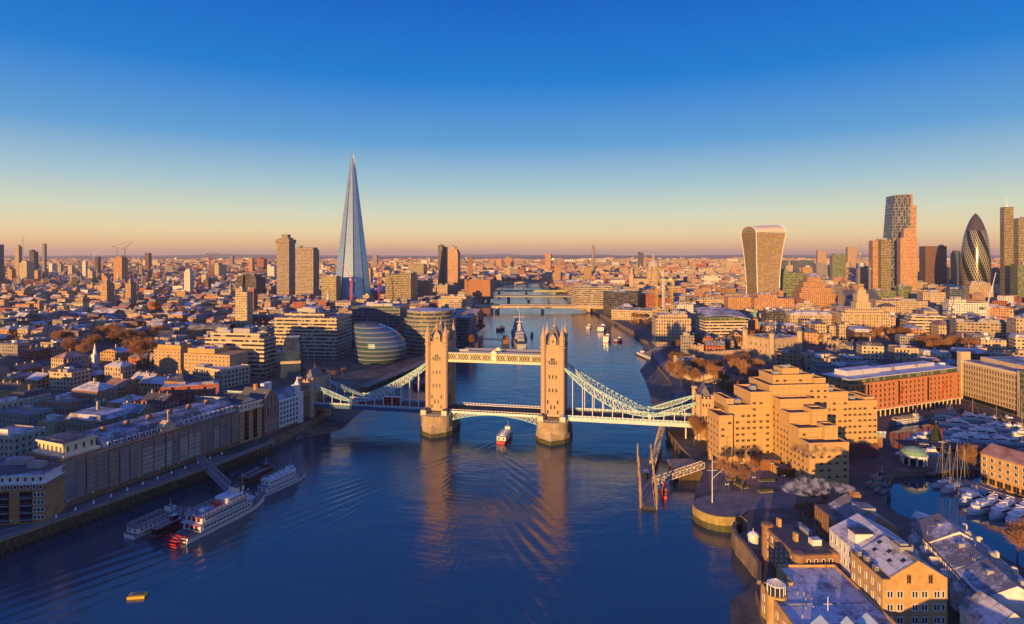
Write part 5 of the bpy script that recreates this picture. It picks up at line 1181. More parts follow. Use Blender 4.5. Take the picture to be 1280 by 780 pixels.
MB().box(1.2, 3, 17.1, 6.5, 7, 20.4).box(1.1, 2.9, 20.4, 6.8, 7.2, 20.7, 1).build('roof_cabin', [WHITE, FELT], t)
windows(t, wgrid((0,15.4),(0,0), 1.5, 16, 6, 4), .9, 1.7, WHITE, GLASSM)
t = thing('warehouse', 'brown brick warehouse section at the far end, whose chimney sends out the steam', 'warehouse', (106.6, 190.9, G)); LAND.append(('the steaming brown warehouse', 114, 200)); occ(115, 201, 19, 22)
MB().box(0, 0, -.3, 17.5, 19, 16).build('wall', [B_BRN], t); MB().gable(4.6, .1, 17.8, 19.2, 16, 20, 'y', 0, 1).build('roof', [PALE, B_BRN], t); MB().box(.4, .4, 16, 4.6, 18.6, 16.3).build('roof_terrace', [FELT], t)
MB().box(11.5, 15, 17.5, 14, 18, 21.2).box(11.8, 15.3, 21.2, 13.7, 17.7, 21.8).build('chimney', [B_BRN], t); MB().box(8, 5, 18, 13, 10, 20.6, 0, 1).build('roof_light', [STEEL, PALE], t)
windows(t, wgrid((0,19),(0,0), 1.5, 15.5, 6, 4), .95, 1.7, B_BRN, GLASSM)
# frosted white range to the right
WR = R(-103.5); t = thing('terrace_range', 'long whitewashed range with wide frosted roof between foreground warehouse and the dock', 'terrace', (137.5, 205, G), WR); LAND.append(('the frosted white range', 140, 184))
for f in (.15,.5,.85): p = at((137.5,205), 44*f, 8.5, WR); occ(*p, 20, 20, WR)
MB().box(0, 0, -.3, 45, 16.5, 11.5).build('wall', [B_WHT], t)
r = MB().gable(-.3, -.5, 14, 17, 11.5, 16, 'x', 0, 1).gable(14.1, -.5, 30, 17, 11.2, 15.2, 'x', 0, 1).gable(30.1, -.8, 45.4, 17.2, 10.8, 15.6, 'x', 0, 1); rf = r.build('roof', [PALE, B_WHT], t)
for x, y in ((6,5),(10,11),(20,5),(24,11.5),(36,5),(40,11)): MB().box(x, y, 12.5, x+1.3, y+1.6, 15.2).build('roof_light', [STEEL], rf)
for k in range(14): x, y = 2+41*rnd.random(), 1+14*rnd.random(); MB().tube((x,y,12),(x,y,13+2.6*(1-abs(y-8.2)/8.2)),.16,.14,6).build('roof_pipe', [STEEL], rf)
MB().bar((0,-.5,11.4),(45,-.5,11.0),.25,.25).build('gutter', [BLACKP], rf)
for k in range(5): MB().lathe([(.9,13),(.9,14.3),(.5,14.8)], 10, 0, 4+9.4*k, 14).build('roof_vent', [CREAMP], rf)
windows(t, wgrid((0,0),(45,0), 2, 11, 14, 3) , 1.0, 1.7, WHITE, GLASSM)
q = MB()
for k in range(6): MB().box(3+7.4*k, -2.2, 2, 6.4+7.4*k, -.05, 8).gable(2.8+7.4*k, -2.3, 6.6+7.4*k, -.05, 8, 9.6, 'y', 0).build('gabled_bay', [B_WHT], t)
# white gable house and corner brick
t = thing('house', 'white gable-fronted house with blue windows standing by the frosted white range', 'house', (120.5, 149.5, G), R(4)); occ(127, 155, 16, 14)
MB().box(0, 0, -.3, 11.5, 10, 9.5).build('wall', [B_WHT], t); MB().gable(-.3, -.2, 11.8, 10.2, 9.5, 14, 'y', 0, 1).build('roof', [PALE, B_WHT], t); windows(t, wgrid((0,0),(11.5,0), 1, 9, 4, 3), .9, 1.4, PALEB, GLASSM)
t = thing('house', 'orange brick flat-roofed corner house with blue fascia at the edge of the quay street', 'house', (131.5, 146, G), R(-4)); occ(139, 151, 18, 12)
MB().box(0, 0, -.3, 16, 9, 8.5).build('wall', [B_YEL], t); MB().box(-.3,-.3,8.5,16.3,9.3,9.1).build('roof', [PALEB], t); windows(t, wgrid((0,0),(16,0), 1, 8, 5, 2), 1.3, 1.3)
# brick dockmaster block with rounded end by the river
t = thing('warehouse', 'brown brick riverside block with rounded turret corners and dark flat roof', 'warehouse', (88, 184, G), R(4)); LAND.append(('the turreted riverside block', 93, 195)); occ(93, 195, 17, 24)
MB().box(0, 0, -.3, 14.5, 21, 11).build('wall', [B_BRN], t)
ro = MB().box(.3, .3, 11, 14.2, 20.7, 11.35).build('roof', [FELT], t); MB().box(8, 5, 11.35, 11, 7.5, 13.2, 0, 1).build('plant_room', [WHITE, PALE], ro); MB().box(10.5, 12, 11.35, 12, 19, 12.6, 0, 1).build('roof_light', [STEEL, PALE], ro)
for x, y, h, r_ in ((1.2,1.2,11.2,1.9),(13.4,1.2,11.2,1.9),(0.9,20.2,11.8,1.8)): MB().lathe([(r_,-.3),(r_,h-1),(r_+.25,h-.9),(r_+.25,h),(r_*.8,h+.3)], 14, 0, x, y).build('turret', [B_BRN if h < 12 else B_YEL], t)
windows(t, wgrid((0,20),(0,1), 1, 10.5, 6, 3) + wgrid((2.5,0),(12,0), 1, 10.5, 4, 3), .8, 1.7)
for y in (8, 18.5): MB().box(4, y, 11, 5, y+1.6, 14).build('chimney', [B_YEL], t)
# low flat frosted block with a round glass lantern
t = thing('office_block', 'low block under a broad blue frosted flat roof with round glass lantern turret', 'offices', (72.2, 143, G)); LAND.append(('the frosted flat-roofed block', 85, 160)); occ(85, 162, 30, 42)
MB().box(0, 0, -.3, 27, 30, 8).box(9, 30.002, -.3, 27, 40, 8).build('wall', [B_YEL], t)
ro = MB().box(.5,.5,8,26.6,30,8.25).box(9.4,30.002,8,26.6,39.6,8.25).build('roof', [PALE], t)
for x0, y0, x1, y1 in ((0,0,.45,30),(0,29.6,9,30),(9,30,9.4,40),(9,39.6,27,40),(26.6,0,27,39.6)): MB().box(x0, y0, 8.0, x1, y1, 9).build('parapet', [B_YEL], ro)
MB().lathe([(2.6,-.3),(2.6,9),(2.9,9.1),(2.9,9.6)], 16, 0, 1.6, 23.5).build('turret', [B_YEL], t)
la = MB().lathe([(2.3,9.6),(2.3,12.2)], 16, 0, 1.6, 23.5).build('lantern', [GLASSM], t)
q = MB()
for k in range(12): a = 2*math.pi*k/12; q.tube((1.6+2.33*math.cos(a), 23.5+2.33*math.sin(a), 9.6), (1.6+2.33*math.cos(a), 23.5+2.33*math.sin(a), 12.2), .12, .12, 4); q.tube((1.6+2.4*math.cos(a), 23.5+2.4*math.sin(a), 12.2), (1.6, 23.5, 13.6), .1, .06, 4)
q.lathe([(2.45,12.1),(2.45,12.35)], 16, 0, 1.6, 23.5).build('lantern_frame', [WHITE], la)
MB().lathe([(2.3,12.3),(.1,13.5)], 12, 0, 1.6, 23.5).build('lantern_roof', [STEEL], la)
for x, y, w, d in ((5,3,5,8),(12,1.5,4,9),(17.5,5,5,7)):
    MB().gable(x, y, x+w, y+d, 8.9, 11, 'y', 0, 1).box(x, y, 8.2, x+w, y+d, 8.9, 1).build('skylight', [PALEB, WHITE], ro)
MB().tube((11,14,8),(11,14,14),.15,.08,5).bar((9.8,14,12),(12.2,14,12),.1,.1).build('aerial', [WHITE], ro)
for k in range(16): x, y = 2+rnd.random()*22, 12+rnd.random()*16; MB().tube((x,y,8.2),(x,y,8.8+rnd.random()*.5),.18,.16,6).build('roof_vent', [STEEL], ro)
for y in (11, 20): MB().bar((1,y,8.4),(25,y+1,8.4),.25,.2).build('roof_pipe', [STEEL], ro)
windows(t, wgrid((0,30),(0,0), 1, 7.5, 7, 2) + wgrid((0,0),(27,0), 1, 7.5, 8, 2), .9, 1.6)

# stone quay nose with mast, curved lock walls
t = thing('quay_bastion', 'rounded stone quay nose with weedy foot jutting into the river', 'quay', (86, 247, 0)); q = MB()
q.lathe([(11,-4),(10.95,2.6)], 32, 1).lathe([(10.9,2.6),(10.75,5.7)], 32, 0).lathe([(10.95,5.7),(10.95,6.0)], 32, 0).build('wall', [plain('lichened_stone', (.34,.26,.10), .85, scale=.5, var=.3), WEED], t)
MB().lathe([(10.4,6.03),(10.4,6.05)], 32, 0).build('paving', [PAVE], t)
q = MB()
for k in range(17):
    a, c = R(135+10*k), R(145+10*k); q.tube((10.5*math.cos(a),10.5*math.sin(a),6),(10.5*math.cos(a),10.5*math.sin(a),7.1),.06,.06,4)
    if k < 16: q.bar((10.5*math.cos(a),10.5*math.sin(a),7.1),(10.5*math.cos(c),10.5*math.sin(c),7.1),.08,.08)
q.build('railing', [BLACKP], t)
t = thing('flag_mast', 'white ship-style mast with angled gaff on the stone quay nose', 'mast', (84, 250, 6.05)); MB().tube((0,0,0),(0,0,20),.22,.1,6).build('pole', [WHITE], t); MB().tube((0,0,10),(4.5,0,14),.1,.07,5).build('gaff', [WHITE], t); MB().tube((-2,0,13.5),(2,0,13.5),.08,.08,5).build('yard', [WHITE], t)
t = thing('lock_wall', 'curved brick lock wall topped by railings below the turreted block', 'quay wall', (0,0,0)); pts = [(86,229.5),(83.5,225),(82.6,218),(83.2,210),(82.6,199),(78,188)]
q = MB()
for i in range(5): q.bar((*pts[i],3.4),(*pts[i+1],3.4),1.3,7.6)
q.build('wall', [QWALL], t)
q = MB()
for i in range(5):
    q.bar((*pts[i],8.1),(*pts[i+1],8.1),.08,.08); q.bar((*pts[i],7.2),(*pts[i],8.1),.1,.1)
q.build('railing', [BLACKP], t)
t = thing('domed_kiosk', 'tiny white round kiosk with dome on the curved lock wall', 'kiosk', (87, 215, G)); MB().lathe([(1.8,0),(1.8,2.6),(2.1,2.7),(1.4,3.8),(.3,4.3)], 12).build('body', [WHITE], t); MB().lathe([(.12,4.3),(.08,5.4)], 5).build('finial', [WHITE], t)
# timber jetty and pier with pontoon and two truss gangways
t = thing('timber_jetty', 'timber piled jetty edge beside the north pontoon pier', 'jetty', (79.5, 292, 0)); MB().box(-.5,-1.2,5.2,13,11.5,6.05).build('deck', [PALET], t)
for k in range(12): MB().box(-.4+1.15*k, -1.5, -3, .2+1.15*k, -.9, 5.6).build('pile', [TIMBER], t)
def truss(name, lab, a, b, w=2.6, h=2.6, mat=CREAMP, n_=14):
    a, b = Vector(a), Vector(b); d = b-a; yaw = math.atan2(d.y, d.x); L = math.hypot(d.x, d.y); sl = d.z/L
    t = thing(name, lab, 'gangway', a, yaw); q = MB()
    for y in (-w/2, w/2):
        q.bar((0,y,0),(L,y,L*sl),.3,.35); q.bar((0,y,h),(L,y,L*sl+h),.28,.3)
        for i in range(n_):
            x0, x1 = L*i/n_, L*(i+1)/n_; q.bar((x0,y,x0*sl),(x0,y,x0*sl+h),.18,.18)
            q.bar((x0,y,x0*sl + (h if i % 2 else 0)),(x1,y,x1*sl+(0 if i % 2 else h)),.18,.18)
        q.bar((L,y,L*sl),(L,y,L*sl+h),.2,.2)
    for i in range(n_+1): x = L*i/n_; q.bar((x,-w/2,x*sl+h),(x,w/2,x*sl+h),.14,.14)
    q.build('truss', [mat], t); MB().add([(0,-w/2,.1),(L,-w/2,L*sl+.1),(L,w/2,L*sl+.1),(0,w/2,.1),(0,-w/2,-.1),(L,-w/2,L*sl-.1),(L,w/2,L*sl-.1),(0,w/2,-.1)], [(0,1,2,3),(7,6,5,4),(0,4,5,1),(3,2,6,7)]).build('walkway', [GREYD], t); return t
truss('gangway', 'white truss gangway rising from the north pontoon to the hotel quay', (66.5, 281, 1.8), (93, 290.5, 6.4))
truss('gangway', 'steep white truss gangway running along the north pontoon to its far jetty', (72, 305, 1.8), (89.5, 356, 5.8), n_=22)
pt = thing('pontoon', 'long floating pontoon with tall mooring piles off the hotel quay', 'pontoon', (60, 285, 0)); a, c = (59, 257), (70.5, 318)
b = MB(); dx_, dy_ = c[0]-a[0], c[1]-a[1]; Lp = math.hypot(dx_, dy_); yw = math.atan2(dy_, dx_)
b.rbox((a[0]+c[0])/2, (a[1]+c[1])/2, Lp, 5.6, -.6, 1.5, yw, 0, 1); b.build('deck', [BLACKP, PAVE], pt, world=True)
for f, s in ((.02,-3.4),(.02,3.4),(.12,-3.4),(.12,3.4),(.25,-3.4),(.3,3.4),(.45,-3.4),(.62,-3.4),(.62,3.4),(.8,-3.4),(.97,-3.4),(.97,3.4)):
    x, y = a[0]+dx_*f - s*math.sin(yw), a[1]+dy_*f + s*math.cos(yw); b = MB().tube((x,y,-3),(x,y,9.2),.42,.42,8).lathe([(.5,9.2),(.05,10)], 8, 0, x, y); b.build('mooring_pile', [PALET], pt, world=True)
b = MB(); b.rbox(65.4, 291, 4.5, 3.2, 1.5, 4.4, yw, 0, 1).build('shelter', [GLASSM, PALE], pt, world=True)
q = MB()
for f in range(24):
    for s in (-2.6, 2.6):
        p0 = (a[0]+dx_*f/24-s*math.sin(yw), a[1]+dy_*f/24+s*math.cos(yw)); p1 = (a[0]+dx_*(f+1)/24-s*math.sin(yw), a[1]+dy_*(f+1)/24+s*math.cos(yw)); q.bar((*p0,2.6),(*p1,2.6),.07,.07); q.bar((*p0,1.5),(*p0,2.6),.07,.07)
q.build('railing', [WHITE], pt, world=True)
truss('gangway', 'long grey truss gangway leading down from the sheeted warehouse quay to the steamers', (-158, 301, 5.8), (-126, 268.5, 2.4), 2.8, 2.8, STEEL, 18)
# rotunda café and footbridge in the docks
kx, ky = P(1142, 583, 4.5); t = thing('rotunda', 'white columned dock rotunda with mossy domed roof', 'pavilion', (kx, ky, 4)); occ(kx, ky, 14, 14)
MB().lathe([(7.2,-1.5),(7.2,1.0)], 24).build('base', [PAVE], t)
for k in range(10): a = 2*math.pi*k/10; MB().tube((5.3*math.cos(a),5.3*math.sin(a),1),(5.3*math.cos(a),5.3*math.sin(a),6),.42,.36,8).build('column', [WHITE], t)
MB().lathe([(6.1,6),(6.1,7.1)], 24).build('entablature', [WHITE], t); MB().lathe([(6.0,7.1),(5.0,8.6),(3.2,9.8),(.6,10.4)], 24).build('dome', [GREENP], t); MB().lathe([(3.6,1),(3.6,6)], 16).build('glass_room', [GLASSM], t)
a, c = P(1160, 592, 5), P(1224, 585, 5)
t = thing('footbridge', 'low arched footbridge parting the two dock basins', 'footbridge', (0,0,0)); b = MB()
for i in range(10):
    f0, f1 = i/10, (i+1)/10; z = lambda f: 4.6+1.6*math.sin(math.pi*f); q0, q1 = (a[0]+(c[0]-a[0])*f0, a[1]+(c[1]-a[1])*f0), (a[0]+(c[0]-a[0])*f1, a[1]+(c[1]-a[1])*f1); b.bar((*q0,z(f0)),(*q1,z(f1)),3.2,.5)
b.build('deck', [GREYD], t)
b = MB()
for i in range(10):
    for s in (-1.5, 1.5):
        f0, f1 = i/10, (i+1)/10; q0, q1 = (a[0]+(c[0]-a[0])*f0, a[1]+(c[1]-a[1])*f0+s), (a[0]+(c[0]-a[0])*f1, a[1]+(c[1]-a[1])*f1+s); b.bar((*q0,z(f0)+1.1),(*q1,z(f1)+1.1),.1,.1); b.bar((*q0,z(f0)+.2),(*q0,z(f0)+1.1),.1,.1)
b.build('railing', [BLACKP], t)
kx, ky = P(1170, 556, 3); t = thing('christmas_tree', 'floating conical green tree on a square dock raft', 'tree', (kx, ky, 3)); MB().box(-7,-5,-.5,7,5,.7).build('raft', [PALET], t)
b = MB()
for k in range(9): b.lathe([(4.0-.42*k,1.2+1.25*k),(3.2-.38*k,2.2+1.25*k),(max(.1,2.1-.25*k),2.9+1.25*k)], 14, 0, 0, 0, .2*k)
b.build('foliage', [plain('dark_fir', (.03,.05,.02), .9, scale=3, var=.5)], t); MB().tube((0,0,.7),(0,0,2),.3,.3,6).build('trunk', [TIMBER], t); MB().lathe([(.1,12.6),(.35,13),(.1,13.4)], 6).build('star', [YELL], t)
# yellow buoy raft in the river
bx, by = P(172, 746, 0); t = thing('mooring_buoy', 'small yellow mooring raft alone on dark water', 'buoy', (bx, by, 0), R(8)); MB().box(-2.6,-1.4,-.4,2.6,1.4,.8).build('float', [YELL], t); MB().box(-1.6,-.8,.8,1.6,.8,1.0).build('top_plate', [GREYD], t); MB().tube((0,0,1),(0,0,2.2),.12,.12,6).build('post', [BLACKP], t)
# unseen blocks added out of frame to shade the quay and south span
for x, y, w, d, h, lab in ((-285,110,60,60,34,'tall brick warehouse downstream of the brown brick quay block'),(-238,60,42,50,52,'riverside brick warehouse furthest downstream on the south quay'),(-345,170,60,50,26,'brick mill block inland of the brown brick quay block')):
    t = thing('warehouse', lab, 'warehouse', (x, y, G), R(-20)); MB().box(-w/2,-d/2,-.3,w/2,d/2,h).build('wall', [FA['stock']], t); MB().box(-w/2-.3,-d/2-.3,h,w/2+.3,d/2+.3,h+.8).build('roof', [PALE], t); occ(x, y, w, d, R(-20))
for x, y, w, d, h, lab in ((64,92,26,26,14,'yellow brick wharf house downstream of the foreground warehouse'),(118,108,40,18,11,'brick flats on the street side downstream of the foreground warehouse')):  # unseen blocks added out of frame to shade the foreground gable
    t = thing('warehouse', lab, 'warehouse', (x+26, y, G), R(6)); MB().box(-w/2,-d/2,-.3,w/2,d/2,h).build('wall', [FA['stock']], t); MB().gable(-w/2-.3,-d/2-.3,w/2+.3,d/2+.3,h,h+5,'x').build('roof', [PALE], t)

# ------------------------------------------------------------------ boats
def hull(L, B, z0, z1, m=0, mt=1, bow=.42, sheer=.0, stern=.75, band=None):
    b = MB(); N = 14; st = []
    for i in range(N+1):
        f = i/N; x = -L/2+L*f
        w = B/2*(stern+(1-stern)*min(1, f/.25)) if f < .25 else B/2 if f < 1-bow else B/2*max(.02, 1-((f-(1-bow))/bow)**2.0)
        zt = z1+sheer*max(0, (f-.5)/.5)**2; st.append((x, w, zt))
    for i in range(N):
        (xa, wa, za), (xb, wb, zb) = st[i], st[i+1]
        for s in (-1, 1):
            q = [(xa,s*wa*.8,z0),(xb,s*wb*.8,z0),(xb,s*wb,zb),(xa,s*wa,za)]; b.add(q, [(0,1,2,3) if s < 0 else (3,2,1,0)], m)
            if band is not None: q = [(xa,s*(wa*.965+.03),za-.55),(xb,s*(wb*.965+.03),zb-.55),(xb,s*(wb+.05),zb-.1),(xa,s*(wa+.05),za-.1)]; b.add(q, [(0,1,2,3) if s < 0 else (3,2,1,0)], band)
        b.add([(xa,-wa,za-.05),(xb,-wb,zb-.05),(xb,wb,zb-.05),(xa,wa,za-.05)], [(0,1,2,3)], mt)
    x, w, z = st[0]; b.add([(x,-w*.8,z0),(x,w*.8,z0),(x,w,z),(x,-w,z)], [(3,2,1,0)], m); return b
def deckhouse(x0, x1, hw, z0, z1, round_bow=True, m=0, mt=1):
    b = MB(); c = min(hw*.8, (x1-x0)*.2)
    pts = [(x0,-hw),(x1-c,-hw),(x1-c*.3,-hw*.6),(x1,0),(x1-c*.3,hw*.6),(x1-c,hw),(x0,hw)] if round_bow else [(x0,-hw),(x1,-hw),(x1,hw),(x0,hw)]
    return b.prism(pts, z0, z1, m, mt)
def side_windows(t, x0, x1, hw, z, n_, w, h, fr=WHITE): windows(t, wgrid((x0,-hw),(x1,-hw), z-.1, z+.1, n_, 1)+wgrid((x1,hw),(x0,hw), z-.1, z+.1, n_, 1), w, h, fr, GLASSM)
def rail(t, L0, L1, hw, z, mat=WHITE):
    q = MB()
    for s in (-1, 1):
        q.bar((L0,s*hw,z+1),(L1,s*hw,z+1),.07,.07); q.bar((L0,s*hw,z+.5),(L1,s*hw,z+.5),.05,.05)
        for k in range(int((L1-L0)/2)+1): q.bar((L0+2*k,s*hw,z),(L0+2*k,s*hw,z+1),.06,.06)
    q.build('railing', [mat], t)
def pts_dir(a, c): return math.atan2(c[1]-a[1], c[0]-a[0]), math.hypot(c[0]-a[0], c[1]-a[1]), ((a[0]+c[0])/2, (a[1]+c[1])/2)
# paddle steamer
a, c = (-127.5, 226), (-110.5, 268.5); rz_, L, mid = pts_dir(a, c)
t = thing('paddle_steamer', 'big white three-decked paddle steamer with red trim and red stern wheel', 'steamer', (*mid, 0), rz_); LAND.append(('the paddle steamer', *mid))
hull(L-3, 10, -.8, 2.4, 0, 1, .35, .8, .9, 2).build('hull', [WHITE, GREYD, REDP], t)
h2 = L/2
deckhouse(-h2+7, h2-10, 4.6, 2.4, 5.0, True, 0, 0).build('main_deckhouse', [WHITE], t); deckhouse(-h2+6, h2-9, 4.9, 5.0, 5.25, True, 0, 1).build('deck_edge', [REDP, PALE], t)
deckhouse(-h2+8, h2-13, 4.4, 5.25, 7.7, True, 0, 0).build('upper_deckhouse', [WHITE], t); deckhouse(-h2+7, h2-12, 4.8, 7.7, 7.95, True, 0, 1).build('deck_edge', [REDP, PALE], t)
deckhouse(-2, h2-15, 3.4, 7.95, 10.1, True, 0, 1).build('bridge_deckhouse', [WHITE, PALE], t); MB().box(4, -2.2, 10.1, 8, 2.2, 12.1, 0, 1).build('wheelhouse', [CREAMP, FELT], t)
side_windows(t, -h2+8, h2-14, 4.6, 3.8, 15, 1.3, 1.1); side_windows(t, -h2+9, h2-16, 4.4, 6.6, 14, 1.3, 1.1); side_windows(t, -1, h2-18, 3.4, 9.1, 6, 1.2, .9)
windows(t, [(-h2+7-.02, y, 3.8, -math.pi/2) for y in (-2.5,0,2.5)] + [(-h2+8-.02, y, 6.6, -math.pi/2) for y in (-2.5,0,2.5)], 1.2, 1.5, REDP, GLASSM)
for s in (-1, 1): MB().tube((h2-17, s*2.3, 7.9), (h2-17, s*2.3, 15.5), .45, .4, 10).lathe([(.4,15.5),(.75,16.1),(.7,16.4)], 10, 0, h2-17, s*2.3).build('funnel', [BLACKP], t)
q = MB(); q.tube((-h2-.4,-3.6,1.6),(-h2-.4,3.6,1.6),.35,.35,8)
for k in range(12):
    a_ = 2*math.pi*k/12
    for y in (-3.3, 0, 3.3): q.bar((-h2-.4,y,1.6),(-h2-.4+2.4*math.cos(a_),y,1.6+2.4*math.sin(a_)),.16,.16)
    p0 = (-h2-.4+2.3*math.cos(a_), 1.6+2.3*math.sin(a_)); q.bar((p0[0],-3.4,p0[1]),(p0[0],3.4,p0[1]),.12,.45)
q.build('paddle_wheel', [REDP], t)
MB().box(-6, -1.4, 7.95, -3.4, 1.4, 9.6).build('red_locker', [REDP], t); MB().box(-12, -.8, 7.95, -10.6, .8, 9).build('vent', [WHITE], t)
rail(t, -h2+8, h2-14, 4.7, 7.95); rail(t, -h2+7, h2-11, 4.85, 5.25); MB().tube((9,0,10),(9,0,16.5),.12,.06,5).build('mast', [WHITE], t)
for k in range(10): MB().tube((-h2+8+3*k, 0, 7.9), (-h2+8+3*k, 0, 8.7), .35, .25, 6).build('deck_ventilator', [WHITE], t)
def tour_boat(label, a, c, B, cols, decks, name='tour_boat', wheel=.3, funnel=None, open_top=False, sheer=.4):
    rz_, L, mid = pts_dir(a, c); t = thing(name, label, 'boat', (*mid, 0), rz_); h2 = L/2; hc, hb, wc, rc = cols
    hull(L, B, -.6, 1.5, 0, 1, .35, sheer, .85, 2).build('hull', [hc, GREYD, hb], t); z = 1.5
    for k in range(decks):
        x0, x1 = -h2+1.5+1.6*k, h2*(.62-.12*k); hw = B/2-.45-.25*k
        deckhouse(x0, x1, hw, z, z+2.2, True, 0, 0).build('saloon', [wc], t); side_windows(t, x0+.6, x1-2.2, hw, z+1.25, max(3, int((x1-x0)/2)), 1.25, .95, wc)
        windows(t, [(x0-.02, y, z+1.2, -math.pi/2) for y in (-hw/2, hw/2)], 1.1, 1.2, wc, GLASSM)
        deckhouse(x0-.4, x1+.4, hw+.25, z+2.2, z+2.4, True, 0, 1).build('deck_edge', [hb if k == 0 else wc, rc], t); z += 2.4
    deckhouse(h2*wheel-1.5, h2*wheel+1.7, B*.24, z, z+1.9, True, 0, 1).build('wheelhouse', [wc, rc], t)
    windows(t, wgrid((h2*wheel-1.4,-B*.24),(h2*wheel+1,-B*.24), z+1, z+1.2, 2, 1), .9, .8, wc, GLASSM)
    rail(t, -h2+1.6*decks, h2*wheel-2, B/2-.5-.2*decks, z-.02); MB().tube((h2*wheel, 0, z+1.9), (h2*wheel, 0, z+5), .09, .05, 5).build('mast', [WHITE], t)
    for k in range(5): MB().box(-h2*.7+h2*.2*k, -B*.22, z, -h2*.7+h2*.2*k+.6, B*.22, z+.5).build('bench', [BROWNP if not open_top else WHITE], t)
    if funnel: MB().tube((0,0,z),(0,0,z+3.5),.5,.45,10).build('funnel', [funnel], t)
    LAND.append((None, *mid)); return t
tour_boat('flat-roofed brown and white river boat moored inshore of the paddle steamer', (-148.5, 231), (-138.5, 257), 7, (WHITE, REDP, WHITE, GREYD), 1)
tour_boat('sleek white two-decked river cruiser moored ahead of the paddle steamer', (-115, 271.5), (-103, 296.5), 6.4, (WHITE, BLUEP, WHITE, PALE), 2, open_top=True)
tour_boat('dark vessel with maroon upper deck moored inside the sleek white cruiser', (-127.5, 283), (-120.5, 306), 5.6, (BLACKP, MAROON, MAROON, GREYD), 1, funnel=BLACKP)
tour_boat('small red and black launch squeezed between river boat and paddle steamer', (-139, 229.5), (-133.5, 244), 4, (BLACKP, REDP, BLACKP, PALE), 1, name='launch')
s_, c_ = math.sin(BH), math.cos(BH)
tour_boat('red sterned white tour boat under way towards the bridge, trailing a wake', (BOAT[0]-11*s_, BOAT[1]-11*c_), (BOAT[0]+13*s_, BOAT[1]+13*c_), 6.2, (REDP, WHITE, WHITE, PALE), 1, wheel=.45, open_top=True)
tour_boat('small bright red launch tied to the north pontoon', (68.5, 268), (70.6, 276.5), 3, (REDP, REDP, REDP, GREYD), 1, name='launch')
tour_boat('blue and white ferry lying at the upstream pier gangway', (148, 612), (138, 668), 8.5, (BLACKP, WHITE, WHITE, DEEPB), 1, name='ferry')
tour_boat('white twin-decked boat moored off the long cream quay hall', (118, 752), (126, 776), 8, (WHITE, REDP, WHITE, PALE), 2)
tour_boat('black hulled boat with red bow beside the white one off the quay hall', (130, 748), (141, 764), 6, (REDP, BLACKP, WHITE, PALE), 1)
tour_boat('dark blue workboat cluster vessel moored furthest upstream on the north side', (126, 850), (138, 890), 10, (DEEPB, WHITE, WHITE, PALE), 2)
tour_boat('grey workboat close behind the dark blue vessel upstream', (112, 880), (118, 905), 7, (STEEL, WHITE, WHITE, PALE), 1)
tour_boat('black tug alone in mid river beneath the south tower walkway', (-82, 492), (-62, 499), 6, (BLACKP, BLACKP, GREYD, GREYD), 1, name='tug')
tour_boat('dark pier barge beside the south riverside trees', (-20, 860), (-12, 885), 8, (BLACKP, BLACKP, GREYD, GREYD), 1, name='barge')
tour_boat('tiny black boat in mid river ahead of the grey warship', (26, 800), (28, 808), 3.4, (BLACKP, BLACKP, GREYD, GREYD), 1, name='launch')
truss('gangway', 'long pier gangway from the fortress shore to the moored ferry', (147, 640, 3), (172, 668, 7), 5, 3, STEEL, 10)
# warship with support vessel
t = thing('warship', 'grey museum warship with gun turrets, masts and twin funnels in mid river', 'warship', (8.5, 770, 0), R(92)); LAND.append(('the grey warship', 8.5, 770))
CAMO = plain('camouflage_grey', (.20, .23, .27), .6, scale=.06, c2=(.42, .44, .46), var=.2)
hull(158, 18.5, -2, 6.5, 0, 1, .4, 2.2, .6).build('hull', [CAMO, GREYD], t)
q = MB().box(-38,-6,6.5,40,6,10).box(8,-6,10,34,6,15).box(16,-5,15,32,5,20).box(20,-3.5,20,30,3.5,25).box(-32,-5,10,-18,5,14).box(-5,-6.5,10,3,6.5,13); q.build('superstructure', [CAMO], t)
for x in (6, -14): MB().lathe([(2.8,10),(2.5,22),(2.7,22.3)], 14, 0, x, 0).build('funnel', [CAMO], t)
for x, z, s in ((60,8,1),(48,11,1),(-46,10,-1),(-58,7.5,-1)):
    tu = MB().box(x-4.5,-4,z,x+4.5,4,z+3).build('gun_turret', [CAMO], t); q = MB()
    for y in (-2,0,2): q.tube((x+s*4,y,z+1.6),(x+s*13,y,z+2.6),.35,.25,6)
    q.build('gun_barrel', [CAMO], tu)
for x, h in ((14,44),(-22,40)):
    q = MB().tube((x,0,10),(x,0,h),.6,.2,6).tube((x-3,-3,10),(x,0,h*.75),.35,.2,5).tube((x-3,3,10),(x,0,h*.75),.35,.2,5).bar((x,-7,h*.8),(x,7,h*.8),.4,.4).bar((x,-4,h*.65),(x,4,h*.65),.9,.6); q.build('mast', [WHITE], t)
t = thing('support_vessel', 'dark brown support pontoon vessel alongside the grey warship', 'vessel', (-8, 735, 0), R(92)); hull(42, 9, -1, 2.5, 0, 1, .2, 0, 1).build('hull', [BLACKP, GREYD], t); MB().box(-16,-3.5,2.5,8,3.5,7.5).box(-10,-3,7.5,2,3,10.5).build('superstructure', [BROWNP], t); MB().tube((10,0,2),(10,0,15),.4,.2,6).build('mast', [WHITE], t)
truss('gangway', 'long grey gangway from the south bank trees out to the warship', (-55, 742, 5), (-12, 738, 4), 3, 2, STEEL, 10)
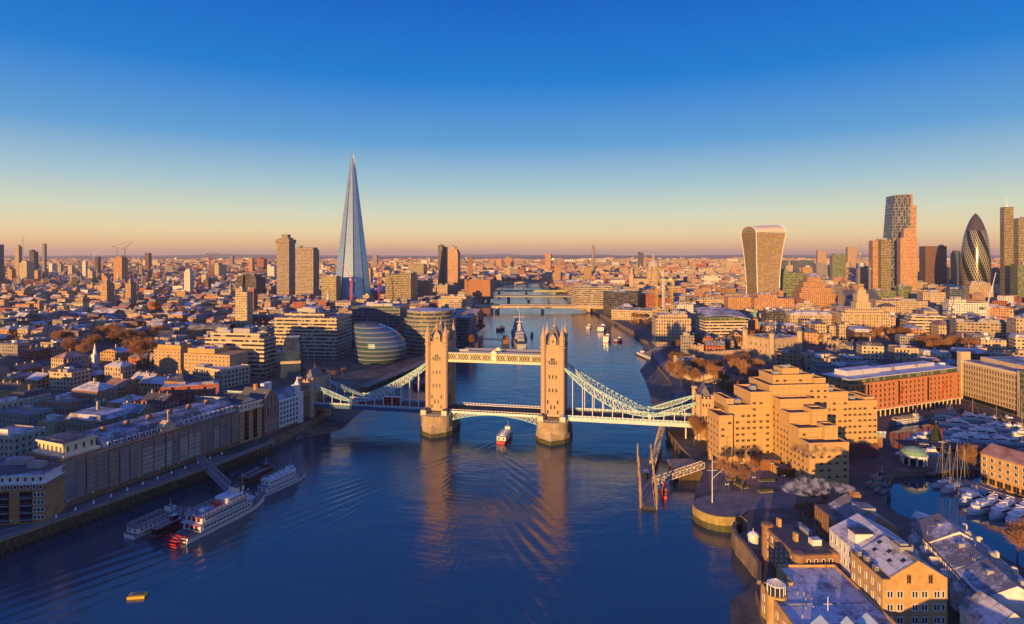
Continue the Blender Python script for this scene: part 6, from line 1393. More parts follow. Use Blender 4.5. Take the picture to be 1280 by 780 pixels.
# marina: yachts in rows
def motor_yacht():
    t = thing('motor_yacht', 'white motor yacht', 'yacht', (0,0,-50)); hull(13, 4.2, -.4, 1.5, 0, 1, .5, .5, .9).build('hull', [WHITE, PALE], t)
    deckhouse(-4, 3.2, 1.7, 1.5, 2.9, True, 0, 0).build('cabin', [WHITE], t); deckhouse(-3.6, 2.9, 1.74, 1.95, 2.6, True, 0, 0).build('window_band', [GLASSM], t)
    deckhouse(-3.2, .6, 1.3, 2.9, 3.9, True, 0, 0).build('flybridge', [WHITE], t); MB().bar((-2.6,-1.3,3.9),(-2.6,1.3,5.0),.2,.3).bar((-2.6,1.3,3.9),(-2.6,1.3,5),.2,.2).bar((-2.6,-1.3,5),(-2.6,1.3,5),.3,.2).build('radar_arch', [WHITE], t)
    MB().box(-6,-1.5,1.5,-4.2,1.5,1.75).build('aft_cushion', [DEEPB], t); return t
def sailing_yacht():
    t = thing('sailing_yacht', 'white sailing yacht', 'yacht', (0,0,-50)); hull(12, 3.6, -.4, 1.2, 0, 1, .6, .4, .6).build('hull', [WHITE, PALET], t)
    deckhouse(-2, 3, 1.0, 1.2, 1.8, True, 0, 0).build('cabin', [WHITE], t); MB().tube((.8,0,1.2),(.8,0,17),.13,.08,5).build('mast', [PALET], t); MB().tube((.8,0,2.6),(-4.2,0,2.6),.22,.2,6).build('boom', [DEEPB], t)
    q = MB()
    for p in ((5.8,0,1.3),(-5.6,0,1.2),(.6,1.7,1.2),(.6,-1.7,1.2)): q.tube((.8,0,16.6),p,.025,.025,3)
    q.build('rigging', [STEEL], t); return t
ORD = ['first','second','third','fourth','fifth','sixth','seventh','eighth','ninth','tenth','eleventh','twelfth','thirteenth','fourteenth','fifteenth','sixteenth','seventeenth','eighteenth','nineteenth','twentieth']
MY, SY = motor_yacht(), sailing_yacht(); MK, SK_ = kids_of(MY), kids_of(SY); used = [False, False]
def put(kind, px, py, rz_, label, group, sc_=1.0, wz=3.0):
    src, kk = ((MY, MK), (SY, SK_))[kind]
    o = src if not used[kind] else copy_tree(src, None, kk); used[kind] = True
    x, y = P(px, py, wz); o.location = (x, y, wz); o.rotation_euler = (0, 0, rz_); o.scale = (sc_,)*3; WM[o.name] = Matrix.Translation(o.location) @ rotz(rz_)
    o['label'] = label; o['category'] = 'yacht'; o['group'] = group; return o
row = [(1212,628),(1224,640),(1238,634),(1249,645),(1259,637),(1270,652),(1279,642),(1290,655)]
for i, (px, py) in enumerate(row): put(0, px, py, R(205+rnd.uniform(-6,6)), f'white motor yacht, {ORD[i]} from the footbridge in the row below the red-roofed warehouse', 'yachts below the red-roofed warehouse', .95+.25*rnd.random())
for i, (px, py) in enumerate(((1180,607),(1189,613),(1198,611),(1207,617))): put(1, px, py, R(200+4*i), f'white sailing yacht with tall mast, {ORD[i]} from the footbridge end of the lower basin', 'sailing yachts in the lower basin', 1.25)
i = 0
for r_ in range(4):
    pos = -1
    for k in range(8):
        px, py = 1186+13.2*k+4*r_+rnd.uniform(-2,2), 523+9.0*r_+rnd.uniform(-1,1)+k*1.0
        if px > 1279 or (k*5+r_*2) % 4 == 1: continue
        pos += 1
        put(1 if (k*3+r_) % 7 == 0 else 0, px, py, R(rnd.choice((160,170,345,165))+rnd.uniform(-8,8)), f'moored white {"sailing" if (k*3+r_) % 7 == 0 else "motor"} yacht, {ORD[pos]} in the {ORD[r_]} row of the packed upper basin', 'yachts packed in the upper basin', .9+.3*rnd.random()); i += 1
for k, (px, py) in enumerate(((1148,553),(1156,548),(1190,558),(1198,552),(1160,570),(1128,574))): put(0, px, py, R(170+rnd.uniform(-30,10)), f'white motor yacht {ORD[k]} of six near the floating christmas tree', 'yachts near the floating tree', 1.05)
for k, (px, py) in enumerate(((1152,652),(1195,668))): put(0, px, py, R(20), f'half hidden white motor yacht behind the frosted white range, {("nearer the steaming warehouse","nearer the right end")[k]}', 'yachts behind the white range', .9)
for px0, py0, px1, py1, lab, cols in ((1116,532,1160,526,'long dark blue barge with masts moored under the orange dockside block',(DEEPB,WHITE,WHITE,GREYD)),(1164,524,1200,518,'long white barge moored right of the dark blue one under the orange block',(WHITE,BLACKP,WHITE,GREYD)),
    (1092,610,1108,602,'dark narrowboat lying in the corner of the lower basin by the hotel',(BLACKP,DEEPB,GREYD,GREYD)),(1096,628,1112,619,'blue topped barge in the lower basin near the steaming warehouse',(BLACKP,DEEPB,DEEPB,GREYD)),(1085,619,1103,611,'green decked barge moored between the narrowboat and the blue topped barge',(BLACKP,GREENP,GREENP,GREYD))):
    a, c = P(px0, py0, 3), P(px1, py1, 3); t = tour_boat(lab, a, c, 4.2, cols, 1, name='barge', sheer=.2); t.location.z = 3.0

# ------------------------------------------------------------------ cranes
def crane(label, px, Y, ybase, ytop, jib, yaw, mat, luff=0.0, wd=1.8, zb=None):
    x = PXX(px, Y); z0 = ZZ(ybase, Y) if zb is None else zb; h = ZZ(ytop, Y)-z0
    t = thing('tower_crane', label, 'crane', (x, Y, z0), yaw); q = MB(); n_ = max(4, int(h/(wd*2)))
    for sx in (-1,1):
        for sy in (-1,1): q.bar((sx*wd/2,sy*wd/2,0),(sx*wd/2,sy*wd/2,h),.35,.35)
    for i in range(n_):
        a_, c_ = h*i/n_, h*(i+1)/n_
        for s in (-1,1): q.bar((-wd/2,s*wd/2,a_),(wd/2,s*wd/2,c_),.22,.22); q.bar((s*wd/2,wd/2,a_),(s*wd/2,-wd/2,c_),.22,.22)
    q.build('mast', [mat], t); q = MB(); jx, jz = jib*math.cos(luff), jib*math.sin(luff)
    for dz in (0, wd): q.bar((0,0,h+dz),(jx,0,h+jz+dz*.3),.4,.4)
    for i in range(12): f, f2 = i/12, (i+1)/12; q.bar((jx*f,0,h+jz*f),(jx*f2,0,h+jz*f2+wd*(1-.7*f2)),.2,.2); q.bar((jx*f,0,h+jz*f+wd*(1-.7*f)),(jx*f2,0,h+jz*f2),.2,.2)
    q.build('jib', [mat], t); q = MB().bar((0,0,h+.5),(-jib*.3,0,h+.5),.8,.5).box(-jib*.32,-wd*.6,h-1.6,-jib*.2,wd*.6,h+1); q.build('counterweight', [GREYD], t)
    q = MB().bar((0,0,h),(0,0,h+wd*3),.5,.5).bar((0,0,h+wd*3),(jx*.8,0,h+jz*.8+wd*.5),.12,.12).bar((0,0,h+wd*3),(-jib*.28,0,h+1),.12,.12); q.build('apex', [mat], t); MB().box(.4,-wd,h-.5,wd+1,0,h+1.8).build('cab', [WHITE], t)
PINK = plain('pink_crane_paint', (.72,.03,.12), .5, var=.1)
crane('pink luffing crane at the foot of the glass spire, its jib raised leftwards', 439, 1120, 384, 350, 34, R(170), PINK, R(62), 2.6)
crane('pink straight crane mast between glass spire and twin-toned slab', 474, 1120, 384, 338, 22, R(60), PINK, R(50), 2.6)
crane('tall yellow crane leaning over the riverside beside the rounded stone office', 821, 800, 408, 360, 34, R(40), YELL, R(68), 2.4)
crane('thick yellow crane mast behind the rounded stone office', 840, 820, 404, 350, 26, R(150), YELL, R(40), 2.8)
crane('pale grey crane mast between the two yellow cranes', 829, 900, 396, 346, 20, R(100), WHITE, R(30), 2.4)
crane('white luffing crane over the brown banded office', 1234, 690, 428, 385, 44, R(25), WHITE, R(66), 2.2)
crane('grey luffing crane before the gold curved offices', 1074, 1200, 360, 318, 34, R(50), STEEL, R(70), 2.2)
crane('dark crane low between gold curved offices and jagged towers', 1087, 1180, 365, 336, 30, R(45), STEEL, R(50), 2.2)
crane('thin grey crane atop the half-built orange tower', 146, 2060, 322, 308, 40, R(20), STEEL, R(30), 2.6)
crane('second grey crane atop the half-built orange tower, jib to the right', 156, 2070, 322, 311, 36, R(60), STEEL, R(45), 2.6)
crane('grey crane beside the pale slender tower on the skyline', 29, 2700, 340, 301, 30, R(100), STEEL, R(70), 3)
crane('lone tall red crane mast on the far south skyline', 262, 2300, 350, 317, 40, R(60), REDP, 0, 3)
crane('pale crane beside the dark topped tower on the skyline', 117, 2500, 344, 318, 34, R(30), WHITE, R(40), 3)
crane('red crane standing amid roofs before the domed cathedral', 783, 1500, 352, 326, 30, R(70), REDP, R(30), 2.6)

# ------------------------------------------------------------------ trees
BARK = plain('winter_bark', (.10,.065,.04), .9, scale=1.5, var=.3)
TWIG = plain('bare_twigs', (.31,.15,.06), .9, scale=.25, var=.35, obj_var=.25)
TWIGP = plain('pale_bare_twigs', (.36,.19,.10), .9, scale=.25, var=.3, obj_var=.2)
def tree_meshes(seed, H, spread, twig, dens=3600):
    r = random.Random(seed); tr = MB(); cr = MB()
    ends = []
    def grow(p, d, L, rad, lev):
        q = p + d*L; tr.tube(p, q, rad, rad*.68, 5 if lev < 2 else 3)
        if lev >= 4: ends.append((q, d)); return
        if lev >= 2: ends.append((q, d))
        for k in range(3 if lev < 3 else 2):
            nd = (d + Vector((r.uniform(-1,1), r.uniform(-1,1), r.uniform(-.25,.6)))*(.75 if lev else .6)).normalized(); grow(q, nd, L*r.uniform(.62,.82), rad*.62, lev+1)
    grow(Vector((0,0,-.3)), Vector((r.uniform(-.05,.05), r.uniform(-.05,.05), 1)), H*.27, H*.022, 0)
    per = max(4, dens//len(ends))
    for p, d in ends:
        for k in range(per):
            o = p + Vector((r.gauss(0,1), r.gauss(0,1), r.gauss(0,.9)))*H*.055*spread
            u = (d*.7+Vector((r.uniform(-1,1), r.uniform(-1,1), r.uniform(-.4,1)))).normalized(); w = u.cross(Vector((r.uniform(-1,1), r.uniform(-1,1), r.uniform(-1,1)))).normalized()
            ln = r.uniform(.5,1.25)*H/14; wd = r.uniform(.035,.085)*H/14
            cr.add([o-w*wd, o+w*wd, o+u*ln], [(0,1,2)])
            u2 = (u+w*r.choice((-.8,.8))).normalized(); o2 = o+u*ln*.4; cr.add([o2, o2+u*wd*1.6, o2+u2*ln*.7], [(0,1,2)])
    return tr.mesh('trunk', [BARK]), cr.mesh('crown', [twig])
TM = [tree_meshes(11, 15, 1.15, TWIG), tree_meshes(12, 13, 1.25, TWIG), tree_meshes(13, 16, 1.0, TWIGP), tree_meshes(14, 12, 1.3, TWIGP), tree_meshes(15, 14, .7, TWIGP, 900)]
TREES = []
def tree(x, y, k, s, label, group):
    r = random.Random(int(x*13+y*7)); t = thing('bare_tree', label, 'tree', (x, y, G-.1), r.uniform(0, 6.28), group); t.scale = (s*r.uniform(.9,1.1),)*2+(s,)
    for nm, me in zip(('trunk', 'crown'), TM[k]):
        o = bpy.data.objects.new(nm, me); col.objects.link(o); o.parent = t
    TREES.append((x, y)); occ(x, y, 5*s, 5*s, 0, 0)
def clump(where, pxs, kinds=(0,1,2,3), s=1.0, look='spreading bare'):
    for i, (px, py) in enumerate(sorted(pxs, key=lambda q: -q[1] if 'downstream' in where else q[0] if q[0] > 640 else -q[0])):
        x, y = P(px, py); tree(x, y, kinds[i % len(kinds)], s*random.Random(px).uniform(.85,1.2), f'{look} tree, {ORD[i]} in the clump {where}', 'bare trees '+where)
clump('by the battlemented gatehouse, from the river', [(843,478),(852,488),(866,486),(848,462),(873,470),(884,474)], s=1.25)
clump('before the stone keep, counted from the river', [(896,470),(906,486),(914,464),(921,480),(928,494),(934,468),(938,484),(946,470),(917,506),(903,500),(893,487)], s=1.35)
clump('beside the north abutment, counted from the water', [(868,556),(879,545),(890,538),(884,566),(893,556),(875,532),(886,552),(897,545),(872,546)], (0,3,1), 1.1)
clump('at the hotel entrance, counted from the river', [(900,606),(911,613),(919,606),(927,616),(935,608),(944,604)], (4,), .9, 'slender pale-stemmed')
clump('by the monumental hall, from the river', [(1030,414),(1041,418),(1050,416),(1088,420),(1098,424),(1106,420),(1114,426),(1122,422),(1131,428)], s=1.15)
clump('between framed office and dock block, from river', [(1152,440),(1161,446),(1168,438),(1176,448),(1184,442),(1194,440),(1204,442),(1170,456),(1212,446)], s=1.3)
clump('before the long cream quay hall, from upstream', [(818,412),(809,408),(800,404),(792,401),(784,398),(826,420),(834,426),(842,440)], s=1.1)
clump('before the canopy-roofed office, from the river', [(872,436),(884,440),(896,438),(908,440),(920,436),(930,430)], s=.95)
clump('by the red-roofed dock warehouse, from the footbridge', [(1208,592),(1217,594),(1213,586)], (2,4), .95)
clump('between brown warehouse and hotel, from the river', [(1000,648),(1010,642),(1018,650),(1026,640),(1012,656),(1034,634)], (1,3), .5, 'low dark bushy')
clump('at the lower right edge beside the white range', [(1272,706),(1284,698)], (2,), 1.0)
clump('left of the ochre apartments, from them', [(178,462),(168,452),(186,452),(150,436),(160,432),(140,430),(172,434),(190,432),(198,426),(130,426),(182,444),(164,446)], s=1.7)
clump('around the small white spire, from the river', [(74,438),(84,448),(93,444),(102,452),(110,446),(88,436),(120,442)], s=1.5)
clump('between glass egg and bridge, from the river', [(428,470),(418,474),(406,472),(396,468),(388,474),(378,470),(411,462),(398,460)], (3,1), .7)
clump('past the round-fronted offices, from downstream', [(586,436),(594,428),(600,420),(602,412),(598,406),(604,401),(590,420)], s=1.1)
clump('in the southern park, from the river', [(96,384),(105,380),(114,384),(122,378),(90,378),(82,382),(112,374),(100,372),(196,392),(206,396),(216,390),(226,398),(212,402)], s=1.5)

# ------------------------------------------------------------------ chapel spire among the southern roofs
cx_, cy_ = P(111, 458); t = thing('chapel', 'small red brick chapel with thin white spire amid bare trees', 'chapel', (cx_, cy_, G), R(-20)); occ(cx_, cy_, 22, 14)
MB().box(-8,-4,0,6,4,7).build('wall', [B_RED], t); MB().gable(-8.3,-4.3,6.3,4.3,7,11,'x',0,0).build('roof', [SLATE], t); MB().box(6,-2,0,10,2,12).lathe([(1.7,12),(1.3,15),(.1,22)],8,0,8,0).build('spire', [WHITE], t)

# ------------------------------------------------------------------ bridges up the river
def river_bridge(name, lab, Y, xa, xb, dz, th, piers, mat, pm, tilt=0.0, arch=False, wd=20, rows=1):
    t = thing(name, lab, 'bridge', ((xa+xb)/2, Y, 0), tilt); L = xb-xa; b = MB().box(-L/2,-wd/2,dz-th,L/2,wd/2,dz).box(-L/2,-wd/2-.3,dz-.4,L/2,-wd/2+.3,dz+1.1,1).box(-L/2,wd/2-.3,dz-.4,L/2,wd/2+.3,dz+1.1,1); b.build('deck', [mat, pm], t)
    xs = [-L/2+L*(k+.5)/piers + (0 if piers > 2 else 0) for k in range(piers)]
    for x in xs: MB().box(x-3,-wd/2-3,-3,x+3,wd/2+3,dz-th).build('pier', [pm], t)
    if arch:
        ed = [-L/2]+xs+[L/2]
        for i in range(len(ed)-1):
            q = MB(); N = 8; a_, c_ = ed[i], ed[i+1]
            f = lambda k: dz-th-(dz-th-3)*abs(2*k/N-1)**2
            for k in range(N): x0, x1 = a_+(c_-a_)*k/N, a_+(c_-a_)*(k+1)/N; q.bar((x0,-wd/2,f(k)),(x1,-wd/2,f(k+1)),1,1.2); q.bar((x0,-wd/2,f(k)),(x0,-wd/2,dz-th),.5,.5)
            q.build('arch', [mat], t)
    occ((xa+xb)/2, Y, L+30, wd+10); LAND.append((None, (xa+xb)/2, Y))
river_bridge('road_bridge', 'flat concrete road bridge of wide spans, first one beyond the warship', 1150, -72, 190, 11.5, 3, 3, B_TAN, STONE, R(-3), wd=32)
river_bridge('rail_bridge', 'dark railway bridge on many round piers just past the flat road bridge', 1420, -80, 160, 13, 3, 5, STEEL, GREYD, R(-2), wd=24)
river_bridge('road_bridge', 'green and yellow arched bridge behind the dark railway bridge', 1620, -72, 150, 13, 2, 3, YELL, GREENP, R(-2), True, 18)
river_bridge('road_bridge', 'low arched bridge furthest up the river before the bend', 2130, -60, 125, 12, 3, 4, STEEL, B_TAN, 0, True, 22)

# ------------------------------------------------------------------ roads, lawns and car parks
ribbon('road', [P(1110,470), P(1160,456), P(1215,470), P(1280,505), P(1330,535)], 15, ASPH)
ribbon('road', [P(970,470), P(1040,452), P(1110,470)], 12, ASPH)
# traffic on the bridge
def bus(dx, dy, lab):
    p = at(BMID, dx, dy, BRZ); t = thing('bus', lab, 'bus', (*p, DZ-.09), BRZ); MB().box(-5.2,-1.25,.4,5.2,1.25,4.3,0,1).build('body', [REDP, WHITE], t)
    for z in (1.4, 3.1):
        for y in (-1.27, 1.25): MB().box(-4.8,y,z,4.8,y+.02,z+.9).build('window', [GLASSM], t)
    for x in (-3.2, 3.2): MB().tube((x,-1.3,.45),(x,1.3,.45),.45,.45,10).build('wheel', [BLACKP], t)
bus(-88, -3.2, 'red double-deck bus crossing the south side span of the bridge'); bus(-70, 3, 'second red double-deck bus, facing the other way on the south span')
# tall unseen blocks added out of frame so their shade covers the near streets
for i, (x, y, w, d, h) in enumerate(((-330,60,60,40,42),(-420,110,70,50,40),(-500,40,70,50,46),(-420,10,70,40,44),(-560,160,70,60,38),(-640,250,70,60,36),(-470,210,60,50,32),(-330,-30,60,50,46),(-600,60,60,60,44),(-720,170,70,70,44))):
    t = thing('warehouse', f'tall brown mill of the downstream yards, {ORD[i]} by distance from the brown brick quay block', 'warehouse', (x, y, G), R(-22), 'downstream mills'); MB().box(-w/2,-d/2,-.3,w/2,d/2,h).build('wall', [FA['brown']], t); MB().box(-w/2-.3,-d/2-.3,h,w/2+.3,d/2+.3,h+.8).build('roof', [PALE], t); occ(x, y, w, d, R(-22))
ribbon('road', [(214+0*1, 330), (280, 318), (345, 300)], 11, ASPH); ribbon('road', [(-215,440),(-330,470),(-520,520)], 13, ASPH)
ribbon('quay_walk', [(-200,205),(-184,232),(-149,308)], 8, PAVE, G+.012, False)
ribbon('quay_walk', [(92,262),(98,284),(99,300)], 9, PAVE, G+.012, False)
ribbon('riverside_path', [(-118,470),(-95,545),(-70,640),(-58,735)], 9, PAVE, G+.012, False)
ribbon('riverside_path', [(118,420),(128,452),(142,540),(148,600),(170,720)], 8, PAVE, G+.012, False)
def patch(name, pts, m, z): g = MB(); flat_sheet(g, pts, [], z); struct(name, g, [m])
patch('lawn', [(-190,452),(-128,440),(-112,520),(-150,560),(-205,520)], GRASS, G+.016)
patch('moat_lawn', [P(1035,452), P(1110,452), P(1120,440), P(1040,434)], GRASS, G+.016)
patch('quay_paving', [(90,262),(84,256.5),(88,236.5),(97,243),(118,246),(124,262)], PAVE, G+.008)
patch('hotel_forecourt', [(104,272),(128,262),(129,293),(104,290)], PAVE, G+.016)
occ(-160, 500, 90, 110); occ(*P(900, 470), 60, 130); occ(*P(1075, 446), 120, 70); occ(118, 262, 60, 40); occ(150, 250, 60, 60); occ(175, 330, 40, 70); occ(300, 350, 60, 60)
occ(-205, 205, 70, 70, 0)

# ------------------------------------------------------------------ the rest of the city: countable neighbours near by, the far roofs as one mass
STY = [ # name, category, facade, plain words, roof options, height range, plan range
 ('terraced_house', 'house', 'stock', 'ochre brick house row', ('gablex',), (7, 10), (16, 26, 9, 12)), ('terraced_house', 'house', 'red', 'red brick house row', ('gablex','hip'), (7, 11), (14, 24, 9, 12)),
 ('warehouse', 'warehouse', 'brown', 'brown brick warehouse', ('gablex','mansard','flat'), (10, 15), (20, 30, 14, 20)), ('office_block', 'offices', 'slate', 'grey office block', ('flat',), (10, 17), (18, 28, 14, 22)),
 ('apartment_block', 'apartments', 'stone', 'stone coloured block', ('flat','hip'), (10, 16), (16, 26, 12, 18)), ('apartment_block', 'apartments', 'cream', 'cream rendered block', ('flat','mansard'), (9, 16), (16, 24, 12, 18)),
 ('office_block', 'offices', 'concrete', 'dull concrete block', ('flat',), (9, 18), (18, 30, 14, 22)), ('workshop', 'workshop', 'stock', 'low brick workshop', ('gabley','flat'), (6, 8), (14, 24, 14, 20)),
 ('apartment_block', 'apartments', 'orange', 'orange brick block', ('flat','hip'), (10, 15), (15, 24, 12, 17)),
]
RW = {'gablex': 'pitched', 'gabley': 'end-gabled', 'hip': 'hipped', 'mansard': 'mansard', 'flat': 'flat'}
def colour_roof(r): return r.choice(((PALE,'frosted pale'),(PALE,'frosted pale'),(PALE,'frosted pale'),(SLATE,'dark slate'),(FELT,'dark patchy'),(REDROOF,'rusty tiled')))
PLAINW = dict(stock=B_YEL, red=B_RED, brown=B_BRN, slate=plain('grey_render', (.27,.26,.26), .85), stone=B_TAN, cream=plain('cream_render', (.55,.46,.32), .85), concrete=plain('raw_concrete', (.33,.29,.25), .9), orange=B_CLAY)
def infill_mesh(w, d, h, roof, rhh, far, r):
    b = MB().box(-w/2,-d/2,-.3,w/2,d/2,h,0,2)
    return b
def infill(x, y, r, yaw):
    north = x > 60
    ws = (5,3,4,3,4,3,3,4,2) if not north else (2,2,1,4,7,5,4,1,4)
    nm, cat, fa, wordk, roofs, hr, pr = r.choices(STY, ws)[0]
    w, d, h = r.uniform(*pr[:2]), r.uniform(*pr[2:]), r.uniform(*hr)
    if north and y > 500: h *= 1.35
    return dict(nm=nm, cat=cat, fa=fa, word=wordk, roof=r.choice(roofs), w=w, d=d, h=h, x=x, y=y, yaw=yaw, rm=colour_roof(r), seed=r.random())
r = random.Random(21); cand = []
for (X0, X1, yaw0, Y0_, Y1_) in ((-900, -60, -16, 215, 1000), (60, 1000, -14, 170, 1000)):
    yaw = R(yaw0); gx, gy = 27.0, 22.0; c_, s_ = math.cos(yaw), math.sin(yaw)
    for i in range(-60, 60):
        for j in range(0, 75):
            if j % 4 == 3 and r.random() < .85: continue       # streets
            if i % 5 == 4 and r.random() < .7: continue
            lx, ly = i*gx + r.uniform(-3,3), j*gy + r.uniform(-2,2); x, y = lx*c_-ly*s_, lx*s_+ly*c_
            if not (X0 < x < X1 and Y0_ < y < Y1_): continue
            if abs(x)*F/y > 665: continue
            cand.append((x, y, yaw))
cand.sort(key=lambda q: q[1])
NEAR = []
for x, y, yaw in cand:
    q = infill(x, y, r, yaw + R(r.choice((0,0,0,90)) + r.uniform(-5,5)))
    rad = .5*math.hypot(q['w'], q['d'])*.86
    if near_water(x, y, rad+9) or not free(x, y, rad*.9): continue
    occ(x, y, q['w']-1, q['d']-1, q['yaw'], .4); NEAR.append(q)
print('near infill', len(NEAR))
LM = [q for q in LAND if q[0]]
def rank_labels(items):
    by = {}
    for q in items: by.setdefault((q['word'], q['rm'][1], RW[q['roof']]), []).append(q)
    for key, qs in by.items():
        wordk, rm, rf = key; best = {}
        for lm, lx, ly in LM:
            o = sorted(qs, key=lambda q: (q['x']-lx)**2+(q['y']-ly)**2)
            for k, q in enumerate(o[:10]):
                dd = math.hypot(q['x']-lx, q['y']-ly)*(1+.5*k)
                if id(q) not in best or dd < best[id(q)][0]: best[id(q)] = (dd, k, lm)
        for q in qs:
            if id(q) in best:
                _, k, lm = best[id(q)]; q['label'] = f"{wordk}, {rm} {rf} roof, {'nearest' if k == 0 else ORD[k]+' nearest'} {lm}"
            else: q['label'] = None
LIM = {}
rank_labels(NEAR)
REST = []
def roof_geo(b, q, m, mw):
    w, d, h, rf = q['w'], q['d'], q['h'], q['roof']; rr = min(w, d)*.38
    if rf == 'gablex': b.gable(-w/2-.2, -d/2-.3, w/2+.2, d/2+.3, h, h+rr, 'x', m, mw)
    elif rf == 'gabley': b.gable(-w/2-.2, -d/2-.3, w/2+.2, d/2+.3, h, h+rr*.7, 'y', m, mw)
    elif rf == 'hip': b.hip(-w/2-.3, -d/2-.3, w/2+.3, d/2+.3, h, h+rr*.8, m)
    elif rf == 'mansard': b.prism([(-w/2,-d/2),(w/2,-d/2),(w/2,d/2),(-w/2,d/2)], h, h+3, m, m, top=[(-w/2+1.6,-d/2+1.6),(w/2-1.6,-d/2+1.6),(w/2-1.6,d/2-1.6),(-w/2+1.6,d/2-1.6)])
    else:
        b.box(-w/2+.3,-d/2+.3,h,w/2-.3,d/2-.3,h+.2,m)
        for a in ((-w/2,-d/2,w/2,-d/2+.3),(-w/2,d/2-.3,w/2,d/2),(-w/2,-d/2+.3,-w/2+.3,d/2-.3),(w/2-.3,-d/2+.3,w/2,d/2-.3)): b.box(a[0],a[1],h+.003,a[2],a[3],h+.7,mw)
for q in NEAR:
    k = q['nm']; LIM[k] = LIM.get(k, 0)+1
    if q['label'] is None or LIM[k] > 200: REST.append(q); continue
    t = thing(k, q['label'], q['cat'], (q['x'], q['y'], G), q['yaw'], {'terraced_house':'house rows of the near streets','workshop':'low workshops of the near streets'}.get(k, k.replace('_',' ')+'s of the near streets'))
    rr = random.Random(q['seed']); w, d, h = q['w'], q['d'], q['h']
    near = q['y'] < 440
    MB().box(-w/2,-d/2,-.3,w/2,d/2,h).build('wall', [PLAINW[q['fa']] if near else FA[q['fa']]], t)
    if near:
        nr = max(2, int(h/3.1)); windows(t, wgrid((-w/2,-d/2),(w/2,-d/2),.6,h-.4,int(w/2.7),nr)+wgrid((w/2,-d/2),(w/2,d/2),.6,h-.4,int(d/2.9),nr)+wgrid((-w/2,d/2),(-w/2,-d/2),.6,h-.4,int(d/2.9),nr), 1.05, 1.6, WHITE if rr.random() < .6 else B_TAN, GLASSM)
    b = MB(); roof_geo(b, q, 0, 1); ro = b.build('roof', [q['rm'][0], PLAINW[q['fa']] if near else FA[q['fa']]], t)
    if q['roof'] == 'flat':
        for _ in range(rr.choice((1,2,3))):
            pw, pd = rr.uniform(2.5,5.5), rr.uniform(2.5,5); px, py = rr.uniform(-w/2+3.5,w/2-3.5), rr.uniform(-d/2+3,d/2-3); MB().box(px-pw/2,py-pd/2,h+.2,px+pw/2,py+pd/2,h+rr.uniform(1.6,3.2),0,1).build('plant_room', [rr.choice((STEEL,WHITE,B_TAN)), PALE], ro)
    elif q['y'] < 620:
        n_ = 3 if k == 'terraced_house' else 1
        for c in range(n_): cx_ = -w/2+w*(c+.5)/n_; MB().box(cx_-.45,-.8,h+min(w,d)*.2,cx_+.45,.8,h+min(w,d)*.38+1.5).build('chimney', [B_BRN if rr.random() < .6 else B_TAN], ro)
        if k == 'warehouse' and q['roof'] != 'mansard': MB().box(-1.5,d*.15,h+1,1.5,d*.3,h+min(w,d)*.34,0,1).build('roof_light', [WHITE, PALE], ro)
# the far mass
MASSF = ['stock','red','stone','cream','white','concrete','pink','orange','slate','tower','stone','stone']
mats = [FA[k] for k in MASSF]+[PALE, SLATE, REDROOF]
g = MB(); r = random.Random(5)
def mass_box(x, y, w, d, h, yaw, m, roof=None):
    if roof is None: g.rbox(x, y, w, d, G-.5, G+h, yaw, m)
    else:
        b = MB(); b.box(-w/2,-d/2,-.5,w/2,d/2,h,m); b.gable(-w/2,-d/2,w/2,d/2,h,h+min(w,d)*.35,'x',roof,m); c, s = math.cos(yaw), math.sin(yaw)
        o = len(g.v); g.v += [(x+vx*c-vy*s, y+vx*s+vy*c, G+vz) for vx, vy, vz in b.v]; g.f += [tuple(i+o for i in f) for f in b.f]; g.m += b.m
for q in REST: mass_box(q['x'], q['y'], q['w'], q['d'], q['h'], q['yaw'], MASSF.index(q['fa']) if q['fa'] in MASSF else 0, None if q['roof'] in ('flat','mansard') else r.choice((12,13,14)))
y = 985.0
while y < 11500:
    cell = 22+ (y-900)*.0105; xm = y*.885
    x = -xm
    while x < xm:
        px, py = x+r.uniform(-.25,.25)*cell, y+r.uniform(-.3,.3)*cell; x += cell*r.uniform(.9,1.25)
        w, d = (cell*r.uniform(.7,1.45), cell*r.uniform(.3,.55)) if r.random() < .6 else (cell*r.uniform(.4,.9), cell*r.uniform(.4,.85))
        if py < 2600 and (near_water(px, py, .55*max(w, d)+3) or not free(px, py, .45*max(w, d))): continue
        if r.random() < .16: continue
        north = px > .12*py - 40
        h = r.lognormvariate(2.35 if not north else 2.62, .42)
        if py > 1500: h *= 1.0 + min(.5, (py-1500)/6000)
        if r.random() < (.022 if py < 4000 else .012): h *= r.uniform(1.7, 3.2); w *= .6; d *= .6
        h = min(h, 62 if py > 1800 else 30 if north else 22)
        yaw = R(-14+ 25*math.sin(px*.0013+1)+20*math.cos(py*.0011))+r.uniform(-.08,.08)
        ms = r.choices(range(12), (5,4,5,4,3,3,4,4,3,1,3,2) if not north else (3,3,7,5,4,3,4,3,2,1,5,4))[0]
        mass_box(px, py, w, d, h, yaw, ms, r.choice((12,13,13,14,14)) if (py < 3200 and r.random() < .5 and h < 18) else None)
        if py < 5000 and r.random() < .012: g.rbox(px, py, 7, 7, G, G+h+8, yaw, ms); b = MB(); b.lathe([(4, G+h+8), (.2, G+h+8+r.uniform(12,26))], 6, r.choice((2,13,4)), px, py); g.add(b.v, b.f, b.m[0])
        if py < 3000 and h > 12 and r.random() < .4: mass_box(px+w*.1, py, w*.4, d*.4, h+r.uniform(2,5), yaw, r.choice((4,5,8)))
    y += cell*r.uniform(.85,1.1)
struct('distant_buildings', g, mats, 'stuff')['label'] = 'close packed far roofs and walls of the city reaching to the horizon'
